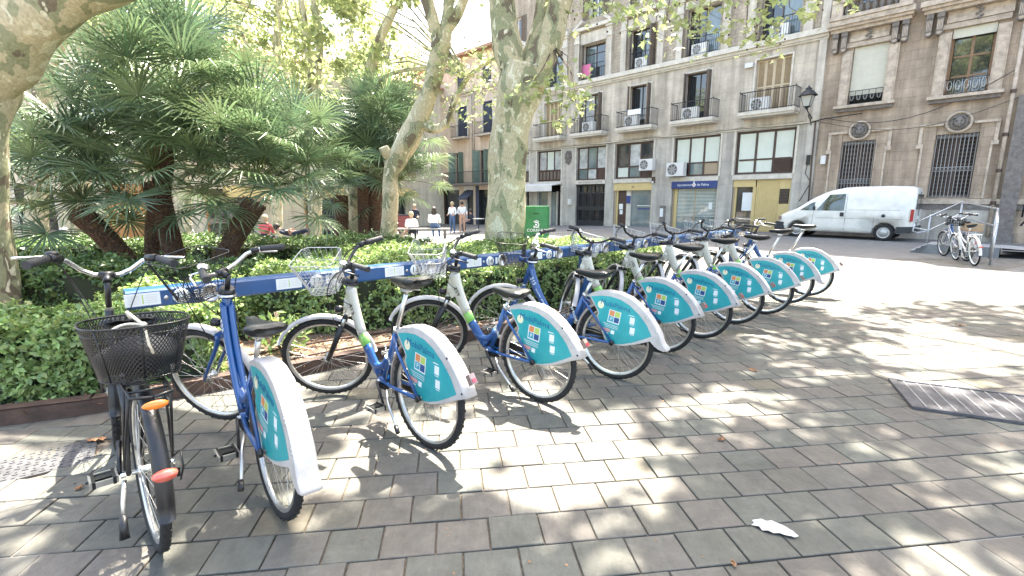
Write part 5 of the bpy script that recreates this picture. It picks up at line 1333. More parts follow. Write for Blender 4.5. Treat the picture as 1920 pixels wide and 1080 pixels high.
def flats_windows():
    # mezzanine band
    bl, gl, cu = M['blind'], M['glass'], M['curtain']
    a, c, z0, z1 = MEZ[0]; w = window(flats, a, c, z0, z1, .12, nv=3, nh=(.34,), fw=.10, gms=[bl, bl, M['frame'], bl, bl, bl])
    for i in range(9): MB().box(c - .86, c - .14, .085, .118, z0 + .12 + i * .055, z0 + .155 + i * .055, M['frame']).build("louvre", w)
    a, c, z0, z1 = MEZ[1]; window(flats, a, c, z0, z1, .12, nv=3, nh=(.34,), fw=.09, gms=[M['dark'], M['glassgrey'], M['tan'], bl, bl, bl])
    a, c, z0, z1 = MEZ[2]; window(flats, a, c, z0, z1, .16, nv=3, nh=(.34,), fw=.10, gms=[bl, M['glassgrey'], M['frame'], gl, cu, gl])
    a, c, z0, z1 = MEZ[3]; window(flats, a, c, z0, z1, .16, nv=3, nh=(.34,), fw=.08, gms=[M['glassgrey'], cu, M['frame'], cu, M['glassgrey'], cu])
    for k in (4, 5):
        a, c, z0, z1 = MEZ[k]; w = window(flats, a, c, z0, z1, .16, nv=3, nh=(.36,), fw=.08, gms=[M['frame'], M['frame'], M['frame'], cu, bl, cu])
        for i in range(7): MB().box(a + .13 + i * .31, a + .33 + i * .31, .14, .17, z0 + .12, z0 + .62, M['shutter']).build("panel", w)
    # first floor: french windows, shutters, balconies
    specs = ['closed', 'halfopen', 'open', 'curtain', 'closed', 'halfopen']
    for i, (a, c, z0, z1) in enumerate(F1):
        k = specs[i]; m = (a + c) / 2
        for xa, xb in ((a - .07, a - .002), (c + .002, c + .07)): MB().box(xa, xb, -.045, -.002, z0 + .02, z1 + .07, M['trim']).build("window_surround", flats)
        MB().box(a, c, -.045, -.002, z1 + .002, z1 + .07, M['trim']).build("window_surround", flats)
        if k == 'closed':
            n = 4
            for j in range(n): shutter_leaf(flats, a + .02 + (c - a - .04) * j / n, a + .02 + (c - a - .04) * (j + 1) / n - .01, z0, z1 - .02, .16, M['shutterlt'], M['shutterfr'])
        else:
            window(flats, a, c, z0, z1, .26, nv=2, nh=(.3,), fw=.05, gms=[gl, gl, cu if k == 'curtain' else gl, gl])
            wl = (c - a) / 4
            for j, (s, an) in enumerate((('L', 1.45), ('R', -1.45))):
                x = a if s == 'L' else c - wl
                shutter_leaf(flats, x + .01, x + wl, z0, z1 - .02, .02, M['shutter'], ang=-an if s == 'L' else -an, hinge='R' if s == 'R' else None).rotation_euler
                if k != 'curtain': shutter_leaf(flats, x + .01, x + wl, z0, z1 - .02, .06, M['shutter'], M['shutterfr'] if k == 'open' else None, ang=(-1.15 if s == 'L' else 1.15), hinge='R' if s == 'R' else None)
        s0, s1 = a - .50 + .1, c + .50
        bal = MB().box(s0, s1, -.70, -.003, 5.21, 5.36, M['trim']).box(s0 + .04, s1 - .04, -.64, -.003, 5.12, 5.208, M['trim']).build("balcony", flats)
        link("railing", railing_mesh(s1 - s0 - .08, .84, .64), bal, (s0 + .04, -.01, 5.36))
    # second floor between pilasters
    for i, (a, c, z0, z1) in enumerate(F2):
        window(flats, a, c, z0, z1, .26, nv=2, nh=(.75,) if i > 1 else (), fw=.055, gms=[gl, M['glassgrey']] if i != 3 else [M['glassgrey'], gl])
        shutter_leaf(flats, a + .01, a + .42, z0, z1 - .02, .02, M['shutter'], ang=-1.2)
        if i in (2,): shutter_leaf(flats, c - .42, c - .01, z0, z1 - .02, .02, M['shutter'], ang=1.3, hinge='R')
        for xa in (a - .52, c + .17):
            b = MB(); b.box(xa, xa + .34, -.16, -.003, 8.41, 10.5, M['b1stone']); b.build("pilaster", flats)
            b = MB(); b.box(xa - .03, xa + .37, -.20, -.003, 10.5, 10.62, M['trim']); b.box(xa + .01, xa + .33, -.17, -.003, 10.62, 11.0, M['trim']); b.box(xa - .05, xa + .39, -.24, -.003, 11.0, 11.12, M['trim']); b.build("capital", flats)
        MB().box(a - .13, c + .13, -.10, -.003, z1 + .05, 11.0, M['b1stone']).build("lintel_stone", flats)
        b = MB(); b.box(a - .6, c + .6, -.30, -.003, 11.125, 11.30, M['trim'])
        for s in (-1, 1):
            x = (a + c) / 2 + s * ((c - a) / 2 + .6); b.prism([(x, 11.30), (x - s * .62, 11.72), (x - s * .70, 11.60), (x - s * .25, 11.30)], -.28, -.003, M['trim'])
        b.build("pediment", flats)
        link("railing", railing_mesh(c - a - .02, .80, .10, sp=.10, finial=False), flats, (a + .01, -.02, 8.43))
    for a, c, z0, z1 in F3:
        window(flats, a, c, z0, z1, .2, fm=M['awn'], nv=2, fw=.09, gm=M['glass'])
        shutter_leaf(flats, c - .02, c + .42, z0, z1, -.05, M['shutter']); shutter_leaf(flats, a - .42, a + .02, z0, z1, -.05, M['shutter'])
flats_windows()
def shops():
    # bay 1: ochre shutter door
    a, c = B1[0]; F_ = flats; z1 = 2.38
    MB().box(-3.38, -2.36, .02, .10, 2.06, z1, M['yellow']).build("shop_header", F_)
    b = MB(); b.box(-3.38, -3.30, .06, .14, -.02, 2.058, M['tan']); b.box(-3.30, -3.22, .08, .16, -.02, 2.058, M['yellow']); b.box(-2.46, -2.32, .03, .12, -.02, 2.055, M['yellow']); b.build("door_frame", F_)
    sw = pane(F_, -3.22, -2.46, -.02, 2.05, .16, M['glass'], "shop_window"); MB().box(-2.95, -2.48, .135, .15, .95, 1.80, M['stickw']).build("poster", sw); MB().box(-3.2, -2.48, .14, .15, .55, .62, M['glassgrey']).build("sticker_band", sw)
    b = MB(); b.box(-2.318, -1.34, .07, .10, -.02, z1, M['yellow']); b.build("metal_shutter", F_); b2 = MB()
    for i in range(10): b2.box(-2.29 + i * .095, -2.24 + i * .095, .052, .068, .0, 2.36, M['yellow'])
    b2.build("rib", F_)['kind'] = 'stuff'
    MB().box(-1.33, -.86, .06, .10, -.02, z1, M['yellow']).build("side_panel", F_)
    for i in range(9): MB().add([(-1.28, .05, 1.32 + i * .068), (-.92, .05, 1.32 + i * .068), (-.92, .02, 1.375 + i * .068), (-1.28, .02, 1.375 + i * .068)], [(0, 1, 2, 3)], M['shutter']).build("vent_slat", F_)
    MB().box(-1.30, -.90, .051, .058, 1.29, 1.95, M['dark']).build("vent", F_)
    # bay 2: town hall office
    a, c = B1[1]; MB().box(a, c, -.05, .08, 2.04, 2.40, M['navy']).build("sign_board", F_)
    l = link("lettering", text_mesh("Ajuntament", .17, M['stickw'], .002), F_, (-5.85, -.052, 2.21), (PI / 2, 0, 0)); link("lettering", text_mesh("de Palma", .17, M['stickw'], .002), F_, (-4.86, -.052, 2.21), (PI / 2, 0, 0))
    b = MB(); b.prism([(-5.33, 2.09), (-5.21, 2.21), (-5.33, 2.33), (-5.45, 2.21)], -.056, -.051, M['stickw']); b.prism([(-5.33, 2.15), (-5.27, 2.21), (-5.33, 2.27), (-5.39, 2.21)], -.060, -.0565, M['pinks']); b.lathe([(.04, -.056), (.001, -.057)], M['stickw'], (-5.33, 0, 2.35), 'y', 10); b.build("crest", F_)
    b = MB(); b.box(a + .02, a + .10, .12, .20, -.02, 2.03, M['tan']); b.box(a + .10, a + .26, .16, .24, -.02, 2.03, M['yellow']); b.build("door_frame", F_); MB().box(c - .08, c - .01, .12, .2, -.02, 2.03, M['tan']).build("door_frame", F_)
    sw = pane(F_, a + .26, c - .08, -.02, 2.03, .20, M['glassgrey'], "shop_window")
    for i in range(20): MB().box(a + .30, c - .10, .19, .198, .62 + i * .07, .645 + i * .07, M['blind']).build("blind_slat", sw)
    MB().box(-5.36, -5.31, .185, .199, 0, 2.02, M['tan']).build("mullion", sw); MB().box(c - .45, c - .26, .18, .188, .98, 1.32, M['stickw']).build("poster", sw)
    MB().box(a - .62, a - .28, -.05, -.005, 0.25, 1.15, M['paldark']).build("notice_board", F_); MB().box(a - .59, a - .40, -.058, -.051, .55, 1.0, M['stickw']).build("notice", F_)
    # bay 3: ochre fronted entrance
    a, c = B1[2]; MB().box(a, c, .0, .10, 1.98, 2.38, M['yellow']).build("shop_header", F_); link("lettering", text_mesh("68", .14, M['black'], .002), F_, (-8.95, -.003, 2.17), (PI / 2, 0, 0))
    b = MB(); b.box(a + .01, a + .14, .06, .16, -.1, 1.978, M['tan']); b.box(a + .14, a + .24, .10, .18, -.1, 1.978, M['yellow']); b.build("door_frame", F_); MB().box(c - .07, c - .01, .06, .16, -.1, 1.978, M['tan']).build("door_frame", F_)
    d = MB().box(a + .24, a + .80, .16, .22, -.1, 1.97, M['frame']).build("door", F_); MB().box(a + .30, a + .56, .15, .158, .90, 1.22, M['stickw']).build("notice", d); MB().box(a + .36, a + .56, .15, .158, .62, .86, M['stickw']).build("notice", d)
    MB().box(a + .80, a + 1.10, .13, .20, -.1, 1.97, M['trim']).build("pier", F_); MB().box(a + .82, a + 1.08, .10, .128, 1.25, 1.68, M['navy']).build("plaque", F_)
    sw = pane(F_, a + 1.10, c - .07, -.1, 1.97, .20, M['glassgrey'], "shop_window"); MB().box(a + 1.5, c - .1, .185, .198, .92, .99, M['navy']).build("sticker_band", sw); MB().box(a + 1.5, c - .1, .185, .198, 1.10, 1.15, M['blind']).build("sticker_band", sw)
    # bay 4: iron gate under a carved inscription
    a, c = B1[3]; link("lettering", text_mesh("CAJA DE PREVISION DE MALLORCA", .115, M['paldark'], .003), F_, ((a + c) / 2, -.058, 2.50), (PI / 2, 0, 0))
    b = MB(); gy = .12
    for x in (a + .04, a + .5, (a + c) / 2 - .02, (a + c) / 2 + .02, c - .5, c - .04): b.box(x - .03, x + .03, gy, gy + .05, -.12, 2.36, M['iron'])
    for z in (-.10, .16, .86, 1.02, 1.86, 2.32): b.box(a + .01, c - .01, gy + .005, gy + .045, z - .03, z + .03, M['iron'])
    b.box(a + .01, c - .01, gy + .02, gy + .03, -.1, .16, M['iron']); b.box(a + .01, c - .01, gy + .02, gy + .03, .86, 1.02, M['iron']); g = b.build("gate", F_)
    for i in range(24):
        x = a + .08 + i * (c - a - .16) / 23
        MB().box(x - .011, x + .011, gy + .012, gy + .034, .16, 1.86, M['iron']).build("bar", g)
    pane(F_, a, c, -.1, 2.37, .34, M['glass'], "shop_window")
    # bays 5 and 6: shop with a long white awning
    for k in (4, 5):
        a, c = B1[k]; sw = pane(F_, a, c - .45, -.4, 1.95, .22, M['glassgrey'], "shop_window"); MB().box(c - .43, c - .35, .1, .2, -.4, 2.0, M['trim']).build("door_frame", F_); pane(F_, c - .35, c - .02, -.4, 1.95, .24, M['glass'], "shop_window")
        MB().box(a + (c - a) * .42, a + (c - a) * .55, .12, .21, -.4, 1.96, M['trim']).build("mullion", sw)
    aw = MB(); aw.prism([(-.003, 2.52), (-.95, 2.36), (-.95, 1.98), (-.93, 1.98), (-.93, 2.33), (-.003, 2.46)], -20.0, -14.25, M['awn'], 'yz')
    aw.v = [(v[0], v[1], v[2]) for v in aw.v]; aw.build("awning", F_)
    b = MB(); b.box(-14.22, -14.05, -.1, .05, -.5, 2.3, M['trim']); b.build("pier", F_)
shops()
RT = flats
ac_unit(flats, -5.95, -.62, 5.37, "white air conditioner on the second balcony from the right, behind its railing")
ac_unit(flats, -2.7, -.62, 5.37, "white air conditioner on the rightmost first floor balcony of the flats")
ac_unit(flats, -9.3, -.62, 5.37, "white air conditioner behind a white banner on the third balcony from the right")
ac_unit(flats, -12.2, -.62, 5.37, "white air conditioner on the first floor balcony above the iron gate")
ac_unit(flats, -6.72, -.42, 2.66, "large white air conditioner hung on the wall just above the blue sign board", .95, .68, .34)
ac_unit(flats, -8.35, -.42, 3.02, "white air conditioner on brackets above the ochre fronted entrance", .80, .60, .34)
for k, x in enumerate((-2.3, -5.9, -9.1)): ac_unit(flats, x, -.12, 8.45, ["white air conditioner on the second floor, above the tan shutters", "white air conditioner on the second floor, second window from the right", "white air conditioner on the second floor, third window from the right"][k], .75, .5, .25)
def fac_item(name, label, cat, mb, group=None):
    t = mb.build(name); t.matrix_basis = flats.matrix_basis.copy(); return tag(t, label, cat, group)
fac_item("banner", "white banner tied on the railing of the third first floor balcony", "banner", MB().box(-9.05, -8.25, -.68, -.67, 5.95, 6.22, M['stickw']))
fac_item("towel", "bright pink towel hanging over a second floor balcony railing", "towel", MB().box(-12.72, -12.05, -.15, -.14, 8.55, 9.25, M['pinktowel']))
fac_item("alarm_box", "small white alarm box on the wall left of the tan shutters", "alarm box", MB().box(-3.25, -2.9, -.12, -.003, 7.40, 7.60, M['acw']))
fac_item("letter_box", "white letter box on the pillar left of the iron gate", "letter box", MB().box(-13.6, -13.35, -.12, -.003, 1.15, 1.5, M['acw']))
fac_item("alarm_box", "small brown box on the pillar between the ochre entrance and the blue sign", "alarm box", MB().box(-7.72, -7.55, -.12, -.057, 2.35, 2.68, M['frame']).box(-7.70, -7.60, -.14, -.12, 2.35, 2.45, M['stickw']))
def cables_wall():
    b = MB(); pts = [(-20, -.08, 4.66)]
    for i in range(61): x = -20 + i / 60 * 19.7; pts.append((x, -.085, 4.70 + .03 * math.sin(x * 1.3)))
    b.tube(pts, .012, M['black'], 5); b.tube([(-.3, -.085, 4.7), (.1, -.12, 4.78), (1.2, -.14, 4.84), (1.5, -.14, 4.84)], .022, M['black'], 6)
    b.tube([(.2 + i * .3, -.15, 4.82 - .55 * math.sin(PI * i / 18) + .9 * (i / 18) ** 2) for i in range(19)], .012, M['black'], 5)
    b.tube([(-.05 + i * .35, -.14, 4.72 - .75 * math.sin(PI * i / 18) + .3 * (i / 18)) for i in range(19)], .009, M['black'], 5)
    b.tube([(-.12, -.13, 4.70), (-.10, -.13, 3.2), (-.05, -.13, 1.2), (-.02, -.13, -.1)], .03, M['frame'], 7); b.tube([(-.22, -.13, 3.2), (-.30, -.13, 2.6), (-.05, -.13, 2.2), (-.42, -.13, 1.4)], .014, M['black'], 5)
    b.box(-.30, -.17, -.20, -.11, 2.95, 3.35, M['black']); b.box(.22, .40, -.12, -.003, 2.95, 3.3, M['acw'])
    fac_item("wall_cables", "black cables and a brown drainpipe running across and down the facade corner", "cables", b)
cables_wall()

# ---------- palace
palace = thing("palace", "brown stone palace with carved window heads and lion masks on the right", "building", (P0[0], P0[1], 0), FRZ)
PU = [(.92, 2.07, 5.24, 7.42), (3.86, 5.02, 5.18, 7.42), (7.6, 8.8, 5.2, 7.42)]; PLW = [(.90, 2.05, .9, 3.82), (3.84, 5.01, 1.56, 3.82), (8.4, 9.8, 1.5, 3.8)]
PT = [(.85, 2.1, 9.0, 11.8), (3.8, 5.1, 9.0, 11.8)]
def palace_shell():
    b = MB(); wall(b, .0, 14, -1, 16, PU + PLW + PT, M['palwall'], depth=.38, reveal=M['paltrim'])
    b.add([(0, 0, 16), (14, 0, 16), (14, 0, 22.5), (0, 0, 22.5)], [(0, 1, 2, 3)], M['palwall']); b.add([(14, 0, -1), (14, 14, -1), (14, 14, 22.5), (14, 0, 22.5), (0, 14, 22.5), (0, 0, 22.5), (0, 14, 15), (0, 0, 15)], [(0, 1, 2, 3), (5, 3, 2, 4), (5, 4, 6, 7)], M['palwall'])
    b.build("wall", palace); MB().box(.1, 13.9, .9, 1.0, -.9, 15, M['dark']).build("interior", palace)
    MB().box(.02, 14, -.10, -.003, 1.32, 1.50, M['paltrim']).box(.02, 14, -.07, -.003, 1.12, 1.318, M['paldark']).build("base_moulding", palace); MB().box(.02, 5.9, -.05, -.003, -.2, 1.117, M['greystone']).build("plinth", palace)
    for xa, xb in ((.02, 2.78), (2.92, 6.1), (6.5, 9.8)):
        b = MB(); b.box(xa, xb, -.50, -.003, 8.24, 8.42, M['paltrim']); b.box(xa + .05, xb - .05, -.42, -.003, 8.14, 8.238, M['paltrim']); b.box(xa + .10, xb - .10, -.30, -.003, 8.02, 8.138, M['paltrim']); b.box(xa + .75, xb - .75, -.12, -.003, 7.62, 7.76, M['paltrim']); b.box(xa + .75, xb - .75, -.06, -.003, 7.77, 8.01, M['paltrim']); b.build("cornice", palace)
        # paired consoles
        for x in (xa + .18, xa + .48, xb - .66, xb - .36):
            b = MB(); b.box(x, x + .20, -.28, -.003, 7.86, 8.02, M['paldark']); b.box(x + .01, x + .19, -.24, -.003, 7.40, 7.858, M['paldark'])
            for i in range(4): b.box(x + .03 + i * .042, x + .052 + i * .042, -.252, -.241, 7.45, 7.78, M['paltrim'])
            b.lathe([(.105, -.22), (.105, -.02)], M['paldark'], (x + .10, 0, 7.38), 'y', 14); b.lathe([(.001, -.225), (.07, -.222), (.075, -.215)], M['paltrim'], (x + .10, 0, 7.38), 'y', 12); b.lathe([(.105, -.22), (.001, -.2201)], M['paldark'], (x + .10, 0, 7.38), 'y', 14); b.build("console", palace)
        cx = (xa + xb) / 2; b = MB()
        for i in range(7): b.ball((cx + .07 * math.sin(i * 2.2), -.14, 7.62 + i * .07), .055, M['paldark'], 6)
        b.build("carved_knot", palace)
    for i, (a, c, z0, z1) in enumerate(PU):
        b = MB()
        for xa, xb in ((a - .34, a - .004), (c + .004, c + .34)): b.box(xa, xb, -.10, -.003, z0 - .02, 7.30, M['paltrim']); b.box(xa + .05, xb - .05, -.13, -.101, z0, 7.25, M['paltrim'])
        b.box(a - .30, c + .30, -.09, -.003, 7.43, 7.60, M['paltrim']); b.build("window_surround", palace)
        MB().box(a - .42, c + .42, -.28, -.003, z0 - .13, z0 - .022, M['paltrim']).box(a - .36, c + .36, -.18, -.003, z0 - .26, z0 - .132, M['paldark']).build("sill", palace)
        if i == 0:
            MB().box(a + .02, c - .02, .05, .07, z0 + .36, z1 - .01, M['rollblind']).build("roller_blind", palace); pane(palace, a, c, z0, z0 + .4, .3, M['dark'])
        else:
            w = window(palace, a, c, z0, z1, .16, fm=pm("oak_frame", (.20, .115, .06), .5, var=.15), nv=2, nh=(.28, .58), fw=.08); MB().box(a + .02, c - .02, .04, .07, z1 - .32, z1 - .01, M['rollblind']).build("roller_blind", palace)
        # wrought iron guard with scrolls
        b = MB(); w_ = c - a; h = .52
        for z in (.03, h): b.tube([(a + .01, -.02, z0 + z), (c - .01, -.02, z0 + z)], .012, M['iron'], 4)
        n = 5
        for k in range(n + 1): b.tube([(a + .02 + (w_ - .04) * k / n, -.02, z0 + .03), (a + .02 + (w_ - .04) * k / n, -.02, z0 + h)], .009, M['alu'] if i else M['black'], 4)
        for k in range(n):
            cx = a + .02 + (w_ - .04) * (k + .5) / n
            for s in (-1, 1):
                b.tube([(cx + s * (.085 - .004 * q) * math.sin(q * .45) * .9, -.025, z0 + .28 + (.20 - .012 * q) * math.cos(q * .45)) for q in range(13)], .007, M['alu'] if i else M['acgrey'], 4)
        b.build("window_guard", palace)
    for i, (a, c, z0, z1) in enumerate(PLW):
        b = MB(); k = .38
        for s, x in ((-1, a), (1, c)):
            x0, x1 = (x - k, x - .004) if s < 0 else (x + .004, x + k)
            b.box(x0 if s < 0 else x0, x1, -.06, -.003, 1.52, z1 + .30, M['palwall'])
            xo = x + s * k; b.box(min(xo, xo - s * .06), max(xo, xo - s * .06), -.12, -.061, 1.52, 3.45, M['paltrim']); b.box(min(xo, xo + s * .10), max(xo, xo + s * .10), -.10, -.003, 3.45, 4.12, M['paltrim']); b.box(min(xo - s * .06, xo + s * .14), max(xo - s * .06, xo + s * .14), -.13, -.101, 3.36, 3.50, M['paltrim'])
        b.box(a - k - .10, a + .18, -.13, -.003, 4.12, 4.20, M['paltrim']); b.box(c - .18, c + k + .10, -.13, -.003, 4.12, 4.20, M['paltrim']); b.box(a - k + .001, c + k - .001, -.058, -.003, z1 + .302, 4.118, M['palwall']); b.build("window_surround", palace)
        b = MB(); cx = (a + c) / 2
        b.lathe([(.36, -.06), (.38, -.12), (.33, -.15), (.30, -.12), (.30, -.07), (.001, -.07)], M['paltrim'], (cx, 0, 4.20), 'y', 24); b.build("medallion", palace)
        b = MB(); b.ball((cx, -.13, 4.20), .17, M['balu'], 12, (.95, .7, 1.1)); b.ball((cx, -.24, 4.13), .085, M['balu'], 10, (1, 1.0, .9)); b.ball((cx - .035, -.28, 4.08), .04, M['balu'], 8); b.ball((cx + .035, -.28, 4.08), .04, M['balu'], 8)
        for q in range(18): an = 2 * PI * q / 18; b.ball((cx + .20 * math.cos(an), -.11, 4.20 + .21 * math.sin(an)), .065, M['balu'], 6, (1, .7, 1))
        for s in (-1, 1): b.ball((cx + s * .07, -.24, 4.24), .022, M['dark'], 6); b.ball((cx + s * .13, -.18, 4.36), .045, M['balu'], 6)
        b.build("lion_mask", palace)
        g = MB()
        for q in range(11): x = a + .04 + (c - a - .08) * q / 10; g.tube([(x, .02, z0 + .01), (x, .02, z1 - .01)], .012, M['acgrey'], 5, False)
        zs = [z0 + .04, z0 + (z1 - z0) * .42, z0 + (z1 - z0) * .48, z1 - .10]
        for z in zs: g.tube([(a + .01, .02, z), (c - .01, .02, z)], .012, M['acgrey'], 5)
        for q in range(10):
            x = a + .04 + (c - a - .08) * (q + .5) / 10
            g.tube([(x + .045 * math.cos(t * .7), .0, z1 - .10 + .05 * math.sin(t * .7)) for t in range(10)], .006, M['acgrey'], 4); g.tube([(x + .04 * math.cos(t * .7), .0, zs[1] + .08 + .05 * math.sin(t * .7)) for t in range(10)], .006, M['acgrey'], 4)
        g.build("window_grille", palace)
        w = MB().box(a, c, .24, .30, z0, z1, M['frame']).build("window", palace)
        for q in range(2):
            for r_ in range(14):
                for s_ in range(4): 
                    if i != 2: MB()
        holes = MB()
        for q in range(2):
            for r_ in range(15):
                for s_ in range(4):
                    x = a + .12 + q * (c - a) * .5 + s_ * .105; z = z0 + .12 + r_ * (z1 - z0 - .2) / 15; holes.box(x, x + .06, .225, .238, z, z + .075, M['dark'])
        holes.build("perforation", w)['kind'] = 'stuff'
    for a, c, z0, z1 in PT: window(palace, a, c, z0, z1, .2, nv=2, nh=(.3, .6), fw=.08)
    # balustrade over the first window
    bl = MB(); bl.box(.10, 2.68, -.55, -.10, 8.43, 8.56, M['paltrim']); bl.box(.12, 2.66, -.50, -.14, 9.06, 9.20, M['paltrim']); bl.box(.12, .50, -.48, -.16, 8.56, 9.06, M['paltrim']); bl.box(2.28, 2.66, -.48, -.16, 8.56, 9.06, M['paltrim']); bo = bl.build("balustrade", palace)
    bm_ = MB(); bm_.lathe([(.05, 0), (.08, .02), (.08, .06), (.045, .09), (.09, .20), (.085, .26), (.04, .38), (.06, .42), (.07, .46), (.07, .50)], M['balu'], (0, 0, 0), 'z', 10); me = bm_.mesh("baluster")
    for i in range(8): link("baluster", me, bo, (.60 + i * .225, -.32, 8.56))
    b = MB(); b.box(5.82, 6.25, -.16, -.003, -.2, 4.9, M['paldark']); b.box(5.75, 6.32, -.22, -.003, -.2, .3, M['paldark']); b.build("pilaster", palace)
    b = MB(); b.tube([(5.66, -.10, 9.0), (5.66, -.10, .2)], .06, M['paltrim'], 8)
    for z in (1.3, 2.4, 3.6, 5.0): b.lathe([(.08, 0), (.08, .12)], M['frame'], (5.66, -.10, z), 'z', 8)
    b.build("drainpipe", palace)
    b = MB(); b.tube([(6.42, -.25, .9), (6.42, -.32, 1.3), (6.62, -.32, 1.75), (6.62, -.32, 1.0), (6.42, -.32, .6)], .03, M['iron'], 6); b.build("iron_handle", palace)
palace_shell()

# ---------- pink house farther left in the same row
pink = thing("pink_house", "pale pink plastered house with blue grey and green shutters, left of the flats", "building", (P0[0], P0[1], 0), FRZ)
def pink_house():
    A = [(-21.98, -20.9), (-25.05, -23.85), (-28.5, -27.4)]; HA_ = [(a, c, 6.2, 8.5) for a, c in A]
    Bw = [(-22.45, -21.35), (-25.5, -24.4), (-28.95, -27.4), (-32.0, -30.9)]; HB = [(a, c, 2.72, 5.1) for a, c in Bw]
    T = [(-22, -21), (-25, -24), (-28, -27.2), (-30.7, -30.1)]; HT_ = [(a, c, 9.75, 11.1) for a, c in T]
    SH = [(-22.9, -20.6, -1, 2.2), (-24.3, -23.2, -1, 2.2), (-27.2, -25.0, -1, 2.2), (-29.8, -27.5, -1, 2.0), (-33, -30.4, -1, 2.0)]
    b = MB(); wall(b, -33.6, -20.2, -1.6, 12, HA_ + HB + HT_ + SH, M['pinkwall'], depth=.3); b.add([(-33.6, 0, -1.6), (-33.6, 12, -1.6), (-33.6, 12, 12), (-33.6, 0, 12), (-20.2, 0, 12), (-20.2, 12, 12)], [(0, 3, 2, 1), (3, 4, 5, 2)], M['pinkwall']); b.build("wall", pink); MB().box(-33.5, -20.25, .8, .9, -1.5, 11.8, M['dark']).build("interior", pink)
    MB().box(-33.8, -20.2, -.5, .2, 12.0, 12.2, M['terr']).build("roof", pink)
    MB().box(-33.6, -20.2, -.12, -.003, 9.42, 9.54, M['paltrim']).box(-33.6, -20.2, -.06, -.003, 9.20, 9.28, M['paltrim']).build("cornice", pink)
    for a, c, z0, z1 in HA_:
        m = (a + c) / 2
        for xa, xb in ((a + .01, m - .01), (m + .01, c - .01)): shutter_leaf(pink, xa, xb, z0, z1, .05, M['shutbl'])
        for xa, xb in ((a - .14, a - .003), (c + .003, c + .14)): MB().box(xa, xb, -.02, -.003, z0, z1 + .12, M['trim']).build("window_surround", pink)
        if a > -27: 
            bal = MB().box(a - .35, c + .35, -.55, -.003, z0 - .14, z0, M['paltrim']).build("balcony", pink); link("railing", railing_mesh(c - a + .64, .85, .5, .12, finial=False), bal, (a - .32, -.01, z0))
        else: MB().box(a - .1, c + .1, -.1, -.003, z0 - .1, z0, M['trim']).build("sill", pink)
    for a, c, z0, z1 in HB:
        window(pink, a, c, z0, z1, .2, nv=2, nh=(.35,), fw=.05, fm=M['shutter']); w = (c - a) / 2
        shutter_leaf(pink, a + .01, a + w, z0, z1, -.0, M['shutgr'], ang=-1.9); shutter_leaf(pink, c - w, c - .01, z0, z1, -.0, M['shutgr'], ang=1.75, hinge='R')
    bal = MB().box(-29.6, -20.6, -.65, -.003, 2.55, 2.70, M['paldark']).build("balcony", pink); link("railing", railing_mesh(5.2, .85, .6, .12, finial=False), bal, (-26.4, -.01, 2.70))
    for a, c, z0, z1 in HT_: shutter_leaf(pink, a + .01, c - .01, z0, z1, .04, M['shutbl'])
    b = MB()
    for x in (-23.2, -22.95): b.tube([(x, -.08, 9.4), (x, -.08, 2.7)], .045, M['paltrim'], 6)
    b.build("drainpipe", pink)
    for i, (a, c, z0, z1) in enumerate(SH):
        pane(pink, a, c, z0, z1, .25, M['glass'], "shop_window"); MB().box(a, a + .1, .05, .2, z0, z1, M['awn'] if i in (0, 1) else M['frame']).box(c - .1, c, .05, .2, z0, z1, M['awn'] if i in (0, 1) else M['frame']).build("door_frame", pink)
    MB().box(-24.35, -23.15, -.05, -.003, 2.2, 2.5, M['awn']).build("sign_board", pink); MB().box(-27.2, -25.0, -.05, -.003, 2.22, 2.5, M['awn']).build("sign_board", pink); link("lettering", text_mesh("GELATERIA", .2, M['orange_s'], .002), pink, (-26.1, -.055, 2.36), (PI / 2, 0, 0)) if False else None
    MB().prism([(-.003, 2.15), (-.7, 1.6), (-.7, 1.45), (-.003, 2.0)], -24.3, -23.2, M['shutbl'], 'yz').build("awning", pink)
    MB().prism([(-.003, 2.3), (-1.0, 1.95), (-1.0, 1.55), (-.003, 1.9)], -29.9, -27.4, M['yellow'], 'yz').build("awning", pink); MB().prism([(-.003, 2.3), (-1.0, 1.95), (-1.0, 1.6), (-.003, 1.9)], -33.2, -30.3, M['yellow'], 'yz').build("awning", pink)
    MB().box(-22.9, -22.5, -.04, -.003, -1.5, 2.5, M['shutbl']).build("pier", pink)
pink_house()

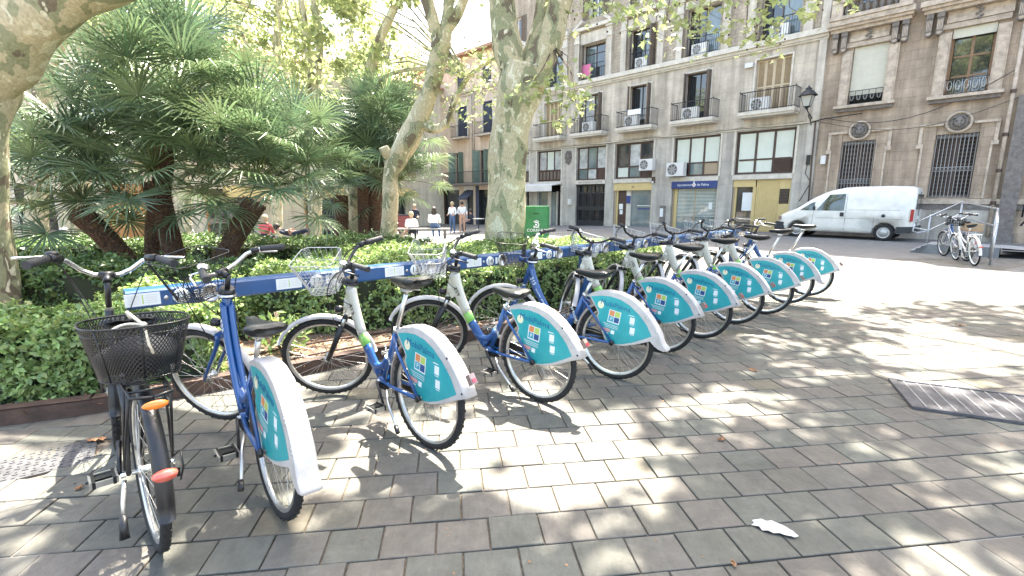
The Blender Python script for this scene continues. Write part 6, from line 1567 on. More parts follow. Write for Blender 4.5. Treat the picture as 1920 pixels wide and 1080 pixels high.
# ---------- cream house closing the square on the left
cream = thing("cream_house", "long cream house with shops behind the palms on the left side of the square", "building", (-30, 17.8, 0), R(43.6))
def cream_house():
    # local x runs away from the camera along the front, y into the house (to the left)
    HW = [(2.2 + i * 3.4, 3.3 + i * 3.4, 3.6, 5.6) for i in range(9)]; HU = [(2.2 + i * 3.4, 3.3 + i * 3.4, 6.9, 8.7) for i in range(9)]
    SH = [(1.6, 4.2, -1.2, 2.0), (8.2, 9.8, -1.2, 2.2), (11.7, 13.5, -1.2, 2.3), (16.2, 19, -1.2, 2.1), (22, 24.8, -1.2, 2.1), (27, 30, -1.2, 2.1)]
    b = MB(); wall(b, -8, 34, -1.6, 10.2, HW + HU + SH, M['creamwall'], depth=.3); b.build("wall", cream); MB().box(-7.9, 33.9, .8, .9, -1.5, 10, M['dark']).build("interior", cream)
    MB().prism([(-.5, 10.15), (5, 12.4), (5, 12.2), (-.5, 10.0)], -8.2, 34.2, M['terr'], 'yz').build("roof", cream)
    for k, (a, c, z0, z1) in enumerate(HW + HU):
        window(cream, a, c, z0, z1, .2, nv=2, nh=(.5,), fw=.06)
        bal = MB().box(a - .3, c + .3, -.5, -.003, z0 - .15, z0 - .02, M['paltrim']).build("balcony", cream); link("railing", railing_mesh(c - a + .55, .85, .45, .13, finial=False), bal, (a - .27, -.01, z0 - .02))
        w = (c - a) / 2; shutter_leaf(cream, a - w, a - .01, z0, z1, -.06, M['shutgr']); shutter_leaf(cream, c + .01, c + w, z0, z1, -.06, M['shutgr'])
    for i, (a, c, z0, z1) in enumerate(SH):
        if i == 2:
            d = MB().box(a, c, .1, .18, z0, z1, M['wood']).build("door", cream)
            for q in range(2):
                for z in (-.6, .5, 1.5): MB().box(a + .12 + q * (c - a) / 2, a + (c - a) / 2 - .10 + q * (c - a) / 2, .07, .098, z, z + .85, M['wood']).build("panel", d)
        else: pane(cream, a, c, z0, z1, .22, M['glass'], "shop_window"); MB().box(a, a + .12, .05, .2, z0, z1, M['wood'] if i > 2 else M['trim']).box(c - .12, c, .05, .2, z0, z1, M['trim']).build("door_frame", cream)
    for a, c in ((17.2, 20.3), (21.7, 25.1), (26.7, 30.3)): MB().prism([(-.003, 2.3), (-1.2, 1.95), (-1.2, 1.6), (-.003, 1.9)], a, c, M['yellow'], 'yz').build("awning", cream)
cream_house()
# ---------------------------------------------------------------- trees
def limb(b, pts, radii, mat, n=14, seed=0, lump=.07, sub=5):
    """gnarled limb: smooth path through the points with lumpy radius"""
    r = random.Random(seed); P = [Vector(p) for p in pts]; out = []; rad = []
    for i in range(len(P) - 1):
        p0, p1, p2, p3 = P[max(i - 1, 0)], P[i], P[i + 1], P[min(i + 2, len(P) - 1)]
        for k in range(sub):
            t = k / sub
            out.append(.5 * ((2 * p1) + (p2 - p0) * t + (2 * p0 - 5 * p1 + 4 * p2 - p3) * t * t + (-p0 + 3 * p1 - 3 * p2 + p3) * t ** 3)); rad.append(radii[i] + (radii[i + 1] - radii[i]) * t)
    out.append(P[-1]); rad.append(radii[-1])
    o = len(b.v); b.tube(out, rad, mat, n)
    ph = [r.uniform(0, 6) for _ in range(4)]
    for i in range(len(out)):
        for j in range(n):
            v = Vector(b.v[o + i * n + j]); d = v - out[i]; a = 2 * PI * j / n
            k = 1 + lump * (math.sin(2 * a + ph[0] + i * .35) + .7 * math.sin(3 * a + ph[1] - i * .5) + .5 * math.sin(i * .9 + ph[2]))
            b.v[o + i * n + j] = tuple(out[i] + d * k)
    return b
def clump_points(n, blobs):
    """blobs: (centre, radius, weight)"""
    w = np.array([q[2] for q in blobs], float); w /= w.sum(); k = nr.choice(len(blobs), n, p=w)
    c = np.array([q[0] for q in blobs])[k]; r = np.array([q[1] for q in blobs])[k][:, None]
    d = nr.normal(0, 1, (n, 3)); d /= np.linalg.norm(d, axis=1)[:, None]
    return c + d * r * (nr.random((n, 1)) ** .45) * np.array([1, 1, .7])
SUN_GAPS = [(-.4, 2.45, .8, .5), (-3.1, 2.85, .8, .4), (1.6, 3.3, .8, .4), (4.2, 4.6, 1.3, .7)]   # openings cut in the overhead crowns so sun patches reach these ground ellipses
def crown_blobs(cx, cy, cz, rx, ry, rz, n, r, seed):
    g = np.random.default_rng(seed); out = []
    for _ in range(n):
        d = g.normal(0, 1, 3); d /= np.linalg.norm(d); d *= g.random() ** .4
        hx, hy, hz = cx + d[0] * rx, cy + d[1] * ry, cz + d[2] * rz
        if cy < 12 and any(((hx - .151 * hz - a) / c) ** 2 + ((hy - .464 * hz - b_) / e) ** 2 < 1.3 for a, b_, c, e in SUN_GAPS): g.uniform(); g.uniform(); continue
        out.append(((cx + d[0] * rx, cy + d[1] * ry, cz + d[2] * rz), r * g.uniform(.6, 1.3), g.uniform(.5, 1.5)))
    return out
def plane_tree(label, trunk, branches, crown, origin, leafmat='leaf_lt', leaves=6000, lsize=.2, seed=0, sprays=(), twigs=True):
    """trunk, branches: (points, radii); crown: list of blobs"""
    ox, oy = origin; t = thing("plane_tree", label, "tree", (ox, oy, gz(ox, oy)), 0, "plane trees of the square")
    z0 = gz(ox, oy)
    def loc(pts): return [(p[0] - ox, p[1] - oy, p[2] - z0) for p in pts]
    b = MB(); limb(b, loc(trunk[0]), trunk[1], M['bark'], 18, seed); b.build("trunk", t)
    for i, (p, r) in enumerate(branches):
        b = MB(); limb(b, loc(p), r, M['bark'], 12, seed + i + 1); b.build("branch", t)
    if crown and leaves:
        P = clump_points(leaves, crown) - np.array([ox, oy, z0])
        N = np.tile([.25, .5, .8], (len(P), 1))
        o = link("crown", np_mesh("crown", leaf_quads(P, N, lsize, .8, .7), 4, M[leafmat]), t)
        if twigs:
            b = MB(); root = Vector(loc([branches[0][0][-1] if branches else trunk[0][-1]])[0])
            tops = [Vector(loc([br[0][-1]])[0]) for br in branches] or [root]
            for c, r_, _ in crown[::2]:
                q = Vector((c[0] - ox, c[1] - oy, c[2] - z0)); s = min(tops, key=lambda u: (u - q).length); m = s.lerp(q, .5) + Vector((rng.uniform(-.3, .3), rng.uniform(-.3, .3), rng.uniform(.0, .5)))
                b.tube([s, m, q], [.045, .028, .01], M['bark'], 6, False)
            b.build("twigs", t)
    return t
def lobed_leaves(P, size, droop=.5):
    """palmate leaves seen close: five pointed lobes, as triangles fanned from the stalk"""
    n = len(P); D = nr.normal(0, .6, (n, 3)) + [0, -.35, .6]; D /= np.linalg.norm(D, axis=1)[:, None]
    A = nr.normal(0, 1, (n, 3)) + [0, 0, -droop]; A -= (A * D).sum(1)[:, None] * D; A /= np.linalg.norm(A, axis=1)[:, None]; B = np.cross(D, A)
    s = size * nr.uniform(.55, 1.25, n)[:, None]; ang = np.radians([-125, -100, -72, -45, -28, 0, 28, 45, 72, 100, 125]); rad = np.array([.42, .30, .85, .48, .62, 1.05, .62, .48, .85, .30, .42])
    R_ = [P + (A * math.cos(a) + B * math.sin(a)) * s * .5 * r + D * s * (.05 if i % 2 else -.02) for i, (a, r) in enumerate(zip(ang, rad))]
    return np.stack([P] + R_, 1)
def leaf_spray(t, pts, n, size, mat, rad=.28, off=(0, 0, 0)):
    P = np.concatenate([np.array(p) + nr.normal(0, 1, (n, 3)) * [rad * 1.2, rad, rad * .55] for p in pts]) - np.array(off)
    q = lobed_leaves(P, size); V = q.reshape(-1, 3); k = q.shape[1]
    me = bpy.data.meshes.new("leaves"); m = len(P); fs = (np.arange(m)[:, None] * k + np.arange(k)[None, :])
    me.vertices.add(len(V)); me.vertices.foreach_set('co', V.astype(np.float32).ravel()); me.loops.add(m * k); me.loops.foreach_set('vertex_index', fs.astype(np.int32).ravel())
    me.polygons.add(m); me.polygons.foreach_set('loop_start', np.arange(0, m * k, k, dtype=np.int32)); me.polygons.foreach_set('loop_total', np.full(m, k, dtype=np.int32)); me.materials.append(mat); me.update(calc_edges=True)
    o = link("leaves", me, t); o['kind'] = 'stuff'; return o

# the big plane tree in the middle, its trunk forking above the hedge
T1 = plane_tree("thick mottled plane tree in the middle, forking into big limbs above the hedge", ([(-.17, 9.5, 0), (-.16, 9.5, .8), (-.10, 9.5, 1.74), (-.04, 9.5, 2.73), (.12, 9.5, 3.45), (.24, 9.5, 3.9)], [.44, .37, .35, .36, .44, .42]),
    [([(.16, 9.5, 3.5), (-.04, 9.5, 4.1), (-.15, 9.5, 4.69), (-.24, 9.5, 5.2), (-.6, 9.3, 6.6), (-1.6, 9, 9)], [.32, .27, .235, .22, .19, .12]),
     ([(.25, 9.55, 3.6), (.45, 9.6, 4.33), (.55, 9.6, 4.9), (.67, 9.8, 5.75), (1.2, 10.5, 8), (2, 11, 10)], [.24, .17, .14, .13, .11, .08]),
     ([(.32, 9.45, 3.6), (.69, 9.4, 4.35), (.86, 9.3, 4.95), (1.30, 9.0, 6.2), (2.6, 8.2, 8.2), (4.2, 7.6, 9.6)], [.30, .25, .22, .20, .15, .08])],
    crown_blobs(2.4, 9.8, 9.4, 3.6, 2.2, 1.6, 34, .66, 5), (-.17, 9.5), leaves=3200, lsize=.20, seed=3)
SPR = [(1.8, 8.0, 4.30), (2.38, 8.0, 4.22), (3.03, 8.0, 4.30), (3.62, 8.0, 4.10), (3.96, 8.1, 3.95), (2.81, 7.8, 4.0), (4.25, 8.0, 4.38), (1.55, 8.2, 4.42), (2.2, 8.0, 4.05), (4.81, 8.0, 4.55), (1.2, 8.3, 4.5), (3.3, 7.9, 4.5), (2.6, 8, 4.55), (3.9, 8, 4.5), (2.0, 8, 4.5), (5.3, 8.2, 4.7)]
SPR2 = [(.70, 8.3, 3.15), (.9, 8.3, 3.5), (1.05, 8.2, 2.95), (.55, 8.4, 3.4), (.95, 8.3, 3.2), (.25, 8.7, 3.3), (.8, 8.3, 2.8)]
def hang_sprays():
    o = (-.17, 9.5, 0)
    leaf_spray(T1, SPR, 26, .21, M['leaf_lt'], .20, o); leaf_spray(T1, SPR2, 26, .18, M['leaf_lt'], .16, o)
    leaf_spray(T1, [(4.1, 8, 3.75), (3.7, 8, 3.7), (2.95, 8, 3.72), (4.6, 8, 4.2)], 4, .15, M['leaf_lt'], .12, o)
    b = MB()
    for p in SPR: q = Vector((p[0] * .8 + .6, 8.6, 6.2)); v = Vector(p); b.tube([q - Vector(o), q.lerp(v, .6) - Vector(o) + Vector((.1, 0, .1)), v - Vector(o), v - Vector(o) + Vector((.25, 0, -.12))], [.018, .010, .006, .003], M['twig'], 4, False)
    for p in SPR2: q = Vector((.75, 9.3, 4.2)); v = Vector(p); b.tube([q - Vector(o), q.lerp(v, .6) - Vector(o) + Vector((.1, 0, .1)), v - Vector(o)], [.014, .008, .003], M['twig'], 4, False)
    for _ in range(60):   # last year's seed balls
        p = Vector(rng.choice(SPR)) + Vector((rng.gauss(0, .3), rng.gauss(0, .2), rng.gauss(-.05, .15))) - Vector(o); b.ball(p, .016, M['twig'], 6)
    b.build("twigs", T1)
hang_sprays()
T2 = plane_tree("slimmer forked plane tree leaning right in front of the dark palms, with a sawn stump", ([(-2.98, 11.5, 0), (-2.95, 11.5, .6), (-2.88, 11.5, 1.41), (-2.83, 11.5, 2.03), (-2.66, 11.5, 2.42), (-2.40, 11.5, 2.84), (-2.14, 11.5, 3.31), (-1.87, 11.5, 3.91), (-1.68, 11.5, 4.48), (-1.57, 11.5, 4.95)], [.26, .19, .17, .18, .24, .24, .22, .21, .20, .21]),
    [([(-1.60, 11.5, 4.8), (-1.74, 11.5, 5.36), (-1.87, 11.5, 5.79), (-2.1, 11.6, 6.8), (-2.8, 12, 9)], [.17, .14, .13, .11, .05]),
     ([(-1.55, 11.5, 4.8), (-1.41, 11.5, 5.47), (-1.38, 11.5, 5.79), (-1.2, 11.6, 7), (-1.0, 12, 9.5)], [.16, .14, .12, .10, .05]),
     ([(-1.50, 11.5, 5.1), (-1.25, 11.5, 5.45), (-1.0, 11.5, 5.9), (-.4, 11.5, 7.0), (.6, 11.5, 8.5)], [.13, .12, .10, .08, .04]),
     ([(-2.10, 11.5, 3.22), (-1.78, 11.4, 3.07), (-1.49, 11.4, 3.2), (-1.34, 11.4, 3.57), (-1.15, 11.3, 3.91), (-.84, 11.2, 4.25), (-.36, 11.1, 4.5), (.1, 11, 4.65)], [.14, .10, .085, .07, .06, .05, .04, .02]),
     ([(-2.72, 11.5, 2.35), (-2.88, 11.35, 2.55), (-2.93, 11.3, 2.66)], [.14, .12, .10])],
    crown_blobs(-1.5, 12.2, 8.0, 2.8, 2.0, 1.8, 26, .7, 9), (-2.98, 11.5), leaves=2400, lsize=.17, seed=13)
leaf_spray(T2, [(-1.04, 11, 3.81), (-.69, 11, 4.24), (-1.25, 11, 4.5), (-.46, 11, 4.67), (-.7, 11, 3.6), (-.3, 11.2, 4.1), (-.95, 11, 3.3), (-.15, 11.2, 4.4), (-1.5, 11.2, 4.2), (-.55, 11, 4.0), (-1.0, 11.1, 4.3)], 44, .17, M['leaf_lt'], .30, (-2.98, 11.5, gz(-2.98, 11.5)))
T0 = plane_tree("huge mottled plane tree at the left edge, its limb arching over the palms", ([(-5.83, 5, -.1), (-5.78, 5, .22), (-5.61, 5, 1.35), (-5.51, 5, 2.1), (-5.41, 5, 2.6), (-5.36, 5, 2.95)], [.42, .34, .30, .33, .42, .40]),
    [([(-5.41, 5, 2.35), (-5.16, 5, 2.80), (-4.83, 5, 3.15), (-4.36, 5.0, 3.46), (-3.76, 5.0, 3.66), (-2.81, 5.2, 4.3), (-1.41, 5.6, 5.6), (-0.01, 6.2, 7.5)], [.22, .35, .35, .32, .29, .25, .2, .12]),
     ([(-5.41, 5, 2.7), (-5.56, 4.9, 3.4), (-6.01, 4.6, 4.8), (-6.61, 4.4, 7)], [.34, .28, .24, .15])],
    crown_blobs(-3.6, 6.0, 8.6, 3.4, 2.2, 1.6, 26, .65, 21), (-5.78, 5), leaves=3600, lsize=.20, seed=31)
# plane trees farther back whose leaves fill the top of the view
plane_tree("twin stemmed plane tree far behind the palm crowns", ([(-7.0, 17, -.3), (-6.96, 17, .45), (-6.68, 17, 3.7), (-6.6, 17, 5.24)], [.26, .22, .20, .22]), [([(-6.62, 17, 5.1), (-6.76, 17, 6.56), (-6.84, 17, 7.85), (-7.2, 17, 10)], [.15, .13, .11, .06]), ([(-6.58, 17, 5.1), (-6.32, 17, 6.56), (-6.40, 17, 7.85), (-6.2, 17, 10)], [.15, .13, .12, .06])],
    crown_blobs(-6.8, 17.5, 7.6, 3.0, 2.5, 3.0, 34, .75, 41), (-7.0, 17), leaves=2600, lsize=.20, seed=41)
plane_tree("slender plane tree bending right behind the second palm group", ([(-4.9, 15, -.1), (-4.84, 15, .74), (-4.66, 15, 2.66), (-4.39, 15, 4.2), (-4.24, 15, 4.95), (-3.88, 15, 5.97), (-3.28, 15, 7.1), (-2.8, 15, 8.4)], [.26, .22, .20, .22, .17, .13, .11, .07]), [([(-4.30, 15, 4.5), (-3.77, 15, 5.02), (-2.97, 15, 5.24), (-2.03, 15, 5.24), (-1.3, 15, 5.0)], [.09, .07, .06, .05, .03])],
    crown_blobs(-4.3, 15.5, 7.2, 2.2, 1.8, 2.2, 26, .6, 51), (-4.9, 15), leaves=1700, lsize=.18, seed=51)
plane_tree("pale plane trunk behind the left end of the dark hedge row", ([(-12.95, 13, -.4), (-12.93, 13, .12), (-12.47, 13, 2.51), (-12.05, 13, 4.49), (-11.73, 13, 6.5)], [.32, .28, .24, .26, .2]), [([(-12.1, 13, 4.3), (-11.0, 13.2, 6.2), (-9.8, 13.5, 8)], [.16, .13, .08])],
    crown_blobs(-11.2, 14, 7.4, 3.0, 2.4, 2.2, 30, .8, 61), (-12.95, 13), leaves=2400, lsize=.20, seed=61)
plane_tree("grey plane trunk leaning right, seen between the upper palm fans on the left", ([(-15.6, 17, -.5), (-15.0, 17, 2.5), (-14.4, 17, 5), (-13.8, 17, 7.5)], [.4, .36, .36, .26]), [([(-14.5, 17, 4.8), (-13.2, 17, 7.2), (-12.4, 17, 9)], [.2, .16, .1])],
    crown_blobs(-13.0, 18, 9.0, 3.4, 2.6, 2.4, 30, .9, 71), (-15.6, 17), leaves=2400, lsize=.22, seed=71)
plane_tree("thin straight plane tree behind the big palm, farther back", ([(-9.8, 20, -.4), (-9.74, 20, .26), (-9.35, 20, 5.1), (-9.09, 20, 7.46), (-8.82, 20, 9.34)], [.22, .2, .16, .15, .10]), [([(-9.33, 20, 5.3), (-10.2, 20, 7.2), (-10.9, 20, 9)], [.09, .07, .04])],
    crown_blobs(-9.4, 20.5, 8.6, 3.0, 2.4, 3.0, 34, .85, 81), (-9.8, 20), leaves=2600, lsize=.20, seed=81)
plane_tree("distant plane tree in full leaf at the far end of the square", ([(-9.8, 29, -.6), (-9.5, 29, 4), (-9.2, 29, 8), (-9, 29, 11)], [.3, .25, .2, .1]), [([(-9.4, 29, 5), (-7.6, 29, 8), (-6.8, 29, 10)], [.15, .1, .06])],
    crown_blobs(-9.8, 30, 8.2, 4.6, 2.4, 4.2, 44, 1.0, 91), (-9.8, 29), leaves=4200, lsize=.24, seed=91)
plane_tree("distant plane tree behind the palms near the cream house", ([(-17, 25, -.6), (-16.6, 25, 4), (-16.4, 25, 8)], [.3, .25, .15]), [([(-16.6, 25, 4), (-15, 25, 7), (-14.2, 25, 9)], [.15, .1, .06])],
    crown_blobs(-15.6, 26, 8.6, 4.4, 2.2, 3.6, 40, 1.0, 101), (-17, 25), leaves=3400, lsize=.24, seed=101)
# plane trees standing out of view to the right and overhead: they throw the dappled shade on the paving
plane_tree("plane tree beyond the right edge of the view shading the paving", ([(10.8, 6.0, 0), (10.7, 6.0, 2.5), (10.4, 6.1, 5.0), (10.2, 6.2, 6.5)], [.42, .36, .34, .3]), [([(10.3, 6.2, 5.8), (8.6, 7.2, 8), (6.8, 8, 9.6)], [.26, .18, .1]), ([(10.3, 6.2, 5.8), (9.6, 4.6, 8), (8.6, 3.6, 9.6)], [.24, .16, .08])],
    crown_blobs(6.6, 8.6, 10.3, 4.6, 3.0, 1.5, 46, .66, 111), (10.8, 6.0), leaves=5400, lsize=.20, seed=111)
plane_tree("plane tree beyond the lower right corner of the view shading the near paving", ([(6.6, -1.4, 0), (6.5, -1.3, 3), (6.2, -.9, 5.5)], [.4, .34, .32]), [([(6.2, -.9, 5.2), (5.0, 1.5, 7.6), (3.6, 4.4, 9.2)], [.26, .2, .12]), ([(6.2, -.9, 5.2), (7.0, 2.0, 8), (7.4, 4.0, 9.5)], [.24, .16, .08])],
    crown_blobs(2.6, 5.6, 9.8, 4.8, 2.6, 1.4, 40, .64, 121) + [((x, y, 9.8), .50, 1.2) for x, y in ((2.68, 6.55), (2.2, 6.3), (3.3, 6.9), (3.9, 6.2), (2.9, 5.8), (.9, 6.4), (-.2, 7.0))], (6.6, -1.4), leaves=5600, lsize=.20, seed=121)  # listed clumps: extra unseen leaves added to shade the near paving

# ---------------------------------------------------------------- fan palms
def fan_mesh(seed, pet, mat, nl=30, L=.62, droop=.25, spread=285):
    r = random.Random(seed); b = MB(); z = 0; pts = []
    for i in range(6): t = i / 5; pts.append((pet * t, 0, .10 * math.sin(t * 1.6) * pet - .10 * pet * t * t))
    b.tube(pts, [.014, .012, .010, .009, .008, .007], M['petiole'], 5, False)
    o = Vector(pts[-1])
    for i in range(nl):
        a = R(-spread / 2 + spread * i / (nl - 1) + r.uniform(-2.5, 2.5)); l = L * (1 - .28 * abs(a / R(spread / 2)) ** 1.6) * r.uniform(.9, 1.06)
        d = Vector((math.cos(a), math.sin(a), .22 * math.cos(a * .5) + r.uniform(-.05, .05))).normalized(); s = Vector((-math.sin(a), math.cos(a), 0))
        st = []
        for t, w in ((.03, .004), (.36, .0145), (.72, .012), (1.0, .0012)):
            p = o + d * l * t + Vector((0, 0, -droop * l * max(0, t - .35) ** 1.8 * r.uniform(.6, 2.2))); st.append((p - s * w + Vector((0, 0, w * .45)), p, p + s * w + Vector((0, 0, w * .45))))
        v = [q for x in st for q in x]; f = []
        for k in range(3): f += [(k * 3, k * 3 + 1, k * 3 + 4, k * 3 + 3), (k * 3 + 1, k * 3 + 2, k * 3 + 5, k * 3 + 4)]
        b.add(v, f, mat)
    return b.mesh("frond")
FANS = [fan_mesh(i, pet, M['palm'] if i % 3 else M['palmlt'], 30 + i % 3 * 3, .63 + .06 * (i % 3), .16 + .11 * (i % 4)) for i, pet in enumerate((.55, .75, .95, 1.15, .85, 1.05, .65, 1.2))]
def palm(name, label, trunks, heads, base, scale=1.0, low=0):
    t = thing(name, label, "palm", (base[0], base[1], gz(*base)), 0); o = Vector((base[0], base[1], gz(*base)))
    for pts, rad in trunks:
        b = MB(); limb(b, [Vector(p) - o for p in pts], rad, M['palmtrunk'], 14, int(pts[0][0] * 10), .06); tr = b.build("trunk", t)
        # ragged leaf bases around the trunk
        V = [Vector(p) - o for p in pts]; P = []; N = []
        tot = int(sum((V[i + 1] - V[i]).length for i in range(len(V) - 1)) * 620)
        for _ in range(tot):
            i = rng.randrange(len(V) - 1); u = rng.random(); c = V[i].lerp(V[i + 1], u); ax = (V[i + 1] - V[i]).normalized(); rr = rad[i] + (rad[i + 1] - rad[i]) * u
            e = Vector((rng.gauss(0, 1), rng.gauss(0, 1), rng.gauss(0, 1))); e = (e - ax * e.dot(ax)).normalized(); P.append(c + e * rr * 1.04); N.append(e * .8 + Vector((0, 0, .5)))
        P = np.array(P); N = np.array(N); D = N / np.linalg.norm(N, axis=1)[:, None]; S = np.cross(D, [0, 0, 1.0]); S /= np.linalg.norm(S, axis=1)[:, None] + 1e-6; s = nr.uniform(.03, .085, len(P))[:, None]
        q = np.stack([P - S * s * .22, P + S * s * .22, P + D * s], 1); f = link("leaf_bases", np_mesh("leaf_bases", q, 3, M['palmfib']), tr); f['kind'] = 'stuff'
    for hp, hs, n in heads:
        h = Vector(hp) - o
        for k in range(n):
            az = k * 2.39996 + rng.uniform(-.3, .3); u = (k + .5) / n; el = R(86 - (98 + low) * u ** .95 + rng.uniform(-8, 8))
            me = FANS[(k * 5 + rng.randrange(3)) % len(FANS)]
            tw = rng.uniform(-.5, .5); sc_ = hs * rng.uniform(.85, 1.12) * scale
            mw = Matrix.Translation(h + Vector((0, 0, .02 * k / n))) @ Matrix.Rotation(az, 4, 'Z') @ Matrix.Rotation(-el, 4, 'Y') @ Matrix.Rotation(tw, 4, 'X') @ Matrix.Rotation(R(12 if el > 0 else 24), 4, 'Y') @ Matrix.Scale(sc_, 4)
            link("frond", me, t, mw=mw)
    return t
palm("fan_palm", "large clump of fan palms with shaggy brown trunks and spreading fans on the left",
     [([(-5.75, 7.5, -.1), (-6.0, 7.5, .45), (-6.30, 7.5, .85), (-6.68, 7.5, 1.28)], [.13, .13, .14, .17]), ([(-5.72, 7.6, -.1), (-5.68, 7.6, .7), (-5.42, 7.5, 1.5), (-5.20, 7.5, 2.3), (-5.0, 7.5, 2.9)], [.15, .13, .13, .12, .12]),
      ([(-5.22, 7.4, -.1), (-5.25, 7.4, .7), (-5.34, 7.4, 1.4), (-5.39, 7.4, 1.75)], [.18, .15, .15, .16]), ([(-4.60, 7.3, -.1), (-4.50, 7.3, .45), (-4.25, 7.4, .95), (-3.94, 7.5, 1.45)], [.17, .155, .14, .16])],
     [((-6.68, 7.5, 1.45), .92, 34), ((-5.39, 7.4, 1.95), 1.0, 38), ((-5.0, 7.5, 3.0), 1.0, 44), ((-3.90, 7.5, 1.75), .95, 36), ((-4.3, 7.9, 2.3), .9, 22), ((-6.2, 7.9, 2.4), .9, 22), ((-3.2, 7.6, 2.0), .85, 18)], (-5.4, 7.5))
palm("fan_palm", "darker group of fan palms behind the leaning forked plane tree",
     [([(-4.95, 14, -.2), (-4.93, 14, .8), (-4.9, 14, 1.6)], [.22, .19, .18]), ([(-4.30, 14, -.2), (-4.28, 14, .8), (-4.2, 14, 2.3)], [.20, .18, .17]), ([(-3.95, 14.1, -.2), (-3.98, 14.1, 1.2), (-3.7, 14, 3.2)], [.20, .18, .15])],
     [((-4.15, 14, 2.5), 1.15, 40), ((-3.68, 14, 3.3), 1.15, 40), ((-4.85, 14, 1.9), 1.0, 26), ((-3.2, 13.9, 2.0), 1.05, 26)], (-4.3, 14))

# ---------------------------------------------------------------- people
def person(label, loc, face, joints, parts, hair=None, group=None, z=0.0, hairlong=False):
    """joints: name -> (x right, y ahead, z up), radius; one continuous skinned body, then recoloured by height"""
    t = thing("person", label, "person", (loc[0], loc[1], z), face, group)
    E_ = [('pelvis', 'waist'), ('waist', 'chest'), ('chest', 'neck'), ('neck', 'head'), ('head', 'crown')]
    for s in 'LR': E_ += [('chest', 'sh' + s), ('sh' + s, 'el' + s), ('el' + s, 'wr' + s), ('wr' + s, 'ha' + s), ('pelvis', 'hip' + s), ('hip' + s, 'kn' + s), ('kn' + s, 'an' + s), ('an' + s, 'to' + s)]
    names = list(joints); me = bpy.data.meshes.new("body"); me.from_pydata([joints[n][0] for n in names], [(names.index(a), names.index(b)) for a, b in E_], []); 
    o = link("body", me, t); sk = o.modifiers.new("s", 'SKIN'); lay = me.skin_vertices[0].data
    for i, n in enumerate(names): lay[i].radius = joints[n][1]; lay[i].use_root = (n == 'pelvis')
    sk.use_smooth_shade = True; ss = o.modifiers.new("u", 'SUBSURF'); ss.levels = 2; ss.render_levels = 2
    bpy.context.view_layer.update(); dg = bpy.context.evaluated_depsgraph_get(); nm = bpy.data.meshes.new_from_object(o.evaluated_get(dg)); o.modifiers.clear(); o.data = nm; nm.name = "body"
    nm.materials.clear(); mats = [M['skin']] + [M[p] for p in parts]; [nm.materials.append(m) for m in mats]
    J = {n: Vector(joints[n][0]) for n in names}; top, bot = J['neck'], J['pelvis']
    segs = [('head', 0), ('crown', 0)]
    def near(p):
        best = None
        for a, b in E_:
            A, B = J[a], J[b]; d = B - A; u = max(0, min(1, (p - A).dot(d) / max(1e-9, d.length_squared))); q = (p - (A + d * u)).length
            if best is None or q < best[0]: best = (q, a, b, u)
        return best
    idx = []
    for pl in nm.polygons:
        _, a, b, u = near(Vector(pl.center)); k = 1
        if b in ('head', 'crown') or (a == 'neck') or (b == 'neck' and u > .75): k = 0
        elif a[:2] in ('wr',) or (a[:2] == 'el' and u > .5): k = 0
        elif a[:3] == 'hip' or a[:2] in ('kn', 'an') or (a == 'pelvis') or (a == 'pelvis' and b == 'waist' and u < .3): k = 2
        idx.append(k)
    nm.polygons.foreach_set('material_index', idx)
    if hair:
        b = MB(); h = J['head'].lerp(J['crown'], .5); b.ball(h + Vector((0, -.018, .025)), .115, M[hair], 14, (.88, 1.02, 1.05))
        if hairlong: b.ball(h + Vector((0, -.05, -.10)), .12, M[hair], 12, (1.05, .6, 1.3))
        b.build("hair", t)
        # face
    b = MB(); h = J['head'].lerp(J['crown'], .35)
    for s in (-1, 1): b.ball(h + Vector((s * .034, .088, .012)), .011, M['dark'], 6); b.ball(h + Vector((s * .088, .0, 0)), .022, M['skin'], 6, (.4, .8, 1.2))
    b.ball(h + Vector((0, .105, -.018)), .016, M['skin'], 6, (.7, 1, 1.3)); b.ball(h + Vector((0, .092, -.055)), .018, M['pinkc'], 6, (1.2, .4, .35)); b.build("face", t)
    return t
def J_stand(arm=0, lean=0):
    j = dict(pelvis=((0, 0, .94), (.15, .11)), waist=((0, 0, 1.08), (.14, .10)), chest=((0, .0, 1.32), (.17, .12)), neck=((0, .01, 1.48), (.055, .055)), head=((0, .02, 1.56), (.075, .085)), crown=((0, .02, 1.68), (.075, .085)))
    for s, x in (('L', -1), ('R', 1)):
        j.update({'sh' + s: ((x * .19, 0, 1.38), (.065, .065)), 'el' + s: ((x * .25, -.02, 1.12), (.048, .048)), 'wr' + s: ((x * .20, .16 + arm, 1.0), (.032, .032)), 'ha' + s: ((x * .17, .24 + arm, 1.02), (.035, .022)),
                  'hip' + s: ((x * .10, 0, .88), (.095, .10)), 'kn' + s: ((x * .11, .02, .48), (.062, .065)), 'an' + s: ((x * .12, -.02, .09), (.042, .045)), 'to' + s: ((x * .13, .13, .045), (.04, .03))})
    return j
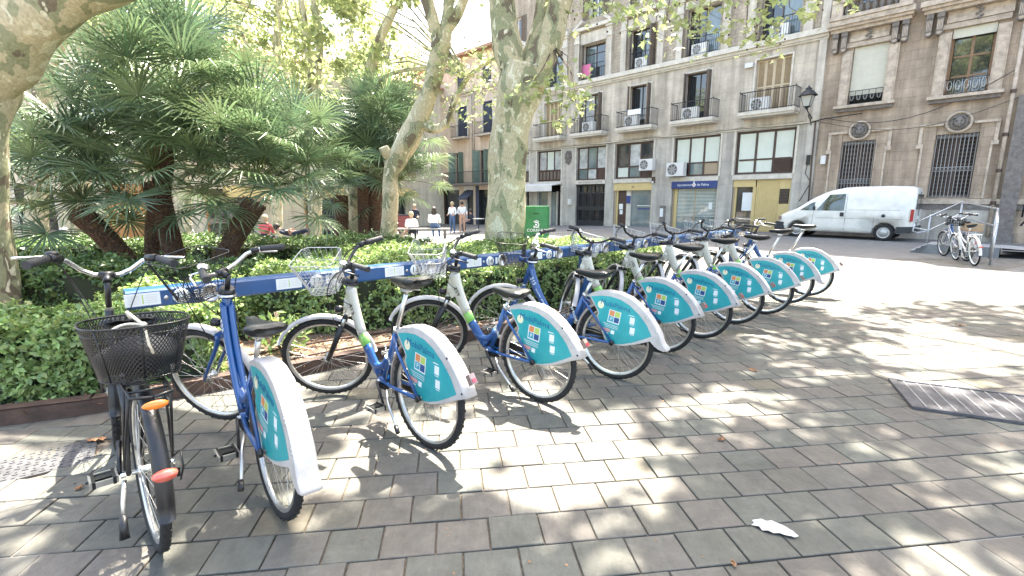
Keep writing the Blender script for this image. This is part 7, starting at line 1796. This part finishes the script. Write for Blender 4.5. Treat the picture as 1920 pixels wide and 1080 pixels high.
def J_sit():
    j = dict(pelvis=((0, 0, .50), (.16, .12)), waist=((0, -.02, .64), (.145, .105)), chest=((0, 0, .88), (.17, .115)), neck=((0, .03, 1.04), (.055, .055)), head=((0, .05, 1.12), (.075, .085)), crown=((0, .06, 1.24), (.075, .085)))
    for s, x in (('L', -1), ('R', 1)):
        j.update({'sh' + s: ((x * .19, 0, .94), (.065, .065)), 'el' + s: ((x * .24, .08, .70), (.048, .048)), 'wr' + s: ((x * .16, .30, .66), (.032, .032)), 'ha' + s: ((x * .12, .38, .66), (.035, .022)),
                  'hip' + s: ((x * .10, .04, .50), (.095, .09)), 'kn' + s: ((x * .13, .46, .50), (.065, .065)), 'an' + s: ((x * .13, .46, .09), (.042, .045)), 'to' + s: ((x * .14, .60, .045), (.04, .03))})
    return j
def J_lie():
    j = dict(pelvis=((0, 0, .58), (.16, .12)), waist=((0, .15, .60), (.14, .12)), chest=((0, .38, .66), (.17, .13)), neck=((0, .52, .72), (.055, .055)), head=((0, .60, .78), (.075, .085)), crown=((0, .70, .84), (.075, .085)))
    for s, x in (('L', -1), ('R', 1)):
        j.update({'sh' + s: ((x * .19, .42, .66), (.065, .065)), 'el' + s: ((x * .28, .22, .62), (.048, .048)), 'wr' + s: ((x * .14, .12, .74), (.032, .032)), 'ha' + s: ((x * .07, .08, .76), (.035, .022)),
                  'hip' + s: ((x * .10, -.06, .58), (.10, .10)), 'kn' + s: ((x * .12, -.42, .72), (.065, .065)), 'an' + s: ((x * .13, -.72, .54), (.042, .045)), 'to' + s: ((x * .14, -.86, .58), (.04, .03))})
    return j
GP = "people in the square"
def at(x, y): return gz(x, y)
person("person standing in white shirt and blue jeans, left of two standing together", (-3.32, 27), R(150), J_stand(.05), ['shirtw', 'jeans'], 'hairbl', GP, z=at(-3.32, 27))
person("person standing in white shirt and peach trousers, right of two standing together", (-2.80, 27.2), R(200), J_stand(.12), ['shirtw', 'peach'], 'hairdk', GP, z=at(-2.8, 27.2))
person("person with long dark hair and white top seated with her back to the camera", (-3.25, 20.2), R(0), J_sit(), ['shirtw', 'jeans'], 'hairdk', GP, z=at(-3.25, 20), hairlong=True)
person("person in white seated low on the bench, left of the long haired woman", (-4.2, 20.2), R(10), J_sit(), ['shirtw', 'darkc'], 'hairbl', GP, z=at(-4.2, 20) - .15)
person("person in coral shirt with blonde hair seated on the dark bench, back to the camera", (-8.75, 17.1), R(-8), J_sit(), ['pinkc', 'darkc'], 'hairbl', GP, z=at(-8.75, 17) - .12)
person("person in dark clothes reclining on the dark bench beside the coral shirt", (-7.7, 17.1), R(92), J_lie(), ['darkc', 'darkc'], 'hairdk', GP, z=at(-7.7, 17) - .1)
person("waiter in dark clothes standing behind the red cabinet", (-5.5, 27.4), R(180), J_stand(.05), ['darkc', 'darkc'], 'hairbl', GP, z=at(-5.5, 27.4))
person("person in dark clothes seated by the cafe window near the big plane tree", (-2.4, 28.5), R(120), J_sit(), ['darkc', 'darkc'], 'hairdk', GP, z=at(-2.4, 28.5))
def bench(x, y, rz, w, label, mat, z):
    t = thing("bench", label, "bench", (x, y, z), rz)
    for k in range(4): MB().box(-w / 2, w / 2, -.22 + k * .115, -.12 + k * .115, .42, .455, M[mat]).build("slat", t)
    for s in (-1, 1): MB().box(s * (w / 2 - .2) - .04, s * (w / 2 - .2) + .04, -.2, .2, 0, .418, M['paldark']).build("leg", t)
bench(-8.3, 17.1, 0, 4.2, "long dark bench behind the hedge where the coral shirt sits", 'frame', at(-8.3, 17) - .10)
bench(-3.7, 20.1, 0, 2.2, "pale slatted bench with two people in white on it", 'bench', at(-3.7, 20))
def cabinet(x, y, label):
    t = thing("menu_cabinet", label, "cabinet", (x, y, at(x, y)), 0); MB().box(-.32, .32, -.2, .2, .08, 1.15, M['stackred']).build("body", t); MB().box(-.36, .36, -.24, .24, 1.151, 1.20, M['darkc']).build("top", t)
    for s in (-1, 1): MB().box(s * .25 - .03, s * .25 + .03, -.15, .15, 0, .079, M['darkc']).build("leg", t)
cabinet(-5.95, 26.8, "dark red cabinet standing in front of the cafe, left of the people in white")
def bollard(x, y, label):
    t = thing("bollard", label, "bollard", (x, y, at(x, y)), 0, "grey bollards by the benches"); b = MB(); b.lathe([(.11, 0), (.11, .85), (.09, .92), (.001, .95)], M['acgrey'], (0, 0, 0), 'z', 14); b.build("post", t); b = MB(); b.lathe([(.114, .70), (.114, .78)], M['stickw'], (0, 0, 0), 'z', 14); b.build("band", t)
bollard(-9.5, 18.0, "grey bollard with a white band left of the coral shirted person"); bollard(-13.2, 18.2, "grey bollard behind the trunks of the big palm")
bollard(-11.9, 12.8, "short grey post behind the hedge by the leaning palm trunk")
def cafe_table(x, y, label):
    t = thing("cafe_table", label, "table", (x, y, at(x, y)), 0, "cafe tables"); b = MB(); b.lathe([(.001, .72), (.34, .72), (.34, .75), (.001, .75)], M['acw'], (0, 0, 0), 'z', 18); b.build("top", t); b = MB(); b.lathe([(.22, 0), (.03, .04), (.03, .72)], M['iron'], (0, 0, 0), 'z', 10); b.build("leg", t)
cafe_table(-1.9, 27.5, "round white cafe table right of the two standing people"); cafe_table(-6.6, 28.2, "round white cafe table left of the red cabinet")
def sky_check(): pass
